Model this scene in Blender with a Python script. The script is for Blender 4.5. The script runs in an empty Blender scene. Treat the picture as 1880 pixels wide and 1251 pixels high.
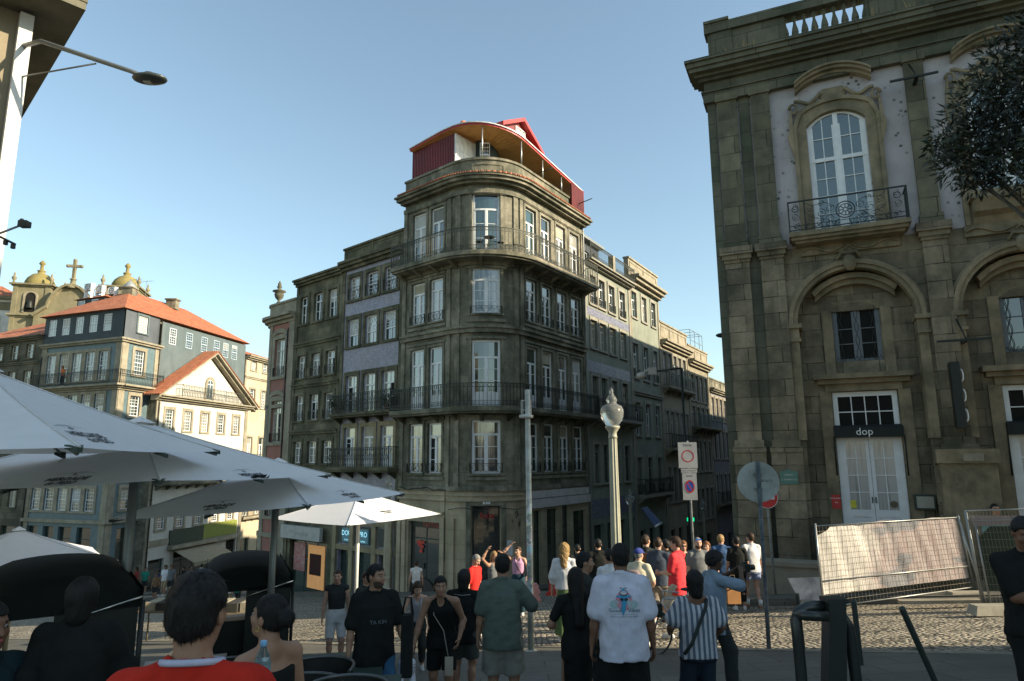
import bpy, bmesh, math, random
import numpy as np
from mathutils import Vector, Matrix
from mathutils.bvhtree import BVHTree
random.seed(7); RNG = np.random.default_rng(7)
sc = bpy.context.scene
COL = sc.collection
# ------------------------------------------------------------------ camera, sky, sun, exposure
F = 1230.0; PITCH = math.atan(1230/6866.); ROLL = math.atan(45/6866.)
EYE = np.array([0.0, 0.0, 1.75])
cd = bpy.data.cameras.new('camera'); cam = bpy.data.objects.new('camera', cd); COL.objects.link(cam)
cd.sensor_fit = 'HORIZONTAL'; cd.sensor_width = 36; cd.lens = F/1880*36; cd.clip_end = 2000; cd.clip_start = .05
_c, _s, _cp, _sp = math.cos(ROLL), math.sin(ROLL), math.cos(PITCH), math.sin(PITCH)
_R0, _U0, _F0 = Vector((1,0,0)), Vector((0,-_sp,_cp)), Vector((0,_cp,_sp))
_r = _c*_R0 - _s*_U0; _u = _s*_R0 + _c*_U0
_m = Matrix((_r, _u, -_F0)).transposed().to_4x4(); _m.translation = Vector(EYE)
cam.matrix_world = _m
sc.camera = cam
SUN_AZ = math.radians(-15.5)      # direction towards the sun, from +x
SUN_EL = math.radians(24)
w = bpy.data.worlds.new('World'); sc.world = w; w.use_nodes = True
nt = w.node_tree; bg = nt.nodes['Background']
sky = nt.nodes.new('ShaderNodeTexSky'); sky.sky_type = 'NISHITA'; sky.sun_disc = False
sky.sun_elevation = SUN_EL; sky.sun_rotation = math.pi/2 - SUN_AZ; sky.air_density = 1.15; sky.dust_density = .8; sky.ozone_density = 1.3
_tm = nt.nodes.new('ShaderNodeHueSaturation'); _tm.inputs['Saturation'].default_value = .82; nt.links.new(sky.outputs[0], _tm.inputs['Color'])
_tg = nt.nodes.new('ShaderNodeMix'); _tg.data_type = 'RGBA'; _tg.blend_type = 'MULTIPLY'; _tg.inputs[0].default_value = 1; _tg.inputs[7].default_value = (.90,1.02,1.0,1)
nt.links.new(_tm.outputs[0], _tg.inputs[6]); nt.links.new(_tg.outputs[2], bg.inputs[0]); bg.inputs[1].default_value = 0.104
sd = bpy.data.lights.new('sun', 'SUN'); sd.energy = 4.7; sd.angle = math.radians(.6); sd.color = (1.0, .85, .63)
sun = bpy.data.objects.new('sun', sd); COL.objects.link(sun)
_sv = Vector((math.cos(SUN_EL)*math.cos(SUN_AZ), math.cos(SUN_EL)*math.sin(SUN_AZ), math.sin(SUN_EL)))
sun.rotation_euler = _sv.to_track_quat('Z', 'Y').to_euler(); sun.location = (60, -15, 40)
sc.view_settings.view_transform = 'Standard'; sc.view_settings.look = 'None'; sc.view_settings.gamma = 1
sc.view_settings.exposure = 1.15
sc.cycles.max_bounces = 6; sc.cycles.diffuse_bounces = 3; sc.cycles.glossy_bounces = 3; sc.cycles.transmission_bounces = 6
# ------------------------------------------------------------------ pixel / plane helpers
def ray(px, py):
    X = px-940.; Y = 625.5-py
    X, Y = X*_c+Y*_s, -X*_s+Y*_c
    return np.array([X, F*_cp-Y*_sp, F*_sp+Y*_cp])/F
GA, GB = .126, .045
def gz(x, y): return -GA*y+GB*x
def G(px, py, up=0.0):
    r = ray(px, py); t = (1.75-up)/-(r[2]+GA*r[1]-GB*r[0]); return EYE+t*r
def at(px, py, Y):
    r = ray(px, py); return EYE+r*Y/r[1]
def vpdir(px):
    r = ray(px, 845.8-.0066*(px-940)); d = r[:2]/np.linalg.norm(r[:2]); return d
# ------------------------------------------------------------------ materials
def new_mat(name):
    m = bpy.data.materials.new(name); m.use_nodes = True
    return m, m.node_tree, m.node_tree.nodes['Principled BSDF']
def _mix(nt, a, b, fac, mode='MIX'):
    n = nt.nodes.new('ShaderNodeMix'); n.data_type = 'RGBA'; n.blend_type = mode
    for sock, v in ((n.inputs[6], a), (n.inputs[7], b), (n.inputs[0], fac)):
        if isinstance(v, (tuple, list)): sock.default_value = (*v[:3], 1)
        elif isinstance(v, (int, float)): sock.default_value = v
        else: nt.links.new(v, sock)
    return n.outputs[2]
def _ramp(nt, src, p0, p1, c0=(0,0,0), c1=(1,1,1)):
    n = nt.nodes.new('ShaderNodeValToRGB'); e = n.color_ramp.elements
    e[0].position = p0; e[1].position = p1; e[0].color = (*c0, 1); e[1].color = (*c1, 1)
    nt.links.new(src, n.inputs[0]); return n.outputs[0]
def _noise(nt, co, scale, detail=5, rough=.6, sc3=None, loc=None):
    if sc3 or loc:
        mp = nt.nodes.new('ShaderNodeMapping'); nt.links.new(co, mp.inputs[0])
        if sc3: mp.inputs[3].default_value = sc3
        if loc: mp.inputs[1].default_value = loc
        co = mp.outputs[0]
    n = nt.nodes.new('ShaderNodeTexNoise'); n.inputs['Scale'].default_value = scale
    n.inputs['Detail'].default_value = detail; n.inputs['Roughness'].default_value = rough
    nt.links.new(co, n.inputs['Vector']); return n.outputs['Fac']
MATS = {}
def surf(name, c1, c2=None, scale=1.3, streak=0.0, streakcol=(.03,.035,.02), joints=None, jcol=(.03,.03,.02), jw=.012,
         grain=.12, rough=.85, bump=.25, stain=None, stainamt=.5, spec=.3, metallic=0.0, blockvar=.5, lowclean=None):
    """weathered procedural surface; joints=(block width, height) drawn from the uv map, which is in metres"""
    if name in MATS: return MATS[name]
    m, nt, b = new_mat(name); MATS[name] = m
    tc = nt.nodes.new('ShaderNodeTexCoord'); co = tc.outputs['Object']
    if c2 is None: c2 = tuple(x*.75 for x in c1)
    c1 = tuple(x*.74 for x in c1); c2 = tuple(x*.7 for x in c2)
    col = _mix(nt, c1, c2, _ramp(nt, _noise(nt, co, scale, 6, .65), .35, .65))
    fine = _noise(nt, co, 38, 3, .7)
    col = _mix(nt, col, tuple(x*.55 for x in c1), _ramp(nt, fine, .5, .78, (0,0,0), (grain*2.2,)*3))
    h = fine
    if joints:
        br = nt.nodes.new('ShaderNodeTexBrick'); nt.links.new(tc.outputs['UV'], br.inputs['Vector'])
        br.inputs['Scale'].default_value = 1; br.inputs['Brick Width'].default_value = joints[0]; br.inputs['Row Height'].default_value = joints[1]
        br.inputs['Mortar Size'].default_value = jw; br.inputs['Mortar Smooth'].default_value = .4; br.inputs['Bias'].default_value = 0
        br.inputs['Color1'].default_value = (1,1,1,1); br.inputs['Color2'].default_value = (1-blockvar,)*3+(1,); br.inputs['Mortar'].default_value = (.8,.8,.8,1)
        col = _mix(nt, col, br.outputs['Color'], .8, 'MULTIPLY')
        brk = _ramp(nt, _noise(nt, co, 1.7, 4), .3, .6)
        jf = _mix(nt, (0,0,0), brk, br.outputs['Fac'])
        col = _mix(nt, col, jcol, jf)
    if streak > 0:
        s1 = _ramp(nt, _noise(nt, co, 1.0, 7, .7, (2.6,2.6,.28)), .42, .72)
        s2 = _ramp(nt, _noise(nt, co, .33, 4, .6, (1,1,.7)), .3, .65)
        f = _mix(nt, (0,0,0), s1, s2);
        col = _mix(nt, col, streakcol, _mix(nt, (0,0,0), f, streak))
    if stain:
        s3 = _ramp(nt, _noise(nt, co, .55, 7, .75, None, (7,3,1)), .44, .68)
        col = _mix(nt, col, stain, _mix(nt, (0,0,0), s3, stainamt))
    nt.links.new(col, b.inputs['Base Color']); b.inputs['Roughness'].default_value = rough
    b.inputs['Specular IOR Level'].default_value = spec; b.inputs['Metallic'].default_value = metallic
    if bump > 0:
        bp = nt.nodes.new('ShaderNodeBump'); bp.inputs['Strength'].default_value = bump; bp.inputs['Distance'].default_value = .02
        hh = _noise(nt, co, 14, 5, .7)
        if joints:
            inv = _mix(nt, hh, (0,0,0), br.outputs['Fac']); nt.links.new(inv, bp.inputs['Height'])
        else: nt.links.new(hh, bp.inputs['Height'])
        nt.links.new(bp.outputs[0], b.inputs['Normal'])
    return m
def paint(name, c, rough=.5, spec=.4, metallic=0.0, var=.12, emit=None, es=0.0, alpha=None, dirt=.0):
    if name in MATS: return MATS[name]
    m, nt, b = new_mat(name); MATS[name] = m
    tc = nt.nodes.new('ShaderNodeTexCoord')
    col = _mix(nt, c, tuple(x*(1-var*2) for x in c), _ramp(nt, _noise(nt, tc.outputs['Object'], 3.1, 5), .35, .7))
    if dirt: col = _mix(nt, col, (.1,.09,.06), _ramp(nt, _noise(nt, tc.outputs['Object'], 2.0, 8, .8), .55, .8, (0,0,0), (dirt,)*3))
    nt.links.new(col, b.inputs['Base Color'])
    b.inputs['Roughness'].default_value = rough; b.inputs['Specular IOR Level'].default_value = spec; b.inputs['Metallic'].default_value = metallic
    if emit: b.inputs['Emission Color'].default_value = (*emit, 1); b.inputs['Emission Strength'].default_value = es
    return m
def cloth(name, c, rough=.9, var=.15, stripes=None, sheen=.0):
    """woven cloth; stripes=(axis scale, colour2, axis)"""
    if name in MATS: return MATS[name]
    m, nt, b = new_mat(name); MATS[name] = m
    tc = nt.nodes.new('ShaderNodeTexCoord'); co = tc.outputs['Object']
    col = _mix(nt, c, tuple(x*(1-var*2) for x in c), _ramp(nt, _noise(nt, co, 7, 4), .35, .7))
    if stripes:
        wv = nt.nodes.new('ShaderNodeTexWave'); wv.bands_direction = stripes[2]; wv.inputs['Scale'].default_value = stripes[0]; wv.inputs['Distortion'].default_value = .6
        wv.inputs['Detail'].default_value = 1; wv.inputs['Detail Scale'].default_value = .6
        nt.links.new(co, wv.inputs['Vector'])
        col = _mix(nt, col, stripes[1], _ramp(nt, wv.outputs['Fac'], .45, .6))
    nt.links.new(col, b.inputs['Base Color']); b.inputs['Roughness'].default_value = rough; b.inputs['Specular IOR Level'].default_value = .15
    bp = nt.nodes.new('ShaderNodeBump'); bp.inputs['Strength'].default_value = .35; bp.inputs['Distance'].default_value = .01
    nt.links.new(_noise(nt, co, 11, 4, .6, (1,1,.5)), bp.inputs['Height']); nt.links.new(bp.outputs[0], b.inputs['Normal'])
    return m
def glass_mat(name, c=(.02,.028,.024), curtain=0.0, rough=.06, cc=(.42,.4,.33)):
    if name in MATS: return MATS[name]
    m, nt, b = new_mat(name); MATS[name] = m
    tc = nt.nodes.new('ShaderNodeTexCoord')
    if curtain:
        f = _noise(nt, tc.outputs['Object'], 1.0, 3, .5, (9,9,.5))
        col = _mix(nt, c, cc, _ramp(nt, f, .55-curtain*.25, .62-curtain*.2))
        nt.links.new(col, b.inputs['Base Color'])
    else: b.inputs['Base Color'].default_value = (*c, 1)
    b.inputs['Roughness'].default_value = rough; b.inputs['Specular IOR Level'].default_value = .6; b.inputs['IOR'].default_value = 2.1
    bp = nt.nodes.new('ShaderNodeBump'); bp.inputs['Strength'].default_value = .08; bp.inputs['Distance'].default_value = .02
    nt.links.new(_noise(nt, tc.outputs['Object'], 1.4, 2), bp.inputs['Height']); nt.links.new(bp.outputs[0], b.inputs['Normal'])
    return m
def roof_mat(name, c1=(.50,.17,.075), c2=(.33,.10,.045)):
    if name in MATS: return MATS[name]
    m, nt, b = new_mat(name); MATS[name] = m
    tc = nt.nodes.new('ShaderNodeTexCoord')
    wv = nt.nodes.new('ShaderNodeTexWave'); wv.bands_direction = 'X'; wv.inputs['Scale'].default_value = 1.45; wv.inputs['Distortion'].default_value = .2
    nt.links.new(tc.outputs['UV'], wv.inputs['Vector'])
    br = nt.nodes.new('ShaderNodeTexBrick'); nt.links.new(tc.outputs['UV'], br.inputs['Vector']); br.offset = 0
    br.inputs['Scale'].default_value = 1; br.inputs['Brick Width'].default_value = .217; br.inputs['Row Height'].default_value = .38; br.inputs['Mortar Size'].default_value = .02
    br.inputs['Color1'].default_value = (*c1, 1); br.inputs['Color2'].default_value = (*c2, 1); br.inputs['Mortar'].default_value = (c2[0]*.5, c2[1]*.5, c2[2]*.5, 1)
    col = _mix(nt, br.outputs['Color'], (.16,.13,.07), _ramp(nt, _noise(nt, tc.outputs['Object'], .8, 6, .7), .5, .75, (0,0,0), (.6,.6,.6)))
    nt.links.new(col, b.inputs['Base Color']); b.inputs['Roughness'].default_value = .85
    bp = nt.nodes.new('ShaderNodeBump'); bp.inputs['Strength'].default_value = .8; bp.inputs['Distance'].default_value = .06
    nt.links.new(wv.outputs['Fac'], bp.inputs['Height']); nt.links.new(bp.outputs[0], b.inputs['Normal'])
    return m
# ------------------------------------------------------------------ mesh builder
ORG = {}
def cobble_mat(name, c1, c2, scale=8.5, gap=(.035,.032,.024)):
    if name in MATS: return MATS[name]
    m, nt, b = new_mat(name); MATS[name] = m
    tc = nt.nodes.new('ShaderNodeTexCoord'); co = tc.outputs['Object']
    v1 = nt.nodes.new('ShaderNodeTexVoronoi'); v1.feature = 'DISTANCE_TO_EDGE'; v2 = nt.nodes.new('ShaderNodeTexVoronoi')
    for v in (v1, v2): v.inputs['Scale'].default_value = scale; v.inputs['Randomness'].default_value = .55; nt.links.new(co, v.inputs['Vector'])
    e = _ramp(nt, v1.outputs['Distance'], .03, .16)
    sp = nt.nodes.new('ShaderNodeSeparateColor'); nt.links.new(v2.outputs['Color'], sp.inputs[0])
    col = _mix(nt, c1, c2, sp.outputs[0]); big = _ramp(nt, _noise(nt, co, .28, 6, .7), .38, .66)
    col = _mix(nt, col, tuple(x*.45 for x in c1), _mix(nt, (0,0,0), big, .75)); col = _mix(nt, gap, col, e)
    col = _mix(nt, col, tuple(x*.4 for x in c1), _ramp(nt, _noise(nt, co, 2.2, 5, .8), .58, .75, (0,0,0), (.6,.6,.6)))
    nt.links.new(col, b.inputs['Base Color']); b.inputs['Roughness'].default_value = .75; b.inputs['Specular IOR Level'].default_value = .35
    bp = nt.nodes.new('ShaderNodeBump'); bp.inputs['Strength'].default_value = 1; bp.inputs['Distance'].default_value = .035
    h = _ramp(nt, v1.outputs['Distance'], .0, .3); nt.links.new(_mix(nt, h, sp.outputs[1], .25), bp.inputs['Height']); nt.links.new(bp.outputs[0], b.inputs['Normal'])
    return m
class MB:
    def __init__(s): s.v = []; s.f = []; s.uv = []; s.mi = []; s.sm = []
    def vert(s, p, uv=(0,0)): s.v.append((float(p[0]), float(p[1]), float(p[2]))); s.uv.append(uv); return len(s.v)-1
    def face(s, idx, mi=0, sm=False): s.f.append(tuple(idx)); s.mi.append(mi); s.sm.append(sm)
    def quad(s, a, b, c, d, uvs=None, mi=0):
        if uvs is None:
            L = (Vector(b)-Vector(a)).length; H = (Vector(d)-Vector(a)).length; uvs = ((0,0),(L,0),(L,H),(0,H))
        i = [s.vert(p, uv) for p, uv in zip((a,b,c,d), uvs)]; s.face(i, mi)
    def poly(s, pts, mi=0, uvs=None):
        if uvs is None: uvs = [(p[0], p[1]) for p in pts]
        s.face([s.vert(p, u) for p, u in zip(pts, uvs)], mi)
    def prism(s, pts, z0, z1, mi=0):
        n = len(pts)
        zz = (lambda z, p: z(p[0], p[1]) if callable(z) else z)
        a = [s.vert((p[0], p[1], zz(z0, p)), (p[0], p[1])) for p in pts]; b = [s.vert((p[0], p[1], zz(z1, p)), (p[0], p[1])) for p in pts]
        s.face(a[::-1], mi); s.face(b, mi)
        for i in range(n):
            j = (i+1) % n; L = math.dist(pts[i][:2], pts[j][:2])
            s.quad(s.v[a[i]], s.v[a[j]], s.v[b[j]], s.v[b[i]], None, mi)
    def box(s, c, h, mi=0, R=None):
        c = Vector(c); ax = (Vector((h[0],0,0)), Vector((0,h[1],0)), Vector((0,0,h[2])))
        if R is not None: ax = tuple(R @ a for a in ax)
        P = [c+sx*ax[0]+sy*ax[1]+sz*ax[2] for sz in (-1,1) for sx, sy in ((-1,-1),(1,-1),(1,1),(-1,1))]
        s._hexa(P, mi)
    def _hexa(s, P, mi=0, uv=None):
        if uv is None: uv = [(p[0]+p[1], p[2]) for p in P]
        i = [s.vert(p, u) for p, u in zip(P, uv)]
        for q in ((3,2,1,0),(4,5,6,7),(0,1,5,4),(1,2,6,5),(2,3,7,6),(3,0,4,7)): s.face([i[k] for k in q], mi)
    def fbox(s, M, u0, u1, d0, d1, z0, z1, mi=0):
        n = M.seg(u0, u1)
        for k in range(n):
            a = u0+(u1-u0)*k/n; b = u0+(u1-u0)*(k+1)/n
            P = [M(a,d1,z0), M(b,d1,z0), M(b,d0,z0), M(a,d0,z0), M(a,d1,z1), M(b,d1,z1), M(b,d0,z1), M(a,d0,z1)]
            s._hexa(P, mi, [(a+d1,z0),(b+d1,z0),(b+d0,z0),(a+d0,z0),(a+d1,z1),(b+d1,z1),(b+d0,z1),(a+d0,z1)])
    def fpoly(s, M, pts, d0, d1, mi=0):
        """polygon of (u,z) points extruded between depths d0..d1 on facade M"""
        n = len(pts)
        a = [s.vert(M(u,d0,z), (u,z)) for u, z in pts]; b = [s.vert(M(u,d1,z), (u,z)) for u, z in pts]
        s.face(b, mi); s.face(a[::-1], mi)
        for i in range(n):
            j = (i+1) % n; s.face((a[i], a[j], b[j], b[i]), mi)
    def band(s, M, inner, outer, d0, d1, mi=0):
        """strip between two (u,z) polylines, extruded"""
        for i in range(len(inner)-1):
            q = (inner[i], inner[i+1], outer[i+1], outer[i])
            P = [M(u,d0,z) for u, z in q]+[M(u,d1,z) for u, z in q]
            s._hexa(P, mi, [(u,z) for u, z in q]*2)
    def tube(s, pts, r, n=8, mi=0, cap=True, r1=None):
        pts = [Vector(p) for p in pts]; rings = []
        N = len(pts); prev = None
        for i, p in enumerate(pts):
            t = (pts[min(i+1,N-1)]-pts[max(i-1,0)]).normalized()
            if prev is None:
                a = Vector((0,0,1)) if abs(t.z) < .9 else Vector((1,0,0)); prev = t.cross(a).normalized()
            e1 = (prev-t*prev.dot(t)).normalized(); prev = e1; e2 = t.cross(e1)
            rr = r[i] if isinstance(r, (list, tuple)) else (r if r1 is None else r+(r1-r)*i/(N-1))
            rings.append([s.vert(p+rr*(math.cos(k*2*math.pi/n)*e1+math.sin(k*2*math.pi/n)*e2), (k/n*6.28*rr, i)) for k in range(n)])
        for i in range(N-1):
            for k in range(n):
                s.face((rings[i][k], rings[i][(k+1)%n], rings[i+1][(k+1)%n], rings[i+1][k]), mi, n > 5)
        if cap: s.face(rings[0][::-1], mi); s.face(rings[-1], mi)
    def lathe(s, c, prof, n=16, mi=0, axis=None, flute=0):
        """prof: list of (r, z) from bottom to top, about the vertical through c"""
        c = Vector(c); rings = []
        for r, z in prof:
            ring = []
            for k in range(n):
                a = k*2*math.pi/n; rr = r*(1-(flute if k % 2 else 0))
                ring.append(s.vert(c+Vector((rr*math.cos(a), rr*math.sin(a), z)), (a*r, z)))
            rings.append(ring)
        for i in range(len(rings)-1):
            for k in range(n): s.face((rings[i][k], rings[i][(k+1)%n], rings[i+1][(k+1)%n], rings[i+1][k]), mi, not flute)
        s.face(rings[0][::-1], mi); s.face(rings[-1], mi)
    def sphere(s, c, r, n=10, mi=0):
        c = Vector(c); rr = r if isinstance(r, (tuple, list)) else (r, r, r)
        rings = []
        for i in range(1, n):
            th = math.pi*i/n
            rings.append([s.vert(c+Vector((rr[0]*math.sin(th)*math.cos(k*math.pi/n), rr[1]*math.sin(th)*math.sin(k*math.pi/n), -rr[2]*math.cos(th)))) for k in range(2*n)])
        b = s.vert(c-Vector((0,0,rr[2]))); t = s.vert(c+Vector((0,0,rr[2])))
        m = 2*n
        for k in range(m):
            s.face((b, rings[0][(k+1)%m], rings[0][k]), mi, True); s.face((t, rings[-1][k], rings[-1][(k+1)%m]), mi, True)
            for i in range(len(rings)-1): s.face((rings[i][k], rings[i][(k+1)%m], rings[i+1][(k+1)%m], rings[i+1][k]), mi, True)
    def raw(s, V, Fc, mi=0, sm=True):
        o = len(s.v)
        for p in V: s.vert(p)
        for k, f in enumerate(Fc): s.face([o+int(i) for i in f], mi[k] if isinstance(mi, (list, np.ndarray)) else mi, sm)
    def build(s, name, mats, parent=None, loc=None):
        if not s.v: return None
        o = ORG.get(parent.name, Vector((0,0,0))) if parent else Vector(loc or (0,0,0))
        me = bpy.data.meshes.new(name)
        me.from_pydata([(p[0]-o[0], p[1]-o[1], p[2]-o[2]) for p in s.v], [], s.f)
        if not isinstance(mats, (list, tuple)): mats = [mats]
        for m in mats: me.materials.append(m)
        me.polygons.foreach_set('material_index', [int(i) for i in s.mi]); me.polygons.foreach_set('use_smooth', s.sm)
        ul = me.uv_layers.new(name='UVMap'); li = np.zeros(len(me.loops), np.int32); me.loops.foreach_get('vertex_index', li)
        ul.data.foreach_set('uv', np.array(s.uv, np.float32)[li].ravel())
        me.update()
        ob = bpy.data.objects.new(name, me); COL.objects.link(ob)
        if parent: ob.parent = parent; ORG[ob.name] = o
        else: ob.location = o; ORG[ob.name] = o
        return ob
def tag(o, label=None, cat=None, group=None, kind=None):
    if label: o['label'] = label
    if cat: o['category'] = cat
    if group: o['group'] = group
    if kind: o['kind'] = kind
    return o
def thing(name, label, cat, loc, group=None):
    e = bpy.data.objects.new(name, None); COL.objects.link(e); e.location = loc; e.empty_display_size = .3
    ORG[e.name] = Vector(loc); return tag(e, label, cat, group)
def text_geo(txt, size, width=None, align='CENTER', bold=0):
    """flat lettering as (verts2d, faces), centred"""
    cu = bpy.data.curves.new('t', 'FONT'); cu.body = txt; cu.size = size; cu.align_x = align; cu.resolution_u = 2; cu.offset = bold
    ob = bpy.data.objects.new('t', cu); COL.objects.link(ob)
    dg = bpy.context.evaluated_depsgraph_get(); dg.update()
    me = bpy.data.meshes.new_from_object(ob.evaluated_get(dg))
    V = np.array([v.co[:2] for v in me.vertices]) if len(me.vertices) else np.zeros((0,2)); Fc = [tuple(p.vertices) for p in me.polygons]
    bpy.data.objects.remove(ob); bpy.data.curves.remove(cu); bpy.data.meshes.remove(me)
    if len(V):
        V -= (V.max(0)+V.min(0))/2
        if width: V *= width/max(1e-6, np.ptp(V[:,0]))
    return V, Fc
def add_text(mb, txt, size, org, ex, ez, mi=0, width=None, stretch=1.0):
    V, Fc = text_geo(txt, size, width); org = Vector(org); ex = Vector(ex).normalized(); ez = Vector(ez).normalized()
    mb.raw([org+ex*float(x)+ez*float(y)*stretch for x, y in V], Fc, mi, False)
# ------------------------------------------------------------------ facade maps
class Fac:
    def __init__(s, O, d): s.O = np.array(O, float); s.d = np.array(d, float); s.d /= np.linalg.norm(s.d); s.n = np.array([s.d[1], -s.d[0]])
    def __call__(s, u, d, z): p = s.O+s.d*u+s.n*d; return Vector((p[0], p[1], z))
    def seg(s, a, b): return 1
    def uz(s, px, py):
        r = ray(px, py); k = np.dot(s.O-EYE[:2], s.n)/np.dot(r[:2], s.n); p = EYE+k*r
        return float(np.dot(p[:2]-s.O, s.d)), float(p[2])
    def shift(s, u, d): return Fac(s.O+s.d*u+s.n*d, s.d)
class SFac(Fac):
    def __init__(s, O, d, ku, cu, kz, cz): super().__init__(O, d); s.k = (ku, cu, kz, cz)
    def __call__(s, u, d, z): k = s.k; return Fac.__call__(s, k[0]*u+k[1], d, k[2]*z+k[3])
    def shift(s, u, d): return SFac(s.O+s.n*d+s.d*u*s.k[0], s.d, *s.k)
dL = vpdir(-480); dR = vpdir(1760); dS = vpdir(-1850); dBf = vpdir(-2200); dBs = vpdir(1180); dQ = vpdir(1680)
CC = np.array([-.864, 29.0])
class Bow:
    """facade path: left straight - arc - right straight; s=0 at the middle of the arc"""
    T = 2.68
    def __init__(s):
        half = math.acos(float(dL@dR))/2; s.R = s.T*math.tan(half); b = dL+dR; b /= np.linalg.norm(b)
        s.c = CC+b*s.R/math.sin(half); s.h = s.R*(math.pi/2-half); s.bis = b
        s.nL = np.array([-dL[1], dL[0]]); s.nR = np.array([dR[1], -dR[0]])
        if s.nL@(-b) < 0: s.nL = -s.nL
        if s.nR@(-b) < 0: s.nR = -s.nR
        s.a0 = math.atan2(-b[1], -b[0])
    def __call__(s, t, d, z):
        if t < -s.h: p = CC+dL*(s.T+(-s.h-t))+s.nL*d
        elif t > s.h: p = CC+dR*(s.T+(t-s.h))+s.nR*d
        else:
            a = s.a0+t/s.R; p = s.c+np.array([math.cos(a), math.sin(a)])*(s.R+d)
        return Vector((p[0], p[1], z))
    def seg(s, a, b):
        lo, hi = max(a, -s.h), min(b, s.h)
        if hi <= lo: return 1
        return max(1, int(math.ceil((b-a)/.3)))
BOW = Bow()
FL = Fac(CC, -dL); FR = Fac(CC, dR); FQ = Fac(CC+8.9*dR, dQ)
# ------------------------------------------------------------------ shared materials
M_white = paint('white_window_paint', (.74,.75,.74), .45, .4, var=.08, dirt=.15)
M_cream = paint('cream_window_paint', (.55,.52,.43), .5, .4, var=.1, dirt=.2)
M_bluewin = paint('pale_blue_window_paint', (.45,.55,.62), .5, .4)
M_grey = paint('grey_painted_wood', (.12,.13,.13), .6)
M_darkwood = paint('dark_green_wood', (.025,.04,.032), .5)
M_iron = paint('wrought_iron', (.018,.022,.018), .5, .5, metallic=.3)
M_ironl = paint('weathered_iron', (.06,.065,.05), .6, .4, metallic=.2)
M_glass = glass_mat('window_glass')
M_glassg = glass_mat('green_window_glass', (.02,.045,.036))
M_curt = glass_mat('curtained_window_glass', (.03,.035,.03), .35, cc=(.25,.24,.2))
M_curtw = glass_mat('net_curtain_window_glass', (.05,.05,.04), 1.1, .1, cc=(.30,.29,.24))
M_dark = paint('dark_interior', (.02,.02,.018), .9, .1)
M_core = paint('rear_wall_render', (.28,.26,.2), .9, .1)
M_roof = roof_mat('orange_roof_tile')
M_zinc = paint('zinc_gutter', (.22,.23,.22), .5, .5, metallic=.5)
M_slate = surf('slate_cladding', (.07,.085,.10), (.05,.06,.07), 2, joints=(.3,.2), jcol=(.02,.02,.025), jw=.01, blockvar=.3, rough=.6)
M_granite = surf('mossy_granite', (.44,.40,.30), (.15,.15,.105), .75, streak=1.0, streakcol=(.03,.037,.022), joints=(1.3,.62), jcol=(.04,.04,.025), jw=.008, blockvar=.25, stain=(.045,.052,.032), stainamt=.85)
M_granitel = surf('pale_granite', (.42,.37,.27), (.27,.24,.16), .9, streak=.55, streakcol=(.06,.06,.035), joints=(1.1,.6), jcol=(.1,.09,.06), jw=.008, blockvar=.2)
M_trim = surf('granite_trim', (.45,.405,.305), (.17,.165,.115), 1.1, streak=.95, streakcol=(.035,.04,.022), stain=(.035,.042,.026), stainamt=.85)
M_triml = surf('pale_granite_trim', (.45,.40,.30), (.30,.27,.19), 1.4, streak=.45, streakcol=(.08,.075,.05))
WR = random.Random(21)
M_blind1 = paint('cream_roller_blind', (.42,.38,.28), .8); M_blind2 = paint('grey_roller_blind', (.22,.22,.2), .8); M_blind3 = paint('white_lace_curtain', (.5,.5,.47), .8)
def uz_sorted(*a): return sorted(set(round(x, 4) for x in a))
def wall(M, parent, u0, u1, z0, z1, holes, name, mat, reveal=.24, d=0.0):
    """wall sheet with rectangular openings (u0,u1,z0,z1) and reveals"""
    mb = MB(); us = [u0, u1]; zs = [z0, z1]
    for h in holes: us += [h[0], h[1]]; zs += [h[2], h[3]]
    us = [x for x in uz_sorted(*us) if u0-1e-4 <= x <= u1+1e-4]; zs = [x for x in uz_sorted(*zs) if z0-1e-4 <= x <= z1+1e-4]
    for a, b in zip(us[:-1], us[1:]):
        n = M.seg(a, b); mu = (a+b)/2
        for c, e in zip(zs[:-1], zs[1:]):
            mz = (c+e)/2
            if any(h[0] < mu < h[1] and h[2] < mz < h[3] for h in holes): continue
            for k in range(n):
                p = a+(b-a)*k/n; q = a+(b-a)*(k+1)/n
                mb.quad(M(p,d,c), M(q,d,c), M(q,d,e), M(p,d,e), ((p,c),(q,c),(q,e),(p,e)))
    for h in holes:
        a, b, c, e = h[:4]
        mb.quad(M(a,d,c), M(a,d-reveal,c), M(a,d-reveal,e), M(a,d,e)); mb.quad(M(b,d-reveal,c), M(b,d,c), M(b,d,e), M(b,d-reveal,e))
        mb.quad(M(a,d,e), M(a,d-reveal,e), M(b,d-reveal,e), M(b,d,e)); mb.quad(M(a,d-reveal,c), M(a,d,c), M(b,d,c), M(b,d-reveal,c))
    return mb.build(name, mat, parent)
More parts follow.
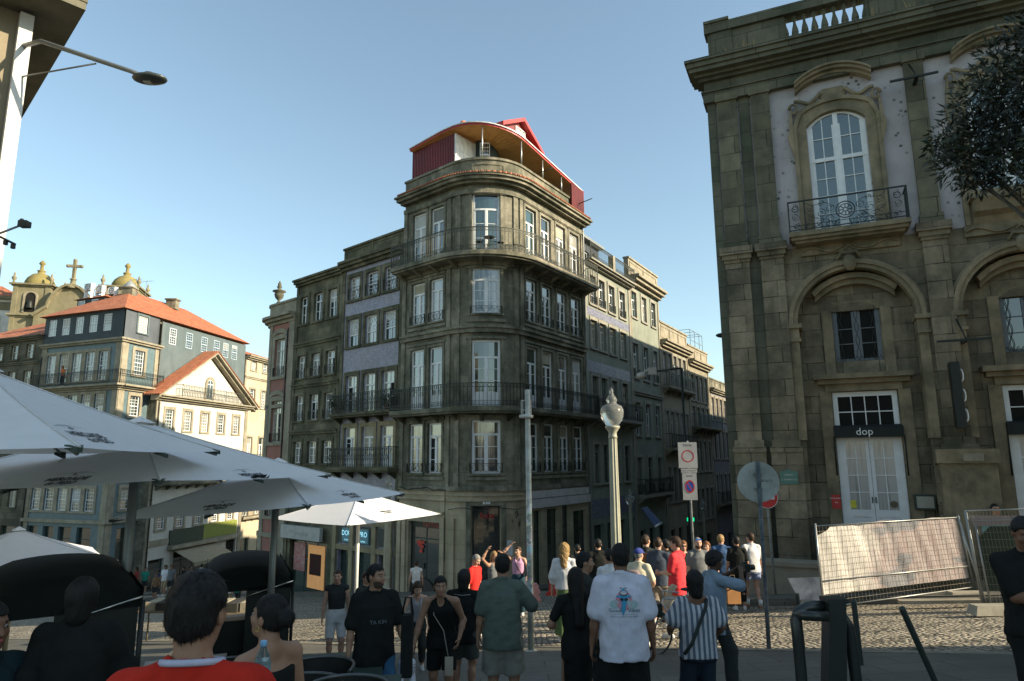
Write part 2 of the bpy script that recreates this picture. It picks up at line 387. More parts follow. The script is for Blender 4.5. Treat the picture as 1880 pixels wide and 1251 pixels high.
def window(M, parent, u0, u1, z0, z1, style='fr', frame=M_white, pane=M_glass, dep=.13, name='window', fw=.065, surround=None, smat=None, sill=True, sproj=.05):
    """style: fr = transom + two leaves; sash = grid of panes; arch2 = sash with round fan head; door = fr with solid foot; single"""
    mb = MB(); D0, D1 = -dep-.05, -dep
    B = lambda a, b, c, e, f=0.0: mb.fbox(M, a, b, D0, D1+f, c, e)
    B(u0, u0+fw, z0, z1); B(u1-fw, u1, z0, z1); B(u0+fw, u1-fw, z1-fw, z1); B(u0+fw, u1-fw, z0, z0+fw)
    W = u1-u0; H = z1-z0; um = (u0+u1)/2
    if style in ('fr', 'door', 'fr0'):
        zt = z1-H*(.27 if style != 'fr0' else .25)
        B(u0+fw, u1-fw, zt-.045, zt+.045, .01)
        B(um-.05, um+.05, z0+fw, zt-.045, .01)
        for a, b in ((u0+fw, um-.05), (um+.05, u1-fw)):
            B(a, a+.035, z0+fw, zt-.045, -.005); B(b-.035, b, z0+fw, zt-.045, -.005)
            zf = z0+fw
            if style == 'door': B(a+.035, b-.035, z0+fw, z0+.62, -.015); zf = z0+.62
            n = 2 if style != 'fr0' else 1
            for k in range(1, n+1):
                z = zf+(zt-zf)*k/(n+1); B(a+.035, b-.035, z-.014, z+.014, -.01)
    elif style == 'sash':
        nx = max(2, round(W/.3)); zm = (z0+z1)/2; B(u0+fw, u1-fw, zm-.03, zm+.03, .01)
        for k in range(1, nx): x = u0+W*k/nx; B(x-.012, x+.012, z0+fw, z1-fw, -.012)
        for zz0, zz1 in ((z0+fw, zm-.03), (zm+.03, z1-fw)):
            for k in (1, 2): z = zz0+(zz1-zz0)*k/3; B(u0+fw, u1-fw, z-.012, z+.012, -.014)
    elif style == 'fan':
        zm = z0+H*.42; B(u0+fw, u1-fw, zm-.03, zm+.03, .01); B(um-.02, um+.02, z0+fw, zm-.03, -.005)
        r = W/2-fw; zc = z1-fw-r
        for rr in (r, r*.55):
            pts = [(um-rr*math.cos(a), zc+rr*math.sin(a)) for a in np.linspace(0, math.pi, 9)]; pts2 = [(um-(rr-.03)*math.cos(a), zc+(rr-.03)*math.sin(a)) for a in np.linspace(0, math.pi, 9)]
            mb.band(M, pts2, pts, D0+.005, D1-.01)
        for a in np.linspace(0, math.pi, 7)[1:-1]:
            p = np.array([um-.55*r*math.cos(a), zc+.55*r*math.sin(a)]); q = np.array([um-r*math.cos(a), zc+r*math.sin(a)]); t = q-p; t /= np.linalg.norm(t); nn = np.array([-t[1], t[0]])*.01
            mb.band(M, [tuple(p-nn), tuple(q-nn)], [tuple(p+nn), tuple(q+nn)], D0+.006, D1-.012)
        for k in range(1, 4): x = u0+W*k/4; B(x-.01, x+.01, zm+.03, zc, -.014)
        for k in (1, 2): z = zm+(zc-zm)*k/2.4; B(u0+fw, u1-fw, z-.01, z+.01, -.016)
    elif style == 'six':
        zt = z1-H*.3; B(u0+fw, u1-fw, zt-.035, zt+.035, .01); B(um-.035, um+.035, z0+fw, zt-.035, .008)
        B(um-.012, um+.012, zt+.035, z1-fw, -.01)
        for a, b in ((u0+fw, um-.035), (um+.035, u1-fw)):
            z = z0+(zt-z0)*.5; B(a, b, z-.014, z+.014, -.01)
    elif style == 'shop':
        n = max(1, round(W/1.3))
        for k in range(1, n): x = u0+W*k/n; B(x-.03, x+.03, z0+fw, z1-fw, -.01)
        z = z1-H*.22; B(u0+fw, u1-fw, z-.03, z+.03, -.008)
    w = mb.build(name, frame, parent)
    pb = MB(); n = M.seg(u0, u1); dd = -dep-.03
    for k in range(n):
        a = u0+.02+(W-.04)*k/n; b = u0+.02+(W-.04)*(k+1)/n; pb.quad(M(a,dd,z0+.02), M(b,dd,z0+.02), M(b,dd,z1-.02), M(a,dd,z1-.02))
    pb.build('pane', pane, w)
    if style in ('fr','door','six','sash','fan') and W > .6:
        rv = WR.random()
        if rv < .3:
            bb = MB(); zt_ = z1-.05; zb_ = z1-H*WR.choice((.22,.3,.45,.6)); n = M.seg(u0, u1)
            for k in range(n): bb.fbox(M, u0+.05+(W-.1)*k/n, u0+.05+(W-.1)*(k+1)/n, dd-.001, dd+.006, zb_, zt_)
            bb.build('roller_blind', WR.choice((M_blind1, M_blind2, M_blind3)), w)
        elif rv < .42 and style != 'sash':
            bb = MB(); a = u0+fw+.03 if WR.random() < .5 else (u0+u1)/2+.06; e = a+W/2-fw-.1; bb.fbox(M, a, e, dd-.001, dd+.005, z0+fw, z1-H*.31); bb.build('open_sash_gap', M_dark, w)
    if surround:
        sb = MB(); t = surround
        sb.fbox(M, u0-t, u0, -.02, sproj, z0, z1); sb.fbox(M, u1, u1+t, -.02, sproj, z0, z1); sb.fbox(M, u0-t, u1+t, -.02, sproj+.004, z1, z1+t*1.1)
        if sill: sb.fbox(M, u0-t, u1+t, -.12, sproj+.05, z0-t*.7, z0)
        sb.build('window_surround', smat or M_trim, w)
    return w
def railing(M, mb, u0, u1, d, z0, h, step=.13, style='bars', ends=True, d0=0.02):
    n = M.seg(u0, u1)
    mb.fbox(M, u0, u1, d-.02, d+.02, z0+h-.035, z0+h); mb.fbox(M, u0, u1, d-.012, d+.012, z0+.06, z0+.085)
    N = max(2, int((u1-u0)/step))
    if style == 'orn': mb.fbox(M, u0, u1, d-.01, d+.01, z0+h-.2, z0+h-.18); mb.fbox(M, u0, u1, d-.01, d+.01, z0+.24, z0+.26)
    for k in range(N+1):
        u = u0+(u1-u0)*k/N
        mb.fbox(M, u-.008, u+.008, d-.008, d+.008, z0+.02, z0+h-.03)
        if style == 'orn' and k < N:
            um = u+(u1-u0)/N/2; w = (u1-u0)/N*.42
            for zc in (z0+h-.11, z0+.155):
                pts = [(um+w*math.cos(a), zc+.06*math.sin(a)) for a in np.linspace(0, 2*math.pi, 7)]
                pi = [(um+(w-.014)*math.cos(a), zc+.046*math.sin(a)) for a in np.linspace(0, 2*math.pi, 7)]
                mb.band(M, pi, pts, d-.005, d+.005)
        if style == 'lyre' and k < N:
            um = u+(u1-u0)/N/2; w = (u1-u0)/N*.45
            for sg in (-1, 1):
                zz = np.linspace(z0+.1, z0+h-.06, 8); pts = [(um+sg*w*math.sin((z-z0)/h*math.pi*2), z) for z in zz]
                mb.band(M, [(a-.007, b) for a, b in pts], [(a+.007, b) for a, b in pts], d-.006, d+.006)
    if ends:
        for u in (u0, u1):
            mb.fbox(M, u-.015, u+.015, d0, d+.015, z0+h-.035, z0+h+.001); mb.fbox(M, u-.01, u+.01, d0, d, z0+.06, z0+.085)
            for k in range(1, max(2, int((d-d0)/step))): dd = d0+(d-d0)*k/max(2, int((d-d0)/step)); mb.fbox(M, u-.008, u+.008, dd-.008, dd+.008, z0+.07, z0+h-.03)
            mb.fbox(M, u-.02, u+.02, d-.02, d+.02, z0, z0+h+.03)
def balcony(M, parent, u0, u1, z, depth=.75, h=1.0, style='bars', step=.13, slab=.16, mat=None, imat=None, brackets=True, rail_d=None):
    mb = MB(); mb.fbox(M, u0, u1, 0, depth, z-slab, z); mb.fbox(M, u0+.06, u1-.06, 0, depth-.1, z-slab-.09, z-slab)
    if brackets:
        n = max(2, int((u1-u0)/1.2)+1)
        for k in range(n):
            u = u0+.25+(u1-u0-.5)*k/(n-1); P = [(0, z-slab-.09), (0, z-slab-.42), (depth*.35, z-slab-.26), (depth*.75, z-slab-.09)]
            for a in (u-.07, ):
                L = [M(a, d, zz) for d, zz in P]; Rr = [M(a+.14, d, zz) for d, zz in P]
                i = [mb.vert(p, (0,0)) for p in L]; j = [mb.vert(p, (0,0)) for p in Rr]
                mb.face(i); mb.face(j[::-1])
                for q in range(4): mb.face((i[q], j[q], j[(q+1)%4], i[(q+1)%4]))
    b = mb.build('balcony', mat or M_trim, parent)
    rb = MB(); railing(M, rb, u0+.04, u1-.04, depth-.06, z, h, step, style); rb.build('railing', imat or M_iron, b)
    return b
def window_rail(M, parent, u0, u1, z0, h=.45, style='x', d=.08):
    mb = MB(); mb.fbox(M, u0, u1, d-.01, d+.012, z0+h-.02, z0+h); mb.fbox(M, u0, u1, d-.008, d+.008, z0+.03, z0+.05)
    for u in (u0, u1): mb.fbox(M, u-.01, u+.01, -.02, d+.01, z0+.02, z0+h+.02)
    n = max(2, int((u1-u0)/.22)); w = (u1-u0)/n
    for k in range(n):
        a = u0+w*k
        for s in (0, 1):
            p = [(a, z0+.05 if s else z0+h-.02), (a+w/2, z0+h*.5+(.02 if s else -.02)), (a+w, z0+h-.02 if s else z0+.05)]
            mb.band(M, [(x, y-.008) for x, y in p], [(x, y+.008) for x, y in p], d-.006, d+.006)
    return mb.build('window_railing', M_iron, parent)
def core(M, parent, pts, z0, z1, name='rear_wall', mat=None):
    mb = MB(); mb.prism(pts, z0, z1); return mb.build(name, mat or M_core, parent)
def xy(v): return (v[0], v[1])
def hip_roof(mb, quad, z0, rise, over=.35, ridge=.5):
    """hipped roof over 4 xy corners; ridge along the first edge direction"""
    A, B, C_, D_ = [np.array(q[:2], float) for q in quad]; c = (A+B+C_+D_)/4
    pts = []
    for p in (A, B, C_, D_): v = p-c; pts.append(p+v/np.linalg.norm(v)*over)
    m1 = (pts[0]+pts[3])/2; m2 = (pts[1]+pts[2])/2; L = np.linalg.norm(m2-m1); Wd = np.linalg.norm(pts[3]-pts[0]); e = (m2-m1)/L
    k = min(Wd/2*ridge*2, L*.49); r1 = m1+e*k; r2 = m2-e*k
    P = [Vector((*p, z0)) for p in pts]; R1 = Vector((*r1, z0+rise)); R2 = Vector((*r2, z0+rise))
    def sl(a, b, *t):
        ex = (b-a).normalized(); pl = [a, b, *t]; n = ex.cross(pl[2]-a).normalized(); ey = n.cross(ex)
        mb.poly(pl, 0, [((p-a).dot(ex), (p-a).dot(ey)) for p in pl])
    sl(P[0], P[1], R2, R1); sl(P[1], P[2], R2); sl(P[2], P[3], R1, R2); sl(P[3], P[0], R1)
    mb.poly([P[3]-Vector((0,0,.02)), P[2]-Vector((0,0,.02)), P[1]-Vector((0,0,.02)), P[0]-Vector((0,0,.02))])
def drainpipe(M, parent, u, z0, z1, d=.1, r=.045, mat=None):
    mb = MB(); mb.tube([M(u,d,z0), M(u,d,(z0+z1)/2), M(u,d,z1), M(u,0,z1+.25)], r, 8)
    for z in np.arange(z0+.5, z1, 1.9): mb.fbox(M, u-.07, u+.07, 0, d+.05, z-.02, z+.02)
    return mb.build('drainpipe', mat or M_zinc, parent)
# ------------------------------------------------------------------ setting
def ground():
    M_cobble = cobble_mat('granite_cobbles', (.46,.41,.31), (.28,.25,.19))
    mb = MB(); xs = list(range(-170, 171, 10)); ys = list(range(-40, 231, 10))
    for a in xs[:-1]:
        for b in ys[:-1]:
            P = [(a,b),(a+10,b),(a+10,b+10),(a,b+10)]
            mb.quad(*[(x, y, gz(x,y)) for x, y in P], P)
    tag(mb.build('ground', M_cobble), kind='structure')
    M_slab = surf('granite_paving_slabs', (.21,.20,.165), (.15,.145,.12), .5, joints=(.95,.6), jcol=(.03,.03,.025), jw=.012, blockvar=.18, bump=.3, stain=(.07,.07,.06), stainamt=.5)
    e = lambda px, py: tuple(G(px, py)[:2])
    A, B_, = e(640, 1186), e(1880, 1206)
    d = np.array(B_)-np.array(A); d /= np.linalg.norm(d); n = np.array([-d[1], d[0]])
    P = [A-d*26, A+d*30, A+d*30-n*30, A-d*26-n*30]
    mb = MB(); mb.prism([tuple(p) for p in P], lambda x, y: gz(x,y)-.2, lambda x, y: gz(x,y)+.02)
    tag(mb.build('pavement', M_slab), kind='structure')
    mk = surf('granite_kerb', (.36,.33,.26), (.28,.26,.2), 1, joints=(1.1, 5), jw=.01)
    mb = MB(); Q = [A-d*26, A+d*30, A+d*30+n*.22, A-d*26+n*.22]
    mb.prism([tuple(p) for p in Q], lambda x, y: gz(x,y)-.2, lambda x, y: gz(x,y)+.032)
    tag(mb.build('kerb', mk), kind='structure')
    # raised pavement round the corner building and along the two streets
    def strip(M, u0, u1, w0, w1, h, name):
        mb = MB(); mb.prism([xy(M(u0,w0,0)), xy(M(u1,w0,0)), xy(M(u1,w1,0)), xy(M(u0,w1,0))][::-1], lambda x, y: gz(x,y)-.3, lambda x, y: gz(x,y)+h)
        tag(mb.build(name, M_slab), kind='structure')
    mb = MB(); ss = list(np.linspace(-19.5, -BOW.h, 3))+list(np.linspace(-BOW.h, BOW.h, 9))[1:]+[BOW.h+4, BOW.h+45]
    o = [xy(BOW(s_, 1.5, 0)) for s_ in ss]; i = [xy(BOW(s_, -.3, 0)) for s_ in ss]
    for k in range(len(ss)-1):
        mb.prism([o[k], o[k+1], i[k+1], i[k]], lambda x, y: gz(x,y)-.3, lambda x, y: gz(x,y)+.13)
    tag(mb.build('pavement', M_slab), kind='structure')
    RS = Fac(G(1352,1098)[:2], -dS)
    strip(RS, -.8, 20, -.5, 2.6, .16, 'pavement')
    strip(RS, -.86, 20, 2.6, 2.8, .12, 'kerb')
    Bp = at(219,695,50)[:2]
    strip(Fac(Bp+2.6*np.array([dBs[1], -dBs[0]]), dBs), -1, 22, -.5, 2.2, .14, 'pavement')
    strip(Fac(Bp, -dBf), -30, 0, -.5, 2.2, .14, 'pavement')
    M_hill = surf('hillside_scrub', (.10,.11,.06), (.14,.12,.08), .2)
    mb = MB(); rng = np.random.default_rng(3); N = 26
    V = [[(-150+i*8, 88+j*7, 6+10*math.exp(-((i-10)/7)**2)*(j/10)+rng.random()*1.2-4*(j == 0)*2) for i in range(N)] for j in range(10)]
    for j in range(9):
        for i in range(N-1): mb.quad(V[j][i], V[j][i+1], V[j+1][i+1], V[j+1][i])
    tag(mb.build('hill', M_hill), kind='structure')
ground()
# ------------------------------------------------------------------ corner building
M_lower = surf('ochre_lower_stone', (.66,.54,.36), (.42,.36,.235), .9, streak=.4, streakcol=(.05,.05,.028), joints=(1.3,.62), jcol=(.05,.045,.03), jw=.008, blockvar=.15, stain=(.42,.36,.27), stainamt=.35)  # ochre stone, brightened to carry bounce from the sunlit ground
def corner_building():
    S0, S1 = -5.46, 8.21; Z0 = -5.6
    b = thing('corner_building', 'tall mossy granite corner building with a curved bow, iron balconies and a red penthouse', 'building', (BOW(0,0,0)[0], BOW(0,0,0)[1], gz(-1,30)))
    lw = [(-4.81,-3.81), (-3.46,-2.51)]; rw = [(2.13,3.13), (3.61,4.61), (5.16,6.16), (6.66,7.71)]; cw = (-.83,.53)
    rows = [(11.3,14.1), (8.35,10.45), (4.2,7.1), (1.2,3.5)]; crow = {11.3:(11.3,14.36), 8.35:(8.46,10.66), 4.2:(4.2,7.22), 1.2:(1.19,3.55)}
    holes = [(a, c, *(crow[z0] if (a, c) == cw else (z0, z1))) for z0, z1 in rows for a, c in lw+[cw]+rw]
    shop = (-4.75, -2.6, -4.5, -1.0); door = (-.82, .52, Z0, -.2)
    rs = [(2.6,3.35,-4.9,-.55), (3.8,4.95,-4.9,-.55), (5.3,6.1,-5.2,-.45), (6.45,7.9,-5.2,-.8)]
    holes += [shop, door]+rs
    up = [h for h in holes if h[2] > .5]; dn = [h for h in holes if h[2] < .5]
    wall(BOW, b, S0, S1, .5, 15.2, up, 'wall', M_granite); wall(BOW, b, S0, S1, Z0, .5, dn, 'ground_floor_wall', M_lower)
    # windows
    k = 0
    for z0, z1 in rows:
        for a, c in lw+[cw]+rw:
            st = 'door' if z0 == 4.2 else 'fr'
            pn = [M_glassg, M_curt, M_glass, M_glass, M_curt, M_glassg, M_curtw][(k*5+int(z0)) % 7]
            w_ = window(BOW, b, a, c, *(crow[z0] if (a, c) == cw else (z0, z1)), st, M_white, pn, .1, fw=.08 if a != cw[0] else .1, surround=.13, smat=M_trim, sproj=.035); k += 1
            if z0 in (8.35, 1.2): window_rail(BOW, b, a-.04, c+.04, z0+.02, .42)
    # mouldings: panel frames between openings, string courses, cornices
    tb = MB(); X = lambda a, c, d, z0, z1, d0=-.02: tb.fbox(BOW, a, c, d0, d, z0, z1)
    for z, h, d in ((.42,.2,.10), (3.95,.22,.14), (7.55,.2,.16), (7.75,.12,.24), (10.75,.3,.12), (14.3,.22,.12)):
        X(S0, S1, d, z, z+h)
    X(S0-.05, S1+.05, .30, 14.75, 14.87); X(S0-.15, S1+.15, .50, 14.87, 15.02); X(S0-.2, S1+.2, .62, 15.02, 15.12)
    for s_ in (S0+.12, -2.1, -1.55, 1.35, 1.75, S1-.12): X(s_-.13, s_+.13, .07, .62, 3.95); X(s_-.13, s_+.13, .07, 4.17, 7.55); X(s_-.13, s_+.13, .07, 7.87, 10.75); X(s_-.13, s_+.13, .07, 11.05, 14.3)
    for z0, z1 in rows:
        for a, c in ((lw[0][0]-.22, lw[1][1]+.22), (cw[0]-.25, cw[1]+.25), (rw[0][0]-.22, rw[3][1]+.22)):
            X(a, c, .085, z1+.16, z1+.27);
            if z0 in (8.35, 1.2): X(a, c, .07, z0-.3, z0-.16)
    # blind apron panels of the bow
    for z in (.62, 7.9, 11.08):
        X(-1.3, 1.1, .05, z, z+.05);
    # curved parapet with coping, sunk panel and tile drip
    X(S0, S1, .02, 15.12, 16.0, -.2); X(S0-.03, S1+.03, .09, 16.0, 16.12, -.25); X(-.85, .75, .05, 15.75, 15.82); X(-.85, .75, .05, 15.38, 15.43); X(-.85,-.78,.05,15.43,15.75); X(.68,.75,.05,15.43,15.75)
    tb.build('cornice', M_trim, b)
    tm = MB(); n = 130
    for i in range(n):
        s_ = S0+.1+(S1-S0-.2)*i/n; tm.fbox(BOW, s_, s_+.06, .55, .67, 15.12, 15.19);
    tm.build('roof_tile_edge', M_roof, b)
    # balconies
    balcony(BOW, b, S0+.02, S1+.05, 11.22, .95, 1.12, 'orn', .135, .2, M_trim, M_ironl)
    balcony(BOW, b, S0+.02, S1+.2, 4.12, .75, 1.05, 'orn', .135, .2, M_granite, M_iron)
    # ground floor
    window(BOW, b, *shop, 'shop', M_darkwood, glass_mat('shop_window_glass', (.045,.05,.045)), .2, 'shop_window', .06, None)
    d_ = window(BOW, b, *door, 'single', M_darkwood, glass_mat('dark_door_glass', (.015,.018,.016)), .2, 'shop_door', .06, .22, M_trim, False)
    for r_ in rs: window(BOW, b, *r_, 'shop', M_darkwood, M_glassg, .2, 'shop_window', .05)
    gb = MB(); G_ = lambda a, c, d, z0, z1: gb.fbox(BOW, a, c, -.02, d, z0, z1)
    for a in (S0+.1, -5.0, -2.35, -1.75, 1.2, 1.62): G_(a-.13, a+.13, .09, Z0, -.75)
    G_(S0, 1.8, .1, -.02, .1); G_(-5.0, -2.3, .12, -.62, -.5); G_(S0, 1.8, .06, .22, .3)
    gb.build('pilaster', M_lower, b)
    wb = MB(); wb.fbox(BOW, 2.05, S1-.03, -.02, .09, .02, .36); wb.fbox(BOW, 2.05, S1-.03, -.02, .14, -.42, -.02)
    wb.build('shop_fascia', paint('off_white_fascia', (.55,.52,.5), .7, dirt=.4), b)
    sb = MB(); sb.fbox(BOW, 1.95, 2.15, -.02, .07, Z0, 3.9); sb.build('painted_pilaster', paint('grey_violet_stucco', (.38,.36,.40), .8, dirt=.3), b)
    # red shop lettering over the door, number plaque, paper notice, lantern mark
    lt = MB(); p = BOW(0-.1, -.15, -.62); ex = BOW(.4,0,0)-BOW(-.5,0,0); add_text(lt, 'fusta', .34, p+Vector((0,0,0)), ex, (0,0,1))
    lt.build('shop_sign', paint('red_lettering', (.5,.02,.02), .5), b)
    nb = MB(); nb.fbox(BOW, -.3, .02, .05, .07, -.12, .02); add_text(nb, '6 1', .14, BOW(-.14, .079, -.05), ex, (0,0,1), 1); nb.build('number_plate', [M_white, M_iron], b)
    pb = MB(); pb.fbox(BOW, .78, 1.06, .02, .03, -2.35, -1.7); add_text(pb, 'MENU', .07, BOW(.92,.034,-1.82), ex, (0,0,1), 1); add_text(pb, 'do dia', .05, BOW(.92,.034,-1.95), ex, (0,0,1), 1)
    pb.build('paper_notice', [M_white, M_iron], b)
    ib = MB(); c_ = BOW(1.22,.05,-.75)
    ib.tube([BOW(1.05,.04,-.85), BOW(1.15,.04,-1.1), BOW(1.3,.04,-1.12)], .03, 6); ib.tube([BOW(1.2,.04,-.55), BOW(1.3,.04,-.45), BOW(1.36,.04,-.6), BOW(1.24,.04,-.75), BOW(1.42,.04,-1.15)], .022, 6); ib.tube([BOW(1.5,.04,-.9), BOW(1.4,.04,-1.0), BOW(1.52,.04,-1.1)], .02, 6)
    ib.build('graffiti', M_iron, b)
    drainpipe(BOW, b, S1-.05, -5, 14.6)
    cb = MB(); cb.tube([BOW(s_, .13, .5+.05*math.sin(s_*3.1)+.04*math.sin(s_*7)) for s_ in np.linspace(-5.35,-2.1,14)]+[BOW(-2.1,.13,z) for z in (.3,-.6,-1.6,-2.6)], .018, 5); cb.build('cable', M_iron, b)
    cb = MB(); cb.tube([BOW(s_, .13, -.33+.05*math.sin(s_*4)) for s_ in np.linspace(-1.9,1.9,14)], .014, 5); cb.build('cable', M_iron, b)
    # display behind the left shop window
    sh = MB(); c_ = BOW(-3.8,-.12,-2.2)
    sh.fbox(BOW, -4.7, -2.65, -.185, -.17, -1.28, -1.02); sh.build('window_sticker', M_iron, b)
    s2 = MB(); add_text(s2, 'TATTOO', .3, BOW(-3.3,-.165,-1.15), BOW(-3,0,0)-BOW(-4,0,0), (0,0,1))
    for (x, z, r_) in ((-4.1,-2.0,.2), (-3.95,-2.15,.14), (-3.85,-1.95,.1), (-4.0,-2.35,.12)): s2.fpoly(BOW, [(x+r_*math.cos(a)*(1+.3*math.sin(3*a)), z+r_*.7*math.sin(a)) for a in np.linspace(0,6.28,9)[:-1]], -.17, -.165)
    s2.build('window_lettering', paint('red_film', (.55,.03,.02), .4), b)
    s3 = MB(); s3.fpoly(BOW, [(-4.0,-2.9),(-3.8,-2.85),(-3.75,-3.1),(-3.95,-3.15)], -.17, -.166)
    pts = [(-3.9+.95*math.cos(a), -4.35+.85*math.sin(a)) for a in np.linspace(0,math.pi,12)]
    s3.fpoly(BOW, pts[::1], -.168, -.164); s3.build('window_mural', paint('black_film', (.03,.03,.03), .4), b)
    # solid body behind the facade
    pts = [xy(BOW(s_, -.4, 0)) for s_ in [S0]+list(np.linspace(-BOW.h, BOW.h, 9))+[S1]]
    back = [CC+dR*9+np.array([dR[1],-dR[0]])*-8.5, CC+dL*6.15+np.array([-.66,-.75])*-8.5]
    core(BOW, b, pts+[tuple(back[0]), tuple(back[1])], Z0, 15.3)
    sw = MB()   # gable side walls, seen above lower neighbours
    for s_ in (S0, S1):
        sw = MB(); sw.quad(BOW(s_,0,Z0), BOW(s_,-8,Z0), BOW(s_,-8,16.0), BOW(s_,0,16.0)); sw.build('side_wall', M_granite, b)
    # penthouse: red corrugated ends, orange boarded soffit, sweeping roof
    red = surf('red_corrugated_cladding', (.26,.035,.036), (.17,.028,.028), 1, grain=.05, bump=.1, rough=.5, spec=.4)
    ra = MB()
    def corr(a, c, d, z0, z1):
        ra.fbox(BOW, a, c, d-.09, d-.059, z0, z1)
        n = int(abs(c-a)/.12)
        for i in range(n):
            u = a+(c-a)*i/n; ra.fbox(BOW, u, u+(c-a)/n*.5, d-.06, d, z0, z1); ra.fbox(BOW, u+(c-a)/n*.5, u+(c-a)/n, d-.06, d-.03, z0, z1)
    corr(S0+.35, -1.95, -.1, 16.1, 17.72); ra.build('penthouse_cladding', red, b); ra = MB(); corr(S1-1.5, S1, .22, 15.35, 16.9)
    ra.build('penthouse_cladding', red, b)
    top = MB(); ss = [S0+.36]+list(np.linspace(-3.0, BOW.h, 18))+[S1]
    def roofz(s_): return float(np.interp(s_, [-5.46,-2.6,-1,0,1.4,3,8.3], [17.68,17.86,17.82,17.72,17.5,17.3,16.78]))
    o = [BOW(s_, .12, 0) for s_ in ss]; i_ = [BOW(s_, -3.6 if abs(s_) > BOW.h else -1.6, 0) for s_ in ss]
    soff = MB()
    for k in range(len(ss)-1):
        z0, z1 = roofz(ss[k]), roofz(ss[k+1]); P = lambda v, z: Vector((v[0], v[1], z))
        a, c, e_, f_ = P(o[k], z0), P(o[k+1], z1), P(i_[k+1], z1), P(i_[k], z0)
        soff.quad(f_, e_, c, a); U = Vector((0,0,.10)); T_ = Vector((0,0,.15))
        top.quad(a, c, c+U, a+U)
        top.quad(a+T_+Vector((0,0,0)), c+T_, e_+T_*2.5, f_+T_*2.5, None, 1)
        n_ = (a-f_).normalized()*.06
        top.quad(a+n_+U, c+n_+U, c+n_+T_, a+n_+T_, None, 2); top.quad(a+n_+T_, c+n_+T_, c+T_, a+T_, None, 2); top.quad(a+n_+U, a+U, c+U, c+n_+U, None, 2)
    soff.build('soffit', surf('orange_boarded_soffit', (1.15,.60,.20), (.95,.44,.13), 2.2, grain=.1, bump=.1, rough=.6), b)  # orange boards, colour pushed up to include sunlit bounce
    top.build('penthouse_roof', [paint('red_fascia', (.40,.035,.035), .5), M_roof, paint('white_flashing', (.7,.7,.7), .4)], b)
    inner = [i_[0]]+[v for v in i_]
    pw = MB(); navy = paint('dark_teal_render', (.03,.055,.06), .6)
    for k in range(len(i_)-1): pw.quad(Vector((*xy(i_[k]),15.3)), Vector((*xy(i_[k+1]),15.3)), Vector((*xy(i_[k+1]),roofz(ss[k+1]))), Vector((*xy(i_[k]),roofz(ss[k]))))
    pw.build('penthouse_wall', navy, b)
    gw = MB(); gw.fbox(BOW, -1.95, -1.9, -1.7, -.12, 16.1, 17.7);
    for k in range(1, 4): gw.fbox(BOW, -1.9, -1.87, -1.7, -.12, 16.1+.4*k, 16.14+.4*k)
    for k in range(0, 6): gw.fbox(BOW, -1.9, -1.86, -.2-.28*k, -.16-.28*k, 16.1, 17.7)
    gw.build('glazed_screen', M_white, b)
    window(BOW, b, -.8, .35, 16.2, 17.55, 'sash', M_white, M_glass, 1.3, 'penthouse_window', .07)
    po = MB()
    for s_ in (-.35, 1.85, 3.9, 5.9): v = BOW(s_, 0, 0); po.tube([(v[0], v[1], 16.1), (v[0], v[1], roofz(s_))], .035, 8)
    po.build('post', paint('galvanised_steel', (.45,.46,.44), .35, .5, metallic=.7), b)
    an = MB(); v = BOW(3.2,0,16.15); an.tube([v, v+Vector((.9,-.3,.25))], .02, 6); an.tube([v+Vector((0,0,-.5)), v+Vector((-.3,.1,0))], .02, 6); v = BOW(7.5,0,15.9); an.tube([v, v+Vector((.9,-.5,.2))], .025, 6); an.build('bracket_arm', M_iron, b)
    # red gabled dormer on the roof
    dm = FR.shift(1.55,-.5); D = MB(); u0, u1, z0 = 0, 3.3, 17.8
    gpts = [(u0,z0),(u1,z0-.2),(u1,z0+.25),((u0+u1)/2,z0+1.1),(u0,z0+.25)]
    D.fpoly(dm, gpts, -1.1, 0)
    dr = D.build('dormer', red, b)
    E_ = MB(); mid = (u0+u1)/2
    for a, c in (((u0-.3, z0+.0), (mid, z0+1.05)), ((mid, z0+1.05), (u1+.3, z0-.1))):
        E_.band(dm, [a, c], [(a[0], a[1]+.22), (c[0], c[1]+.2)], -1.1, .3)
    E_.build('bargeboard', paint('red_fascia', (.5,.03,.03)), dr)
    window(dm.shift(0,.17), dr, 1.2, 2.1, z0+.15, z0+.7, 'sash', M_white, M_glass, .12, 'window', .05)
    pt = MB()
    for s_, h in ((-1.6,.32), (1.2,.3)): v = BOW(s_, -.4, 0); pt.lathe((v[0], v[1], roofz(s_)+.2), [(.1,0),(.16,.05),(.2,.2),(.13,h),(.05,h+.05)], 10)
    pt.build('roof_pot', paint('terracotta', (.55,.2,.08), .7), b)
    return b
corner_building()
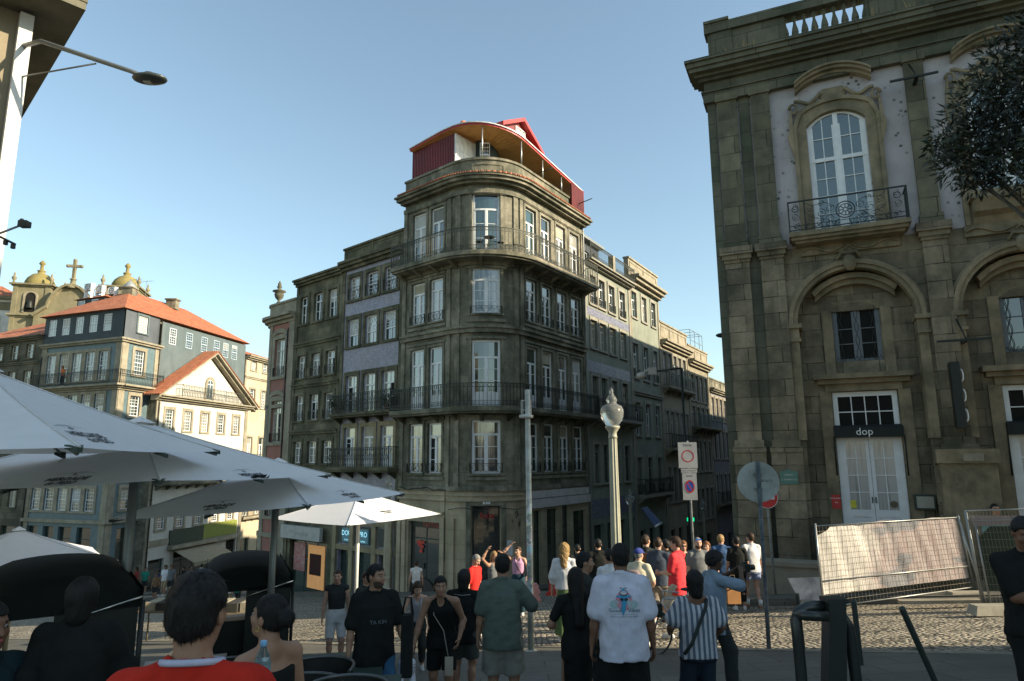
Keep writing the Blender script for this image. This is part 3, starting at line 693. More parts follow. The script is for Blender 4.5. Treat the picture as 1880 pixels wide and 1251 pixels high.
# ------------------------------------------------------------------ generic terrace houses
def house(name, label, M, u0, u1, z0, zt, rows, wmat, tmat=M_trim, cornice=(.25,.3), parapet=0.0, depth=9, roof=None, group=None, extra=None, shopcols=None, shopz=-.9, coremat=None, pmat=None):
    c = M((u0+u1)/2, 0, 0)
    b = thing(name, label, 'building', (c[0], c[1], gz(c[0], c[1])), group)
    holes = []
    for r in rows: holes += [(a, e, r['z0'], r['z1']) for a, e in r['cols']]
    if shopcols: holes += [(a, e, z0+.05, shopz) for a, e in shopcols]
    wall(M, b, u0, u1, z0, zt, holes, 'wall', wmat)
    k = int(abs(u0)*3)
    for r in rows:
        for a, e in r['cols']:
            k += 1; pn = r.get('pane') or [M_glass, M_curt, M_glassg, M_curtw][k % 4]
            window(M, b, a, e, r['z0'], r['z1'], r.get('style', 'fr'), r.get('frame', M_white), pn, .12, surround=r.get('sur', .16), smat=r.get('smat', tmat), fw=r.get('fw', .06))
            if r.get('rail'): window_rail(M, b, a-.03, e+.03, r['z0']+.02, r['rail'])
        if r.get('bal'):
            q = r['bal']; balcony(M, b, q[0], q[1], r['z0']-.04, q[2], 1.0, q[3], .15, .15, q[4] if len(q) > 4 else tmat, q[5] if len(q) > 5 else M_iron)
        if r.get('string'):
            tb = MB(); z = r['string']; tb.fbox(M, u0, u1, -.02, .1, z, z+.14); tb.fbox(M, u0, u1, -.02, .17, z+.14, z+.22); tb.build('string_course', tmat, b)
        if r.get('tiles'):
            tb = MB(); z = r['tiles']; tb.fbox(M, u0+.15, u1-.15, -.02, .012, z[0], z[1]); tb.build('tile_band', r['tmat'], b)
    if shopcols:
        for a, e in shopcols: window(M, b, a, e, z0+.05, shopz, 'shop', M_darkwood, M_glassg, .2, 'shop_window', .06)
    tb = MB(); h, d = cornice
    for f0, f1, q0, q1 in ((0,.35,0,.4),(.35,.7,0,.75),(.7,1,0,1)): tb.fbox(M, u0-.02*f1, u1+.02*f1, -.02, d*q1, zt-h+h*f0, zt-h+h*f1)
    for u in (u0+.12, u1-.12): tb.fbox(M, u-.12, u+.12, -.02, .05, z0, zt-h)
    if parapet:
        tb.fbox(M, u0, u1, -.3, .02, zt, zt+parapet); tb.fbox(M, u0-.03, u1+.03, -.35, .1, zt+parapet, zt+parapet+.12)
        n = max(2, int((u1-u0)/2))
        for i in range(n):
            a = u0+.2+(u1-u0-.4)*i/n; e = a+(u1-u0-.4)/n-.15
            for q in ((a, e, zt+parapet*.8, zt+parapet*.86), (a, e, zt+parapet*.15, zt+parapet*.2), (a, a+.05, zt+parapet*.2, zt+parapet*.8), (e-.05, e, zt+parapet*.2, zt+parapet*.8)): tb.fbox(M, q[0], q[1], .0, .05, q[2], q[3])
    tb.build('cornice', pmat or tmat, b)
    q = [xy(M(u0+.02,-.35,0)), xy(M(u1-.02,-.35,0)), xy(M(u1-.02,-depth,0)), xy(M(u0+.02,-depth,0))]
    core(M, b, q, z0, zt-.02, mat=coremat)
    for u in (u0+.01, u1-.01): sw = MB(); sw.quad(M(u,0,z0), M(u,-.4,z0), M(u,-.4,zt), M(u,0,zt)); sw.build('side_wall', wmat, b)
    if roof:
        rb = MB(); hip_roof(rb, [xy(M(u0,.1 if roof[1] else -.6,0)), xy(M(u1,.1 if roof[1] else -.6,0)), xy(M(u1,-depth,0)), xy(M(u0,-depth,0))], zt+(0 if roof[1] else parapet*.4), roof[0], .25 if roof[1] else 0)
        rb.build('roof', M_roof, b)
    return b
M_az = surf('violet_tile_facade', (.46,.44,.52), (.39,.375,.45), 2.5, joints=(.14,.14), jcol=(.16,.15,.22), jw=.014, blockvar=.35, stain=(.2,.18,.16), stainamt=.3, bump=.1, rough=.45)
M_azb = surf('blue_patterned_tiles', (.42,.42,.46), (.22,.23,.29), 9, joints=(.15,.15), jcol=(.10,.10,.2), jw=.02, blockvar=.5, bump=.1, rough=.4)
M_moss = surf('dark_moss_granite', (.34,.30,.19), (.12,.12,.07), .8, streak=.9, streakcol=(.02,.026,.012), joints=(1.2,.55), jw=.008, stain=(.03,.035,.018), stainamt=.8)
M_ochre = surf('ochre_stained_stone', (.52,.42,.25), (.28,.25,.15), .8, streak=.8, streakcol=(.03,.035,.018))  # ochre staining, colour also lifted for light bounced up at street level
M_green = surf('grey_green_render', (.33,.36,.29), (.26,.29,.235), .7, streak=.35, streakcol=(.07,.08,.06))
M_trimg = surf('grey_stone_trim', (.42,.40,.33), (.33,.315,.26), 1.4, streak=.35, streakcol=(.08,.08,.06))
pc = [(-10.84,-9.83), (-9.28,-8.24), (-7.72,-6.68)]
ph = house('tiled_house', 'narrow house faced in violet tiles with two long iron balconies beside the corner building', FL, -11.45, -6.17, -6, 12.75, [
    dict(cols=pc, z0=10.5, z1=11.8, style='sash', rail=.66, sur=.2, smat=M_moss), dict(cols=pc, z0=7.9, z1=9.42, style='fan', sur=.2, smat=M_moss),
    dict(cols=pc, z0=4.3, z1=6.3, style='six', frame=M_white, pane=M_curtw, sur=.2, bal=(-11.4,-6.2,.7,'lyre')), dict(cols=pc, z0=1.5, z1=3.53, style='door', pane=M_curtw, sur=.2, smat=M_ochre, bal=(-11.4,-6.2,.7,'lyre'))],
    M_az, M_moss, (.5,.45), .75, shopcols=[(-11.0,-10.0),(-9.5,-8.2),(-7.6,-6.9)], shopz=-2.6, pmat=M_moss)
mc = [(-15.8,-15.0), (-14.33,-13.46), (-12.87,-11.97)]
mh = house('mossy_house', 'narrow house of dark moss stained stone above the orange lit shop', FL, -16.25, -11.47, -7, 12.6, [
    dict(cols=mc, z0=9.85, z1=11.5, style='six', sur=.2, pane=M_glass), dict(cols=mc, z0=6.6, z1=7.92, style='six', rail=.5, pane=M_curtw, string=8.45),
    dict(cols=mc, z0=4.1, z1=5.55, style='six', rail=.5, pane=M_curtw, string=6.0), dict(cols=mc, z0=1.68, z1=2.9, style='six', pane=M_curtw, string=3.3)],
    M_moss, M_moss, (.4,.4), 0, roof=None, shopcols=[(-15.7,-12.0)], shopz=-2.55, pmat=M_moss)
def shops():
    # long pale sign, lit interior, open doorway, yellow phone box below
    sb = MB(); sb.fbox(FL, -16.0, -12.1, .25, .45, -2.42, -1.72); add_text(sb, 'O  mercatto', .34, FL(-14.05,.452,-2.08), FL(1,0,0)-FL(0,0,0), (0,0,1), 1)
    sb.build('shop_sign', [paint('pale_sign_panel', (.42,.42,.40), .5), paint('grey_lettering', (.25,.25,.24), .5)], mh)
    ib = MB(); ib.fbox(FL, -15.55, -14.4, -.215, -.19, -4.2, -2.7); ib.build('window_poster', surf('red_white_poster', (.6,.16,.14), (.7,.5,.45), 6, grain=.0), mh)
    ib = MB(); ib.fbox(FL, -14.1, -12.5, -.215, -.19, -5.0, -2.75); ib.build('lit_display', paint('warm_lit_shop', (.45,.25,.10), .7, emit=(1,.5,.18), es=.12), mh)
    ib = MB(); ib.fbox(FL, -13.9, -12.8, -.186, -.17, -4.3, -3.2); ib.build('display_picture', surf('dark_red_picture', (.10,.02,.02), (.03,.03,.02), 5), mh)
    ib = MB(); ib.fbox(FL, -15.6, -12.2, .0, .3, -6.4, -5.6); ib.build('shop_step', M_trim, mh)
    # tiled house ground floor: stone frame and illuminated signs
    fb = MB()
    for u in (-11.25, -9.75, -7.9, -6.7): fb.fbox(FL, u-.16, u+.16, -.02, .14, -6, -1.25)
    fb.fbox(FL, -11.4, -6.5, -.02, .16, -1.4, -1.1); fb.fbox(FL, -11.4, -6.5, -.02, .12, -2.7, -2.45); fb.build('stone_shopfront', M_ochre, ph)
    ds = MB(); ds.fbox(FL, -11.0, -10.0, .0, .05, -2.35, -1.5); ds.fbox(FL, -9.5, -8.2, .0, .05, -2.35, -1.5); ds.fbox(FL, -7.6, -6.9, .0, .05, -2.35, -1.5); ds.build('transom_panel', M_darkwood, ph)
    for u, t, sub in ((-10.15, 'DOU', 'tours'), (-8.75, 'PRO', 'tickets')):
        nb = MB(); nb.fbox(FL, u-.38, u+.38, .06, .12, -2.3, -1.6); nb.build('light_box', paint('blue_light_box', (.03,.08,.11), .4, emit=(.1,.3,.4), es=.1), ph)
        tb = MB(); add_text(tb, t, .36, FL(u,.125,-1.85), FL(1,0,0)-FL(0,0,0), (0,0,1)); add_text(tb, sub, .15, FL(u,.125,-2.18), FL(1,0,0)-FL(0,0,0), (0,0,1)); tb.build('neon_lettering', paint('cyan_neon', (.5,.9,1), .4, emit=(.35,.8,.95), es=.45), ph)
    pn = MB(); u, z = FL.uz(440,1062)
    c = FL(-15.55, 1.0, 0); zz = gz(c[0], c[1])+.13
    y = thing('parking_meter', 'yellow ochre box with round dials on the pavement at the left of the lit shop', 'box', (c[0], c[1], zz))
    bx = MB(); bx.box((c[0], c[1], zz+.45), (.06,.06,.45)); bx.build('stand', M_iron, y)
    bx = MB(); R = Matrix.Rotation(math.radians(-49+90+180), 3, 'Z'); bx.box((c[0], c[1], zz+1.35), (.36,.14,.5), R=Matrix.Rotation(math.atan2(-dL[1], -dL[0]), 3, 'Z')); bx.build('cabinet', paint('ochre_yellow_enamel', (.50,.30,.07), .5), y)
    kb = MB()
    f2 = Fac(np.array([c[0], c[1]]), -dL)
    for i in range(3): kb.lathe(f2(-.2+.2*i, .16, zz+1.3+.08*(i % 2)), [(.05,-.04),(.06,0),(.05,.04)], 10)
    kb.build('dial', M_iron, y)
shops()
def pink_house():
    u0, u1, z0, zt = -20.0, -16.27, -8, 10.75
    pinkm = surf('faded_pink_render', (.50,.22,.17), (.38,.18,.14), 1.2, streak=.3, streakcol=(.12,.08,.06), stain=(.2,.14,.11), stainamt=.4)
    qm = surf('pale_rusticated_stone', (.55,.49,.37), (.42,.38,.29), 1, joints=(6,.42), jcol=(.1,.09,.06), jw=.03, blockvar=.1, streak=.4, streakcol=(.08,.08,.05))
    c = FL(-18,0,0); b = thing('pink_house', 'faded pink house with a rounded pale stone corner and an urn on its parapet', 'building', (c[0], c[1], gz(c[0], c[1])))
    ws = []
    for (px0, px1, py0, py1) in ((511,526,624,689), (505,521,737,812), (503,519,905,950)):
        a, zt_ = FL.uz(px0, py0); e, zb_ = FL.uz(px1, py1); ws.append((-18.55, -17.35, round(zb_,2), round(zt_,2)))
    wall(FL, b, -19.1, u1, z0, zt, ws, 'wall', pinkm)
    for (a, e, zb, ztp) in ws:
        window(FL, b, a, e, zb, ztp, 'six', M_cream, M_curtw, .14, surround=.26, smat=M_triml)
        window_rail(FL, b, a, e, zb+.02, .55)
        ar = MB(); um = (a+e)/2; aa = np.linspace(math.pi, 0, 9); ar.band(FL, [(um+(e-a)/2*math.cos(t)*1.05, ztp+.2+.18*math.sin(t)) for t in aa], [(um+((e-a)/2+.3)*math.cos(t), ztp+.25+.4*math.sin(t)) for t in aa], -.02, .09); ar.build('arch_moulding', M_triml, b)
    # rounded corner and body
    r = .95; cc = FL(-19.1, -r, 0); arc = []
    a1 = math.atan2(FL.n[1], FL.n[0])
    for t in np.linspace(0, -math.radians(82), 8): arc.append((cc[0]+r*math.cos(a1+t), cc[1]+r*math.sin(a1+t)))
    end = np.array(arc[-1]); tdir = np.array([math.cos(a1-math.radians(172)), math.sin(a1-math.radians(172))])
    body = arc+[tuple(end+tdir*9), xy(FL(-16.3,-9,0)), xy(FL(-16.3,-.3,0)), xy(FL(-19.0,-.3,0))]
    cb = MB(); n = len(body)
    for i in range(n):
        j = (i+1) % n; L0 = sum(math.dist(body[k], body[k+1]) for k in range(i)); L1 = L0+math.dist(body[i], body[j])
        cb.quad((*body[i], z0), (*body[j], z0), (*body[j], zt+.85), (*body[i], zt+.85), ((L0,z0),(L1,z0),(L1,zt+.85),(L0,zt+.85)))
    cb.poly([(*p, zt+.8) for p in body]); cb.build('rounded_corner', qm, b)
    tb = MB()
    def ring(off, z, h):
        cen = np.mean(np.array(body), 0); pts = [xy(FL(-16.27,off,0)), xy(FL(-19.1,off,0))]
        for t in np.linspace(0, -math.radians(82), 8)[1:]: pts.append((cc[0]+(r+off)*math.cos(a1+t), cc[1]+(r+off)*math.sin(a1+t)))
        nn = np.array([math.cos(a1-math.radians(82)), math.sin(a1-math.radians(82))]); pts += [tuple(end+nn*off+tdir*5), tuple(end+tdir*5-nn*.2), xy(FL(-16.27,-.2,0))]
        tb.prism(pts, z, z+h)
    for off, z, h in ((.12,10.2,.2), (.32,10.4,.18), (.5,10.58,.16), (.04,10.74,.75), (.12,11.49,.13), (.06,5.0,.22), (.08,.2,.25), (.1,-2.6,.25)): ring(off, z, h)
    tb.fbox(FL, -19.1, -18.85, -.02, .06, z0, 10.2); tb.fbox(FL, -16.9, -16.3, -.02, .07, z0, 10.2)
    tb.build('cornice', M_triml, b)
    drainpipe(FL, b, -17.0, -7, 9.6, mat=M_iron)
    v = FL(-18.6, -.1, 11.62); ub = MB(); ub.lathe(v, [(.12,0),(.16,.05),(.09,.12),(.07,.2),(.24,.38),(.30,.6),(.24,.72),(.42,.78),(.40,.84),(.16,.9),(.1,1.0),(.17,1.08),(.1,1.2),(.12,1.28),(.02,1.5)], 14)
    ub.build('urn', surf('urn_stone', (.2,.19,.13), (.1,.1,.07), 3), b)
pink_house()
# block behind with an orange roof above the mossy house
def rear_block():
    M = Fac(FL(-17.2,-3.5,0)[:2], -dL); c = M(3,0,0)
    b = thing('rear_house', 'set back house with an orange hipped roof rising behind the mossy house', 'building', (c[0], c[1], gz(c[0], c[1])))
    mb = MB(); mb.prism([xy(M(0,0,0)), xy(M(5.4,0,0)), xy(M(5.4,-8,0)), xy(M(0,-8,0))], 4, 14.35); mb.build('wall', paint('dark_slate_render', (.035,.045,.045), .7), b)
    mb = MB(); mb.prism([xy(M(-.25,.3,0)), xy(M(5.6,.3,0)), xy(M(5.6,-8.2,0)), xy(M(-.25,-8.2,0))], 14.1, 14.4); mb.build('eaves', M_triml, b)
    mb = MB(); hip_roof(mb, [xy(M(0,0,0)), xy(M(5.4,0,0)), xy(M(5.4,-8,0)), xy(M(0,-8,0))], 14.42, 1.6, .5); mb.build('roof', M_roof, b)
    mb = MB(); mb.prism([xy(M(3.6,.9,0)), xy(M(5.0,.9,0)), xy(M(5.0,-1,0)), xy(M(3.6,-1,0))], 12.5, 14.3); mb.build('roof_hut', paint('white_render', (.6,.6,.58), .8), b)
rear_block()
# ------------------------------------------------------------------ houses down the right-hand street
r1c = [(.83,1.7), (2.1,3.0), (3.62,4.55), (5.35,6.3)]
r1 = house('street_house', 'street house with patterned tile bands and a slate attic, touching the corner building', FQ, .05, 7.2, -7.5, 13.0, [
    dict(cols=r1c, z0=10.55, z1=12.25, style='six', rail=.5, smat=M_trimg, tiles=(9.86,10.3), tmat=M_azb, pane=M_glass), dict(cols=r1c, z0=8.0, z1=9.62, style='six', smat=M_trimg, frame=M_cream, pane=M_curtw, tiles=(6.6,7.25), tmat=M_azb),
    dict(cols=r1c, z0=4.1, z1=6.4, style='six', frame=M_grey, pane=M_curt, smat=M_trimg, bal=(-.0,7.1,.7,'orn')), dict(cols=r1c, z0=.5, z1=2.6, style='six', frame=M_grey, smat=M_trimg, tiles=(-1.35,-.35), tmat=M_azb)],
    M_green, M_trimg, (.28,.55), 0, shopcols=[(.6,1.9),(2.4,3.6),(4.2,5.2),(5.7,6.8)], shopz=-1.7, depth=10)
def r1_attic():
    mb = MB(); railing(FQ, mb, .1, 7.1, .45, 13.02, .95, .16, 'orn'); mb.build('terrace_railing', M_ironl, r1)
    mb = MB(); mb.fbox(FQ, 3.35, 3.7, .2, .5, 13.0, 13.95); mb.build('terrace_pier', M_triml, r1)
    S = FQ.shift(0, -1.5)
    wall(S, r1, 0, 5.9, 12.9, 15.3, [(1.0,1.9,13,14.7),(3.4,4.3,13,14.7)], 'attic_wall', M_slate)
    for a in (1.0, 3.4): window(S, r1, a, a+.9, 13, 14.7, 'fr', M_white, M_glass, .12, 'attic_window', .07)
    mb = MB(); mb.prism([xy(S(0,-.3,0)), xy(S(5.9,-.3,0)), xy(S(5.9,-6,0)), xy(S(0,-6,0))], 12.8, 15.25); mb.fbox(S, 5.86, 5.9, -.3, 0, 12.9, 15.3); mb.build('attic_side', M_slate, r1)
    mb = MB(); mb.prism([xy(S(-.1,.35,0)), xy(S(6.05,.35,0)), xy(S(6.05,-6.2,0)), xy(S(-.1,-6.2,0))], 15.3, 15.48); mb.build('attic_roof', M_zinc, r1)
    for u in (2.5, 4.9): m2 = MB(); m2.lathe(S(u,.1,14.6), [(.08,0),(.1,.1),(.08,.2)], 8); m2.build('wall_lamp', M_iron, r1)
r1_attic()
r2c = [(7.5,8.45), (9.45,10.4), (11.4,12.3)]
house('street_house', 'grey green street house with a pale panelled parapet above a deep cornice', FQ, 7.22, 13.1, -8, 13.75, [
    dict(cols=r2c, z0=11.0, z1=12.75, style='six', smat=M_trimg), dict(cols=r2c, z0=7.0, z1=9.25, style='six', smat=M_trimg, rail=.55, string=5.9), dict(cols=r2c, z0=3.3, z1=5.4, style='six', smat=M_trimg, frame=M_white),
    dict(cols=r2c, z0=-.4, z1=1.9, style='six', frame=M_grey, smat=M_trimg, rail=.6, bal=(7.3,13,.6,'orn'))], M_green, M_trimg, (.6,.75), 1.15, shopcols=[(7.6,8.6),(9.3,10.4),(11.2,12.5)], shopz=-2.6, pmat=M_triml)
M_dkgr = surf('dark_tiled_wall', (.09,.10,.085), (.06,.07,.06), 1.5, joints=(.14,.14), jw=.012, jcol=(.04,.05,.04), blockvar=.4)
c3 = [(13.6+1.22*k, 14.4+1.22*k) for k in range(5)]
house('street_house', 'sandy street house with a panelled parapet and long dark balcony, third in the street', FQ, 13.12, 20.0, -8.5, 10.35, [
    dict(cols=c3, z0=7.0, z1=9.5, style='six', smat=M_trimg, bal=(13.2,19.9,.6,'orn')), dict(cols=c3, z0=2.6, z1=5.2, style='six', smat=M_trimg, bal=(13.2,19.9,.6,'orn')), dict(cols=c3[:4], z0=-1.2, z1=1.2, style='six', frame=M_grey, smat=M_trimg)],
    surf('sandy_render', (.48,.42,.31), (.38,.34,.25), 1, streak=.3), M_triml, (.5,.6), 1.25, shopcols=[(13.7,14.8),(15.5,16.6),(17.4,18.8)], shopz=-3.1)
c4 = [(20.5+1.4*k, 21.35+1.4*k) for k in range(4)]
house('street_house', 'street house with a teal balcony and cluttered roof terrace, fourth from the corner building', FQ, 20.02, 26.2, -9, 9.8, [
    dict(cols=c4, z0=6.5, z1=8.6, style='six', smat=M_triml), dict(cols=c4, z0=4.4, z1=6.0, style='six', smat=M_triml, bal=(20.1,27.4,.8,'bars',M_trim,paint('teal_ironwork', (.03,.10,.11), .5))), dict(cols=c4, z0=.8, z1=3.2, style='six', smat=M_trimg), dict(cols=c4, z0=-3, z1=-.6, style='six', frame=M_grey, smat=M_trimg)],
    surf('pale_yellow_tile', (.42,.38,.27), (.33,.30,.22), 2, joints=(.15,.15), jw=.01, jcol=(.25,.22,.16)), M_triml, (.5,.6), 1.1, shopcols=[(20.6,21.8),(23,24.4)], shopz=-4.2)
c5 = [(26.7+1.5*k, 27.6+1.5*k) for k in range(4)]
house('street_house', 'narrow grey street house under a dark railed roof terrace, fifth from the corner building', FQ, 26.25, 32.6, -10, 8.0, [
    dict(cols=c5, z0=5.2, z1=7.2, style='six', smat=M_triml), dict(cols=c5, z0=1.8, z1=4.2, style='six', smat=M_triml), dict(cols=c5, z0=-2, z1=.4, style='six', smat=M_trimg, bal=(26.3,32.5,.6,'bars'))],
    surf('grey_violet_render', (.30,.29,.31), (.24,.23,.25), 1), M_trim, (.4,.5), .8, shopcols=[(27,28.4),(30,31.6)], shopz=-4.8)
c6 = [(33.1+1.5*k, 34.0+1.5*k) for k in range(3)]
house('street_house', 'cream street house with tall pale windows near the far end of the street', FQ, 32.65, 38.0, -10.5, 7.3, [
    dict(cols=c6, z0=4.0, z1=6.4, style='six', smat=M_triml), dict(cols=c6, z0=.2, z1=2.6, style='six', smat=M_triml), dict(cols=c6, z0=-3.4, z1=-1.2, style='six', smat=M_trimg)],
    surf('cream_render', (.55,.47,.33), (.46,.40,.28), 1), M_triml, (.4,.5), .6, shopcols=[(33.5,35)], shopz=-5.5)
house('street_house', 'last pale house of the street row under an orange roof', FQ, 38.05, 50.0, -12, 7.2, [
    dict(cols=[(38.6+1.7*k, 39.6+1.7*k) for k in range(6)], z0=z, z1=z+2.1, style='six', smat=M_triml) for z in (4.4, .9, -2.8)],
    surf('white_render_far', (.6,.57,.5), (.5,.48,.42), 1), M_triml, (.4,.5), 0, roof=(2.2, True))
# street keeps going: closes the view at its far end
house('street_house', 'plain house closing the far end of the narrow street', Fac(FQ(50,9.5,0)[:2], np.array([dQ[1],-dQ[0]])*-1), -2, 10, -13, 6.4, [
    dict(cols=[(-1+2*k, 0.1+2*k) for k in range(5)], z0=z, z1=z+2, style='six', smat=M_triml) for z in (3.6, .3, -3)], surf('far_render', (.4,.37,.3), (.33,.3,.25), 1), M_triml, (.4,.5), 0, roof=(1.8, True))
# ------------------------------------------------------------------ buildings on the left
BP = at(219,695,50)[:2]; FB = Fac(BP, -dBf); FS = Fac(BP, dBs); FG = SFac(BP+.8*np.array([dBs[1], -dBs[0]]), dBs, 1.0503, 2.193, 1.0503, -.088)
M_bt = surf('blue_tile_facade', (.17,.25,.27), (.13,.20,.22), 2, joints=(.15,.15), jcol=(.11,.16,.18), jw=.01, blockvar=.15, rough=.45, streak=.35, streakcol=(.08,.11,.10))
M_navy = surf('slate_blue_cladding', (.055,.075,.085), (.04,.055,.065), 1.5, joints=(.12,9), jcol=(.02,.025,.03), jw=.01, blockvar=.15, rough=.6)
M_gw = surf('grey_blue_render', (.14,.18,.19), (.11,.15,.16), .8, streak=.35, streakcol=(.2,.23,.23))
def blue_building():
    b = thing('blue_building', 'blue tiled corner building with a dark attic and orange hipped roof', 'building', (BP[0], BP[1], gz(*BP)))
    c5 = [(-8.5+1.56*k, -7.58+1.56*k) for k in range(5)]; c4 = [(-8.3+1.47*k, -7.25+1.47*k) for k in range(5)]
    rows = [(8.0,10.25), (4.9,6.95), (1.9,3.5), (-1.75,-.1)]
    hf = [(a, e, z0, z1) for z0, z1 in rows for a, e in c4]
    sh = [(-8.4,-7.2,-6.8,-2.9), (-6.6,-5.4,-6.8,-2.9), (-4.9,-3.5,-6.8,-2.9), (-2.9,-1.4,-6.8,-2.9)]
    wall(FB, b, -8.95, 0, -9, 11.05, hf+sh, 'wall', M_bt)
    sidew = [(1.3,2.38,8.5,10.4), (1.25,2.3,5.3,6.85), (1.25,2.3,1.9,3.5), (1.2,2.2,-1.65,-.1)]
    wall(FS, b, 0, 4.05, -9, 11.05, sidew+[(1.2,2.5,-7,-3)], 'side_wall', M_bt)
    k = 0
    for z0, z1 in rows:
        for a, e in c4: k += 1; window(FB, b, a, e, z0, z1, 'sash', M_white, [M_curtw, M_curt, M_glass][k % 3], .1, surround=.2, smat=M_triml)
    for q in sidew: window(FS, b, *q, 'sash', M_white, M_glass, .1, surround=.24, smat=M_triml)
    for q in sh: window(FB, b, *q, 'shop', M_darkwood, M_glass, .2, 'shop_window')
    window(FS, b, 1.2, 2.5, -7, -3, 'shop', M_darkwood, M_glass, .2, 'shop_window')
    wall(FB, b, -8.95, 0, 11.05, 13.4, [(a, e, 11.8, 13.15) for a, e in c5], 'attic_wall', M_navy, d=.06)
    wall(FS, b, 0, 3.7, 11.05, 13.4, [(1.3,2.35,11.8,13.15)], 'attic_wall', surf('grey_zinc_cladding', (.15,.17,.19), (.12,.14,.16), 1, joints=(.5,9), jcol=(.08,.09,.1)), d=.06)
    for a, e in c5: window(FB.shift(0,.06), b, a, e, 11.8, 13.15, 'sash', M_white, M_curtw, .05, 'attic_window')
    window(FS.shift(0,.06), b, 1.3, 2.35, 11.8, 13.15, 'sash', M_white, M_curtw, .05, 'attic_window', surround=.15, smat=M_gw)
    tb = MB()
    for M, u0, u1 in ((FB, -9, 0), (FS, 0, 4.1)):
        for z, h, d in ((10.85,.15,.2),(11.0,.14,.34),(7.2,.15,.15),(7.35,.13,.35),(7.48,.14,.6),(.7,.2,.15),(-2.6,.25,.2)): tb.fbox(M, u0, u1+(d if M is FB else 0), -.02, d, z, z+h)
        for u in (u0+.3, u1-.3): tb.fbox(M, u-.3, u+.3, -.02, .05, -9, 10.85)
    tb.build('cornice', M_triml, b)
    rb = MB(); railing(FB, rb, -8.95, .5, .52, 7.62, 1.05, .16, 'orn'); railing(FS, rb, -.5, 4.1, .52, 7.62, 1.05, .16, 'orn'); rb.build('railing', M_iron, b)
    wall(FS, b, 4.05, 16, -9, 13.2, [], 'party_wall', M_gw, d=.02)
    for u in (4.95, 7.05, 9.1, 10.9, 12.3, 13.7): window(FS.shift(0,.16), b, u, u+.82, 11.5, 12.85, 'sash', M_white if u < 5 else M_bluewin, M_glass, .1, 'small_window', .05)
    window(FS.shift(0,.16), b, 5.2, 6.0, 7.9, 8.7, 'sash', M_bluewin, M_curtw, .1, 'small_window', .05)
    core(FB, b, [xy(FB(-8.9,-.35,0)), xy(FB(-.3,-.35,0)), xy(FS(15.9,-.35,0)), tuple(np.array(xy(FS(15.9,-.35,0)))-8.2*(-dBf)*1.0)], -9, 13.35)
    A, B_, C_, D_ = xy(FS(0,.05,0)), xy(FS(16,.05,0)), tuple(np.array(xy(FS(16,0,0)))+dBf*9), xy(FB(-9,.05,0))
    rb = MB(); hip_roof(rb, [A, B_, C_, D_], 13.4, 2.9, .45); rb.build('roof', M_roof, b)
    drainpipe(FS, b, 3.95, -8, 13.0, mat=M_iron); drainpipe(FB, b, -8.9, -8, 10, mat=M_iron)
    # dormer with air-conditioning on the front slope
    D = FB.shift(0, -2.6); mb = MB(); mb.prism([xy(D(-9.3,0,0)), xy(D(-6.0,0,0)), xy(D(-6.0,-2,0)), xy(D(-9.3,-2,0))], 13.6, 15.5); dm = mb.build('dormer', M_navy, b)
    for u in (-9.0, -7.4): window(D.shift(0,.2), dm, u, u+.75, 14.5, 15.35, 'sash', M_white, M_glass, .1, 'window', .05)
    mb = MB(); hip_roof(mb, [xy(D(-9.3,0,0)), xy(D(-6.0,0,0)), xy(D(-6.0,-2,0)), xy(D(-9.3,-2,0))], 15.52, .55, .3); mb.build('dormer_roof', M_roof, dm)
    # rooflight, lantern turret, chimneys
    mb = MB(); c = Vector(at(237,546,55.5));
    mb.lathe(c-Vector((0,0,.6)), [(.6,0),(.6,1.3),(.7,1.33),(.35,1.75),(.06,2.05),(.04,2.2)], 8); mb.build('roof_lantern', paint('weathered_zinc', (.35,.38,.38), .4, metallic=.4), b)
    for u, d_ in ((3.2,-1.4),):
        p = [FS(u,-.6,13.75), FS(u+1.1,-.6,13.75), FS(u+1.1,-3.0,14.9), FS(u,-3.0,14.9)]
        mb = MB(); n = (p[1]-p[0]).cross(p[3]-p[0]).normalized(); n = n if n.z > 0 else -n
        mb._hexa([q+n*.02 for q in p]+[q+n*.14 for q in p]); mb.build('skylight', M_glass, b)
    for u, d_, h in ((4.6,-3.9,.8), (9.5,-3.5,.9)):
        mb = MB(); v = FS(u,d_,15.6); mb.box(v+Vector((0,0,h/2)), (.45,.35,h/2)); mb.box(v+Vector((0,0,h)), (.55,.45,.06)); mb.build('chimney', M_trim, b)
    return b
blue_building()
for i, (px_, py_) in enumerate(((164,534),(184,538),(207,541))):
    c = Vector(at(px_, py_, 55.5)); c.z -= .35; t = thing('air_conditioner', ['white air conditioning unit with a round fan, left one on the dormer roof', 'white air conditioning unit in the middle of the dormer roof', 'grilled air conditioning unit beside the roof lantern'][i], 'air conditioner', c, 'air conditioning units on the blue building roof')
    R = Fac(np.array(c[:2]), -dBf); mb = MB(); mb.fbox(R, -.42, .42, -.18, .18, c[2]+.35, c[2]+.95); mb.fbox(R, -.4, -.34, -.15, .15, c[2]-.3, c[2]+.35); mb.fbox(R, .34, .4, -.15, .15, c[2]-.3, c[2]+.35); mb.build('casing', M_white, t)
    mb = MB(); mb.band(R, [(.22*math.cos(a), c[2]+.65+.22*math.sin(a)) for a in np.linspace(0,6.283,13)], [(.26*math.cos(a), c[2]+.65+.26*math.sin(a)) for a in np.linspace(0,6.283,13)], .18, .2); mb.fbox(R, -.24, .24, .18, .19, c[2]+.64, c[2]+.66); mb.fbox(R, -.01, .01, .18, .19, c[2]+.42, c[2]+.88); mb.build('fan_grille', M_iron, t)
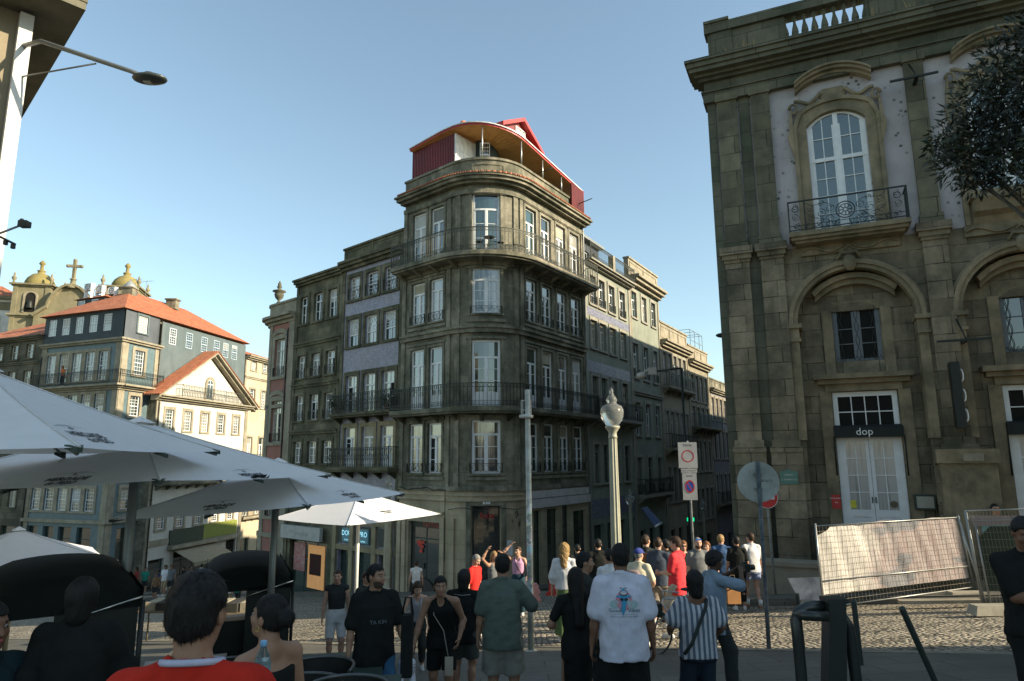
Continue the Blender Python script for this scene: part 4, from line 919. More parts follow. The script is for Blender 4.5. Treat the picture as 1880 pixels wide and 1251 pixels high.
def gable_house():
    c = FG(7,0,0); b = thing('gabled_house', 'white gabled house with a round headed attic window and a green shop band', 'building', (c[0], c[1], gz(c[0], c[1])))
    wm = surf('white_plaster', (.72,.70,.62), (.62,.60,.53), 1, streak=.25, streakcol=(.3,.28,.22))
    cs = [(1.98,2.9), (4.15,5.05), (6.35,7.25), (8.55,9.45), (10.75,11.65)]
    holes = [(a, e, z0, z1) for z0, z1 in ((4.25,5.8),(.35,2.7),(-3.15,-2.05)) for a, e in cs]+[(1.5,3.2,-8.2,-5.3),(10.9,12.3,-9,-4.9),(4.2,9.6,-8.6,-5.0)]
    wall(FG, b, .9, 12.9, -10, 6.45, holes, 'wall', wm)
    k = 0
    for z0, z1 in ((4.25,5.8),(.35,2.7),(-3.15,-2.05)):
        for a, e in cs: k += 1; window(FG, b, a, e, z0, z1, 'sash', M_white, [M_curtw, M_glass, M_curt][k % 3] if z0 > 4 else M_glass, .08, surround=.2, smat=M_triml)
    window(FG, b, 1.5, 3.2, -8.2, -5.3, 'shop', M_darkwood, M_glass, .2, 'shop_window'); window(FG, b, 10.9, 12.3, -9, -4.9, 'shop', M_darkwood, M_dark, .2, 'shop_door'); window(FG, b, 4.2, 9.6, -8.6, -5.0, 'shop', M_darkwood, M_glass, .3, 'shop_window')
    tb = MB(); ap = (6.95, 10.55)
    tb.fpoly(FG, [(.9,6.45),(12.9,6.45),ap], -.4, -.02); g = tb.build('gable', wm, b)
    # round headed attic window and a slot window
    ab = MB(); um, zb, zc, r = 7.15, 7.0, 8.25, .42; aa = np.linspace(math.pi, 0, 13)
    out = [(um-r-.22, zb)]+[(um+(r+.22)*math.cos(t), zc+(r+.22)*math.sin(t)) for t in aa]+[(um+r+.22, zb)]; inn = [(um-r, zb)]+[(um+r*math.cos(t), zc+r*math.sin(t)) for t in aa]+[(um+r, zb)]
    ab.band(FG, inn, out, -.02, .08); wv = ab.build('arched_window', M_triml, b)
    ab = MB(); inn2 = [(um-r+.06, zb)]+[(um+(r-.06)*math.cos(t), zc+(r-.06)*math.sin(t)) for t in aa]+[(um+r-.06, zb)]; ab.band(FG, inn2, inn, -.01, .04); ab.fbox(FG, um-.025, um+.025, -.01, .035, zb, zc+r-.06); ab.fbox(FG, um-r, um+r, -.01, .036, zc-.03, zc+.03); ab.build('window_frame', M_white, wv)
    ab = MB(); ab.fpoly(FG, inn, -.02, .01); ab.build('pane', M_glass, wv)
    window(FG.shift(0,.08), b, 9.3, 9.7, 6.95, 8.0, 'single', M_white, M_glass, .07, 'slot_window', .05)
    tb = MB()
    for z, h, d in ((6.45,.14,.25),(6.59,.14,.5),(6.73,.12,.7)): tb.fbox(FG, .7, 13.1, -.02, d, z, z+h)
    sl = (ap[1]-6.45)/(ap[0]-.9)
    for (a, c_) in (((.3, 6.72), (ap[0], ap[1]+.42)), ((ap[0], ap[1]+.42), (13.6, 6.72))):
        tb.band(FG, [(a[0], a[1]-.16), (c_[0], c_[1]-.16)], [a, c_], -.02, .75); tb.band(FG, [(a[0], a[1]-.36), (c_[0], c_[1]-.36)], [(a[0], a[1]-.16), (c_[0], c_[1]-.16)], -.02, .45)
    for u in (.9, 12.5): tb.fbox(FG, u, u+.4, -.02, .07, -10, 6.45)
    tb.build('cornice', M_triml, b)
    rb = MB()
    for a, c_ in (((.25, 6.74), (ap[0], ap[1]+.44)), ((ap[0], ap[1]+.44), (13.65, 6.74))):
        L = math.hypot(c_[0]-a[0], c_[1]-a[1])
        P = [FG(a[0],.8,a[1]), FG(c_[0],.8,c_[1]), FG(c_[0],-.72,c_[1]), FG(a[0],-.72,a[1])]
        rb._hexa([p for p in P]+[p+Vector((0,0,.1)) for p in P], 0, [(0,0),(0,L),(1.5,L),(1.5,0)]*2)
    rb.build('roof', M_roof, b)
    rl = MB(); railing(FG, rl, 3.0, 11.4, .6, 6.86, .95, .2, 'lyre'); rl.build('railing', M_ironl, b)
    balcony(FG, b, 1.4, 12.4, .3, .8, 1.0, 'lyre', .16, .18, M_trim)
    sb = MB(); sb.fbox(FG, 3.5, 7.55, .0, .12, -4.45, -3.35); sb.build('shop_fascia', paint('dark_green_fascia', (.035,.05,.035), .6), b)
    sb = MB(); sb.fbox(FG, 7.55, 12.2, .0, .12, -4.4, -3.25); sb.build('shop_fascia', paint('olive_green_fascia', (.20,.23,.04), .6), b)
    sb = MB(); sb.fbox(FG, 3.4, 12.4, .0, .5, -4.75, -4.5); sb.fbox(FG, .9, 3.4, 0, .12, -4.3, -3.9); sb.build('canopy', M_triml, b)
    aw = MB(); P = [FG(4.0,.1,-4.85), FG(9.2,.1,-4.85), FG(9.2,2.1,-5.75), FG(4.0,2.1,-5.75)]; aw._hexa([p-Vector((0,0,.03)) for p in P]+P)
    P2 = [FG(4.0,2.1,-5.75), FG(9.2,2.1,-5.75)]; aw.quad(P2[0], P2[1], P2[1]-Vector((0,0,.28)), P2[0]-Vector((0,0,.28))); aw.build('awning', cloth('sand_awning_cloth', (.34,.29,.2)), b)
    core(FG, b, [xy(FG(.95,-.42,0)), xy(FG(12.85,-.42,0)), xy(FG(12.85,-2.5,0)), xy(FG(.95,-2.5,0))], -10, 6.4)
    for u in (.92, 12.88): sw = MB(); sw.quad(FG(u,0,-10), FG(u,-.8,-10), FG(u,-.8,6.5), FG(u,0,6.5)); sw.build('side_wall', M_trim, b)
    drainpipe(FG, b, 1.1, -9, 6.2, .14, mat=M_iron)
gable_house()
M_darks = surf('sooty_stone', (.22,.20,.14), (.11,.11,.07), .8, streak=.6, streakcol=(.02,.025,.015), joints=(1.1,.5))
lc = [(-20.5+1.9*k, -19.6+1.9*k) for k in range(6)]
house('sooty_house', 'sooty stone house under a low tiled roof at the left end of the row', FB, -21, -9.0, -10, 12.0, [dict(cols=lc, z0=10.2, z1=11.4, style='sash', frame=M_cream), dict(cols=lc, z0=7.2, z1=9.2, style='six', frame=M_cream, pane=M_curtw, string=9.7), dict(cols=lc, z0=3.2, z1=5.4, style='six', frame=M_cream), dict(cols=lc, z0=-1.6, z1=.4, style='six', frame=M_cream)],
      M_darks, M_darks, (.35,.5), 0, roof=(2.4, True), shopcols=[(-20,-18),(-17,-15),(-14,-12.5),(-11.5,-9.8)], shopz=-3)
house('sooty_house', 'plain sooty house with cream windows beyond the left edge', FB, -36, -21.05, -10, 10.6, [dict(cols=[(-35+2.2*k, -34+2.2*k) for k in range(6)], z0=z, z1=z+2, style='six', frame=M_cream) for z in (7.5, 3.5, -.8)], M_darks, M_darks, (.35,.5), 0, roof=(2.4, True))
cb = [(17.2, 18.1), (19.3, 20.2), (21.6, 22.5)]
house('beige_house', 'beige stone house with white sashes glimpsed behind the white gabled house', FS, 16.15, 26.5, -12, 12.3, [dict(cols=cb, z0=10.9, z1=11.9, style='sash'), dict(cols=cb, z0=7.2, z1=9.0, style='sash', string=10.0), dict(cols=cb, z0=1.6, z1=4.2, style='fr', bal=(16.4,26,.7,'bars')), dict(cols=cb, z0=-3.4, z1=-.8, style='fr', bal=(16.4,26,.7,'bars'))],
      surf('beige_render', (.66,.57,.40), (.52,.45,.32), .9, streak=.3), M_triml, (.4,.6), 0, roof=(1.6, True), shopcols=[(17,18.6),(20,21.5)], shopz=-5.5)
house('beige_house', 'lower beige house farther down the side street behind the gabled house', FS, 26.6, 41, -14, 9.5, [dict(cols=[(26.5+2.4*k, 27.5+2.4*k) for k in range(5)], z0=z, z1=z+2.2, style='sash') for z in (5.5, 1.2, -3)], surf('pale_render', (.5,.46,.38), (.4,.37,.3), .9), M_triml, (.4,.5), 0, roof=(1.6, True))
# ------------------------------------------------------------------ church on the hill
def church():
    Y = 85; cx = lambda px: at(px, 560, Y)[0]
    b = thing('church', 'old granite church with two domed bell towers and a stone cross on the hill', 'church', (-58, Y, 10))
    st = surf('lichened_granite', (.34,.30,.19), (.22,.20,.12), .5, streak=.6, streakcol=(.08,.08,.04)); dome = surf('ochre_lichen_dome', (.36,.29,.10), (.22,.19,.08), .9, streak=.4, streakcol=(.1,.1,.05))
    P = Fac((0, Y), (1, 0.25))
    def Z(px, py): return at(px, py, Y)[2]
    for px, nm in ((60, 0), (212, 1)):
        x, z = (at(px, 520, Y)[0], Z(px, 520)); M = Fac((x, Y+(1.2 if nm else 0)), (.97,.24)); r = 2.15
        mb = MB(); mb.fbox(M, -r, r, -4.3, 0, 8, z-.5)
        for zz, o in ((z-.5,.15),(z-.3,.4),(z-4.6,.15),(z-4.4,.35)): mb.fbox(M, -r-o, r+o, -4.3-o, o, zz, zz+.22)
        for u in (-r+.3, r-.3): mb.fbox(M, u-.28, u+.28, -.02, .1, 8, z-.5)
        tw = mb.build('bell_tower', st, b)
        ob = MB(); aa = np.linspace(math.pi, 0, 9); w_ = .62; op = [(-w_, z-3.9)]+[(w_*math.cos(t), z-1.9+w_*math.sin(t)) for t in aa]+[(w_, z-3.9)]
        ob.fpoly(M, op, .0, .03); ob.build('bell_opening', M_dark, tw)
        ob = MB(); ob.band(M, op, [(u*1.35, zz+(.2 if zz > z-3.8 else 0)) for u, zz in op], -.01, .14); ob.build('opening_surround', M_triml, tw)
        ob = MB(); ob.lathe(M(0,.1,z-3.4), [(.5,0),(.42,.15),(.33,.5),(.28,.9),(.1,1.1)], 12); ob.build('bell', M_iron, tw)
        db = MB(); cc = M(0,-2.15,z-.1); db.lathe(cc, [(1.75,0),(1.8,.2),(1.72,.7),(1.45,1.25),(1.0,1.7),(.45,1.95),(.4,2.2),(.55,2.3),(.22,2.5),(.2,3.1),(.4,3.3),(.28,3.55),(.05,3.8)], 18); db.build('dome', dome, tw)
        for u in (-r, r):
            for d in (0, -4.3): fb = MB(); fb.lathe(M(u,d,z-.1), [(.2,0),(.12,.3),(.28,.6),(.3,.8),(.1,1.0),(.14,1.2),(.03,1.5)], 8); fb.build('finial', st, tw)
    x0, x1 = at(98,540,Y)[0], at(152,540,Y)[0]; M = Fac(((x0+x1)/2, Y+.6), (.97,.24)); w2 = (x1-x0)/2+.6; zt = Z(128, 532); zb = Z(128, 552)
    mb = MB(); aa = np.linspace(math.pi, 0, 15)
    prof = [(-w2-1.5, 8), (-w2-1.5, zb-2.2), (-w2-.5, zb-1.4), (-w2, zb-1)]+[(w2*math.cos(t), zb-1+(zt-zb+1.6)*math.sin(t)**1.3) for t in aa[1:-1]]+[(w2, zb-1), (w2+.5, zb-1.4), (w2+1.5, zb-2.2), (w2+1.5, 8)]
    mb.fpoly(M, prof, -6, 0); mb.band(M, prof[1:-1], [(u*1.06, z+.3) for u, z in prof[1:-1]], -.5, .45); mb.build('facade', st, b)
    mb = MB(); zc = zt+.9; cr = M(0,-.2,zc)
    mb.lathe(cr-Vector((0,0,.6)), [(.8,0),(.7,.3),(.35,.6),(.3,1.2),(.5,1.3),(.2,1.4)], 8); mb.box(cr+Vector((0,0,2.0)), (.17,.17,1.3)); R = Matrix.Rotation(math.atan2(.24,.97), 3, 'Z'); mb.box(cr+Vector((0,0,2.5)), (.75,.165,.16), R=R)
    for q in (Vector((0,0,3.3)), R @ Vector((.8,0,2.5)), R @ Vector((-.8,0,2.5))): mb.sphere(cr+q, .24, 5)
    mb.build('cross', st, b)
    M2 = Fac((at(5,560,Y+3)[0], Y+3), (.97,.24))
    h = thing('white_chapel_house', 'white walled house with an orange roof left of the church towers', 'building', (at(5,560,Y+3)[0]-4, Y+3, 10))
    mb = MB(); mb.fbox(M2, -14, 1.6, -7, 0, 8, Z(5,540)); mb.build('wall', paint('white_wall', (.7,.7,.66), .8), h)
    mb = MB(); mb.fbox(M2, -14, 1.6, -.02, .12, Z(5,560), Z(5,545)); mb.fbox(M2, -14, 1.9, -.02, .5, Z(5,540), Z(5,540)+.4); mb.build('cornice', st, h)
    mb = MB(); hip_roof(mb, [xy(M2(-14,.3,0)), xy(M2(1.6,.3,0)), xy(M2(1.6,-7,0)), xy(M2(-14,-7,0))], Z(5,540)+.4, 2.2, .5); mb.build('roof', M_roof, h)
    window(M2.shift(0,.2), h, -1.6, -.4, Z(5,600), Z(5,575), 'sash', M_white, M_glass, .1, surround=.3, smat=st)
church()
# ------------------------------------------------------------------ granite palace on the right
SB = G(1352,1098)[:2]; FP = Fac(SB, -dS)
M_ash = surf('palace_ashlar', (.50,.41,.275), (.19,.17,.115), .9, streak=.7, streakcol=(.02,.024,.015), joints=(1.0,.52), jcol=(.012,.012,.008), jw=.016, blockvar=.5, stain=(.05,.05,.03), stainamt=.6, bump=.4, grain=.2)
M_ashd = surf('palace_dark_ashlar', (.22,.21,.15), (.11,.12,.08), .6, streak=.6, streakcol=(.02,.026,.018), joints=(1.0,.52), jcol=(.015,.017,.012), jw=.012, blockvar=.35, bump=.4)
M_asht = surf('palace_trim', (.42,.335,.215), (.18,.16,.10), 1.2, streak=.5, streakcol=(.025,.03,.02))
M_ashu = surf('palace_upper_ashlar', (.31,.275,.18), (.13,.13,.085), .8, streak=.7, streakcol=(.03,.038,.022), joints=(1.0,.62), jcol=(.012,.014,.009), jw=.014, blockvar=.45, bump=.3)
M_plas = surf('stained_white_plaster', (.62,.57,.57), (.48,.45,.45), .7, streak=.35, streakcol=(.14,.14,.13), stain=(.07,.075,.07), stainamt=.0, grain=.1)
def spots(m):
    nt = m.node_tree; b = nt.nodes['Principled BSDF']; src = b.inputs['Base Color'].links[0].from_socket
    tc = nt.nodes.new('ShaderNodeTexCoord'); vo = nt.nodes.new('ShaderNodeTexVoronoi'); vo.inputs['Scale'].default_value = 4.6; nt.links.new(tc.outputs['Object'], vo.inputs['Vector'])
    f = _ramp(nt, vo.outputs['Distance'], .1, .3, (1,1,1), (0,0,0)); n = _ramp(nt, _noise(nt, tc.outputs['Object'], 1.1, 3), .42, .55)
    nt.links.new(_mix(nt, src, (.06,.062,.055), _mix(nt, (0,0,0), f, n)), b.inputs['Base Color'])
spots(M_plas)
def seg_arc(u0, u1, zs, rise, n=12):
    w = (u1-u0)/2; R = (w*w+rise*rise)/(2*rise); um = (u0+u1)/2; zc = zs+rise-R; a0 = math.asin(w/R)
    return [(um+R*math.sin(t), zc+R*math.cos(t)) for t in np.linspace(-a0, a0, n)]
def spandrel(mb, M, arc, ztop, d=0.0, rev=.4):
    for i in range(len(arc)-1):
        (u, z), (v, y) = arc[i], arc[i+1]
        mb.quad(M(u,d,z), M(v,d,y), M(v,d,ztop), M(u,d,ztop), ((u,z),(v,y),(v,ztop),(u,ztop)))
        mb.quad(M(u,d,z), M(u,d-rev,z), M(v,d-rev,y), M(v,d,y))
def arched_window(M, parent, u0, u1, z0, zs, rise, nx, nz, frame, pane, zt=None, fw=.11, name='window', iron=False):
    arc = seg_arc(u0, u1, zs, rise); ia = seg_arc(u0+fw, u1-fw, zs-.02, rise*.92); mb = MB(); um = (u0+u1)/2; a, e = -.16, -.08
    mb.band(M, ia, arc, a, e); mb.fbox(M, u0, u0+fw, a, e, z0, zs); mb.fbox(M, u1-fw, u1, a, e, z0, zs); mb.fbox(M, u0, u1, a, e-.003, z0, z0+fw)
    mb.fbox(M, um-.07, um+.07, a, e+.01, z0, zs+rise-.03)
    if zt: mb.fbox(M, u0, u1, a, e+.014, zt-.06, zt+.06)
    if nx:
        for s in (0, 1):
            l = u0+fw if s == 0 else um+.07; r = um-.07 if s == 0 else u1-fw
            mb.fbox(M, l, l+.05, a, e-.006, z0, zs); mb.fbox(M, r-.05, r, a, e-.006, z0, zs)
            for k in range(1, nx): x = l+(r-l)*k/nx; mb.fbox(M, x-.013, x+.013, a, e-.01, z0, zs+rise*.6)
            zz = list(np.linspace(z0+fw, (zt or zs)-.06, nz+1))[1:-1]
            if zt: zz += list(np.linspace(zt+.06, zs+rise*.55, nz-1))[1:-1]
            for z in zz: mb.fbox(M, l, r, a, e-.012, z-.013, z+.013)
    w = mb.build(name, frame, parent); pb = MB(); pb.fpoly(M, [(u0+.02,z0)]+seg_arc(u0+.02,u1-.02,zs,rise*.97)+[(u1-.02,z0)], -.15, -.125); pb.build('pane', pane, w)
    if iron:
        ib = MB(); z = (z0+zs)/2
        for s in np.linspace(u0+.2, u1-.2, 3):
            for q in (-1, 1): ib.band(M, [(s+q*.05*math.sin(t*4*math.pi)-.008, z0+(zs+rise*.6-z0)*t) for t in np.linspace(0,1,17)], [(s+q*.05*math.sin(t*4*math.pi)+.008, z0+(zs+rise*.6-z0)*t) for t in np.linspace(0,1,17)], -.07, -.06)
        for k in range(10):
            u = u0+(u1-u0)*k/10; v = u0+(u1-u0)*(k+1)/10; ib.band(M, [(u,z0+.02),((u+v)/2,z0+.14)], [(u,z0+.04),((u+v)/2,z0+.16)], -.07,-.06); ib.band(M, [((u+v)/2,z0+.14),(v,z0+.02)], [((u+v)/2,z0+.16),(v,z0+.04)], -.07,-.06)
        ib.build('window_grille', M_iron, w)
    return w
def palace():
    b = thing('granite_palace', 'dark granite palace with tall arches, pilasters, white plaster panels and a balustraded roofline', 'building', (SB[0], SB[1], gz(*SB)))
    Z0 = -3.2; ZT = 14.3; UE = 15.0; P = 4.33; bays = [0, P, 2*P]
    # wall: lower ashlar with big arches, upper plaster
    mb = MB(); segs = [.05]+[x+o for o in bays for x in (2.3, 5.56)]+[UE]
    zs = 5.85; r = 1.63
    def q(u0, u1, z0, z1, d=0.0):
        mb.quad(FP(u0,d,z0), FP(u1,d,z0), FP(u1,d,z1), FP(u0,d,z1), ((u0,z0),(u1,z0),(u1,z1),(u0,z1)))
    for i in range(0, len(segs), 2): q(segs[i], segs[i+1], Z0, 8.3)
    for o in bays:
        arc = [(3.93+o-r*math.cos(t), zs+r*math.sin(t)) for t in np.linspace(0, math.pi, 25)]
        spandrel(mb, FP, arc, 8.3, 0, .55)
        for u in (2.3+o, 5.56+o): mb.quad(FP(u,0,Z0), FP(u,-.55,Z0), FP(u,-.55,zs), FP(u,0,zs))
    mb.build('wall', M_ash, b)
    for o in bays:
        S = FP.shift(0, -.55); w1 = (3.33+o, 4.63+o, 4.68, 6.25); dr = (3.13+o, 4.87+o, -.6, 3.74)
        wall(S, b, 2.25+o, 5.6+o, Z0, 7.6, [w1, dr], 'recess_wall', M_ash, .2)
        mb = MB(); spandrel(mb, S, seg_arc(w1[0], w1[1], 6.25, .28), 6.55, .004, .2);
        S2 = S.shift(0,.0)
        mb.build('window_head', M_asht, b)
        arched_window(S, b, w1[0], w1[1], 4.68, 6.22, .28, 1, 3, paint('grey_blue_frame', (.16,.18,.19), .6), M_dark if o == 0 else M_glass, None, .08, iron=True)
        # mouldings in the recess
        t = MB(); ha = seg_arc(2.88+o, 5.07+o, 6.55, .5); t.band(S, ha, [(u*1.0, z+.16) for u, z in ha], -.02, .22); t.band(S, [(u, z+.16) for u, z in ha], [(u, z+.3) for u, z in seg_arc(2.8+o, 5.15+o, 6.55, .52)], -.02, .38)
        for u in (3.03+o, 4.65+o): t.fbox(S, u, u+.28, -.02, .08, 4.3, 6.3)
        t.fbox(S, 2.75+o, 5.22+o, -.02, .28, 3.98, 4.12); t.fbox(S, 2.65+o, 5.32+o, -.02, .45, 4.12, 4.27); t.fbox(S, 2.95+o, 5.02+o, -.02, .12, 3.76, 3.98)
        for u in (2.78+o, 4.9+o): t.fbox(S, u, u+.32, -.02, .1, Z0, 3.76)
        t.build('hood_moulding', M_asht, b)
        # archivolt, keystone, imposts, jamb strips
        t = MB(); aa = np.linspace(math.pi, 0, 25)
        A = lambda rr: [(3.93+o+rr*math.cos(x), zs+rr*math.sin(x)) for x in aa]
        t.band(FP, A(1.60), A(1.72), -.3, .10); t.band(FP, A(1.72), A(1.84), -.02, .17); t.band(FP, A(1.84), A(1.9), -.02, .06)
        for u0, u1 in ((2.09+o, 2.34+o), (5.52+o, 5.77+o)):
            t.fbox(FP, u0, u1, -.5, .06, 2.3, 5.3); t.fbox(FP, u0-.02, u1+.06, -.5, .12, 5.3, 5.4); t.fbox(FP, u0-.02, u1+.02, -.5, .08, 5.4, 5.72); t.fbox(FP, u0-.06, u1+.1, -.5, .17, 5.72, 5.85)
        t.build('archivolt', M_asht, b)
        t = MB(); t.sphere(FP(3.93+o,.12,7.62), (.2,.16,.27), 7); t.tube([FP(3.6+o,.1,7.75), FP(3.72+o,.15,7.95), FP(3.93+o,.2,7.9), FP(4.13+o,.15,7.95), FP(4.22+o,.1,7.75)], .05, 6); t.build('keystone_shell', M_triml if 0 else M_asht, b)
    for o in bays:   # carved scrolls under each balcony
        t = MB()
        t.fbox(FP, 2.6+o, 5.3+o, -.02, .1, 7.98, 8.3)
        for s in (-1, 1):
            pts = [FP(3.93+o+s*(1.3-1.2*x), .14, 8.12+.09*math.sin(x*7)) for x in np.linspace(0,1,10)]; t.tube(pts, .035, 6)
        t.band(FP, [(3.8+o,8.02),(3.93+o,8.13),(4.06+o,8.02)], [(3.8+o,8.08),(3.93+o,8.2),(4.06+o,8.08)], .1, .15)
        t.build('carved_scroll', M_asht, b)
    # upper storey plaster with arched windows
    holes = [(3.08+o, 4.75+o, 8.62, 12.66) for o in bays]
    wall(FP, b, .05, UE, 8.3, 13.95, holes, 'plaster_wall', M_plas)
    mb = MB()
    for o in bays: spandrel(mb, FP, seg_arc(3.08+o, 4.75+o, 12.25, .4), 12.66, .002, .24)
    mb.build('window_head', M_asht, b)
    for i, o in enumerate(bays):
        arched_window(FP, b, 3.08+o, 4.75+o, 8.62, 12.25, .4, 2, 4, M_white, glass_mat('palace_glass', (.035,.065,.055)), 11.1)
        t = MB(); L, R_ = 3.08+o, 4.75+o
        # stone surround with shouldered, scrolled outline
        lo = [(L-.02,8.3),(L-.02,12.25)]+[(u,z) for u,z in seg_arc(L-.02,R_+.02,12.25,.42)][1:-1]+[(R_+.02,12.25),(R_+.02,8.3)]
        n = len(lo); um = (L+R_)/2
        def outl(u, z, off):
            s = -1 if u < um else 1
            if z <= 12.25: return (L-off if s < 0 else R_+off, z)
            return (um+(u-um)*(1+off*1.05), z+off)
        t.band(FP, lo, [outl(u,z,.3) for u,z in lo], -.02, .07); t.band(FP, [outl(u,z,.3) for u,z in lo], [outl(u,z,.42) for u,z in lo], -.02, .14)
        for s in (-1, 1):   # side consoles and shoulder scrolls
            ue = um+s*(R_-L)/2; pts = [(ue+s*(.42+.16*math.sin(x*math.pi)*(1 if x < .5 else .6)), 11.3+1.7*x) for x in np.linspace(0,1,13)]
            t.band(FP, [(ue+s*.4, z) for u, z in pts], pts, -.02, .16)
            t.tube([FP(ue+s*(.36+.12*math.cos(x)), .17, 12.9+.16*math.sin(x)) for x in np.linspace(0,5,9)], .045, 6)
            t.tube([FP(um+s*x, .12, 13.32-.25*abs(x)+.13*math.sin(x*7)) for x in np.linspace(.35,1.15,9)], .06, 6)
        t.build('window_surround', M_asht, b)
        t = MB(); ha = seg_arc(um-1.1, um+1.1, 13.42, .42, 15); t.band(FP, ha, [(u,z+.1) for u,z in ha], -.02, .25); t.band(FP, [(u,z+.1) for u,z in ha], [(u,z+.2) for u,z in ha], -.02, .38); t.band(FP, [(u,z+.2) for u,z in ha], [(u,z+.27) for u,z in ha], -.02, .46)
        t.fpoly(FP, [(um-.42,13.25),(um-.3,13.05),(um+.3,13.05),(um+.42,13.25),(um+.3,13.45),(um-.3,13.45)], .0, .05, 0); t.build('pediment', M_asht, b)
        if i == 0 or i == 2:
            t = MB(); u0, u1 = 2.3+o, 5.58+o; dd = .72
            t.fbox(FP, u0, u1, -.02, dd, 8.46, 8.6); t.fbox(FP, u0+.06, u1-.06, -.02, dd-.08, 8.36, 8.46); t.fbox(FP, u0+.16, u1-.16, -.02, dd-.2, 8.28, 8.36); bl = t.build('balcony', M_asht, b)
            t = MB(); z0, h = 8.6, 1.0; d = dd-.06
            t.fbox(FP, u0+.03, u1-.03, d-.02, d+.025, z0+h-.04, z0+h); t.fbox(FP, u0+.03, u1-.03, d-.01, d+.012, z0+.05, z0+.08); t.fbox(FP, u0+.03, u1-.03, d-.01, d+.01, z0+.2, z0+.215)
            for u in (u0+.04, u0+.5, u1-.5, u1-.04): t.fbox(FP, u-.02, u+.02, d-.02, d+.02, z0, z0+h)
            for u in (u0+.04, u1-.04):
                t.fbox(FP, u-.02, u+.02, 0, d, z0+h-.04, z0+h+.001); t.fbox(FP, u-.01, u+.01, 0, d, z0+.05, z0+.08)
                for k in range(1,5): t.fbox(FP, u-.008, u+.008, d*k/5-.008, d*k/5+.008, z0+.08, z0+h-.04)
            cz = z0+.52
            def ring(cu, c_, rr, w=.02, n=17): aa2 = np.linspace(0, 6.2832, n); t.band(FP, [(cu+(rr-w)*math.cos(x), c_+(rr-w)*math.sin(x)) for x in aa2], [(cu+rr*math.cos(x), c_+rr*math.sin(x)) for x in aa2], d-.008, d+.012)
            ring(um, cz, .27, .03, 25); ring(um, cz, .19, .02); ring(um, cz, .07, .02, 11)
            for k in range(8):
                a_ = k*math.pi/4; p0 = np.array([um+.05*math.cos(a_), cz+.05*math.sin(a_)]); p1 = np.array([um+.17*math.cos(a_), cz+.17*math.sin(a_)]); nn = np.array([-math.sin(a_), math.cos(a_)])*.012
                t.band(FP, [tuple(p0-nn), tuple(p1-nn)], [tuple(p0+nn), tuple(p1+nn)], d-.005, d+.01)
            def scroll(cu, c_, rr, s, ph=0, turns=1.4):
                T_ = np.linspace(0, turns*2*math.pi, 16); R2 = rr*(1-T_/T_[-1]*.75)
                pts = [(cu+s*r2*math.cos(x+ph), c_+r2*math.sin(x+ph)) for x, r2 in zip(T_, R2)]
                t.band(FP, [(u-.008, z-.006) for u, z in pts], [(u+.008, z+.006) for u, z in pts], d-.006, d+.008)
            for s in (-1, 1):
                for (du, dz, rr, ph) in ((.42,.12,.13,2.5),(.42,-.22,.12,0),(.66,-.02,.15,1.2),(.72,-.3,.1,3),(.93,.2,.12,4),(.95,-.12,.13,.4),(1.1,-.33,.09,2),(.62,.3,.1,5),(1.38,.28,.1,1),(1.38,-.02,.12,4),(1.38,-.32,.1,2)): scroll(um+s*du, cz+dz, rr, s, ph)
                for q_ in ((.3,-.1,.9,-.38),(.3,.15,1.1,.42),(.5,-.42,1.1,.1)):
                    pts = [(um+s*(q_[0]+(q_[2]-q_[0])*x), cz+q_[1]+(q_[3]-q_[1])*x+.08*math.sin(x*6)) for x in np.linspace(0,1,9)]; t.band(FP, [(u,z-.008) for u,z in pts], [(u,z+.008) for u,z in pts], d-.006, d+.006)
                ring(um+s*1.38, cz+.22, .1, .02, 13)
                for k in range(6): u = um+s*(.3+.2*k); ring(u, z0+.14, .055, .012, 9)
            t.build('railing', M_iron, bl)
        else:
            t = MB(); u0, u1 = 2.75+o, 5.1+o; t.fbox(FP, u0, u1, -.02, .6, 8.95, 9.15)
            ct = [(0,8.3),(0,8.95),(.6,8.95),(.5,8.8),(.42,8.6),(.2,8.5),(.1,8.3)]
            a = [t.vert(FP(u0+.1,dd2,z)) for dd2, z in ct]; c = [t.vert(FP(u1-.1,dd2,z)) for dd2, z in ct]; t.face(a); t.face(c[::-1])
            for k in range(len(ct)): t.face((a[k], c[k], c[(k+1)%len(ct)], a[(k+1)%len(ct)]))
            t.build('window_sill', M_asht, b)
    # pilasters (upper and lower orders), plinths
    def pil(u0, u1, mat=M_ash, front=.16, nm='pilaster'):
        t = MB(); c = (u0+u1)/2
        t.fbox(FP, u0, u1, -.02, front, 2.3, 8.0); t.fbox(FP, u0-.03, u1+.03, -.02, front+.05, 8.0, 8.1); t.fbox(FP, u0-.08, u1+.08, -.02, front+.12, 8.1, 8.25); t.fbox(FP, u0-.14, u1+.14, -.02, front+.2, 8.25, 8.5)
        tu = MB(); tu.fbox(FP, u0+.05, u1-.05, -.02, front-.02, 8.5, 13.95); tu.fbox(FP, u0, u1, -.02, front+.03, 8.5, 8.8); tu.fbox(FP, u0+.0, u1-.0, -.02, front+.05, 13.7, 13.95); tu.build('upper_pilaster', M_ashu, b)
        t.fbox(FP, u0-.06, u1+.06, -.02, front+.10, 2.12, 2.32); t.fbox(FP, u0-.12, u1+.12, -.02, front+.16, 1.95, 2.12)
        t.fbox(FP, u0-.1, u1+.1, -.02, front+.12, Z0, 1.95)
        t.build(nm, mat, b)
    pil(.32, 1.06); pil(1.40, 2.08)
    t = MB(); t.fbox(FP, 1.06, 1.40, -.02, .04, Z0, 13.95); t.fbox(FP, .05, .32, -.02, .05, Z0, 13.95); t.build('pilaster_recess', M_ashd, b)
    for o in bays: pil(5.86+o, 6.48+o)
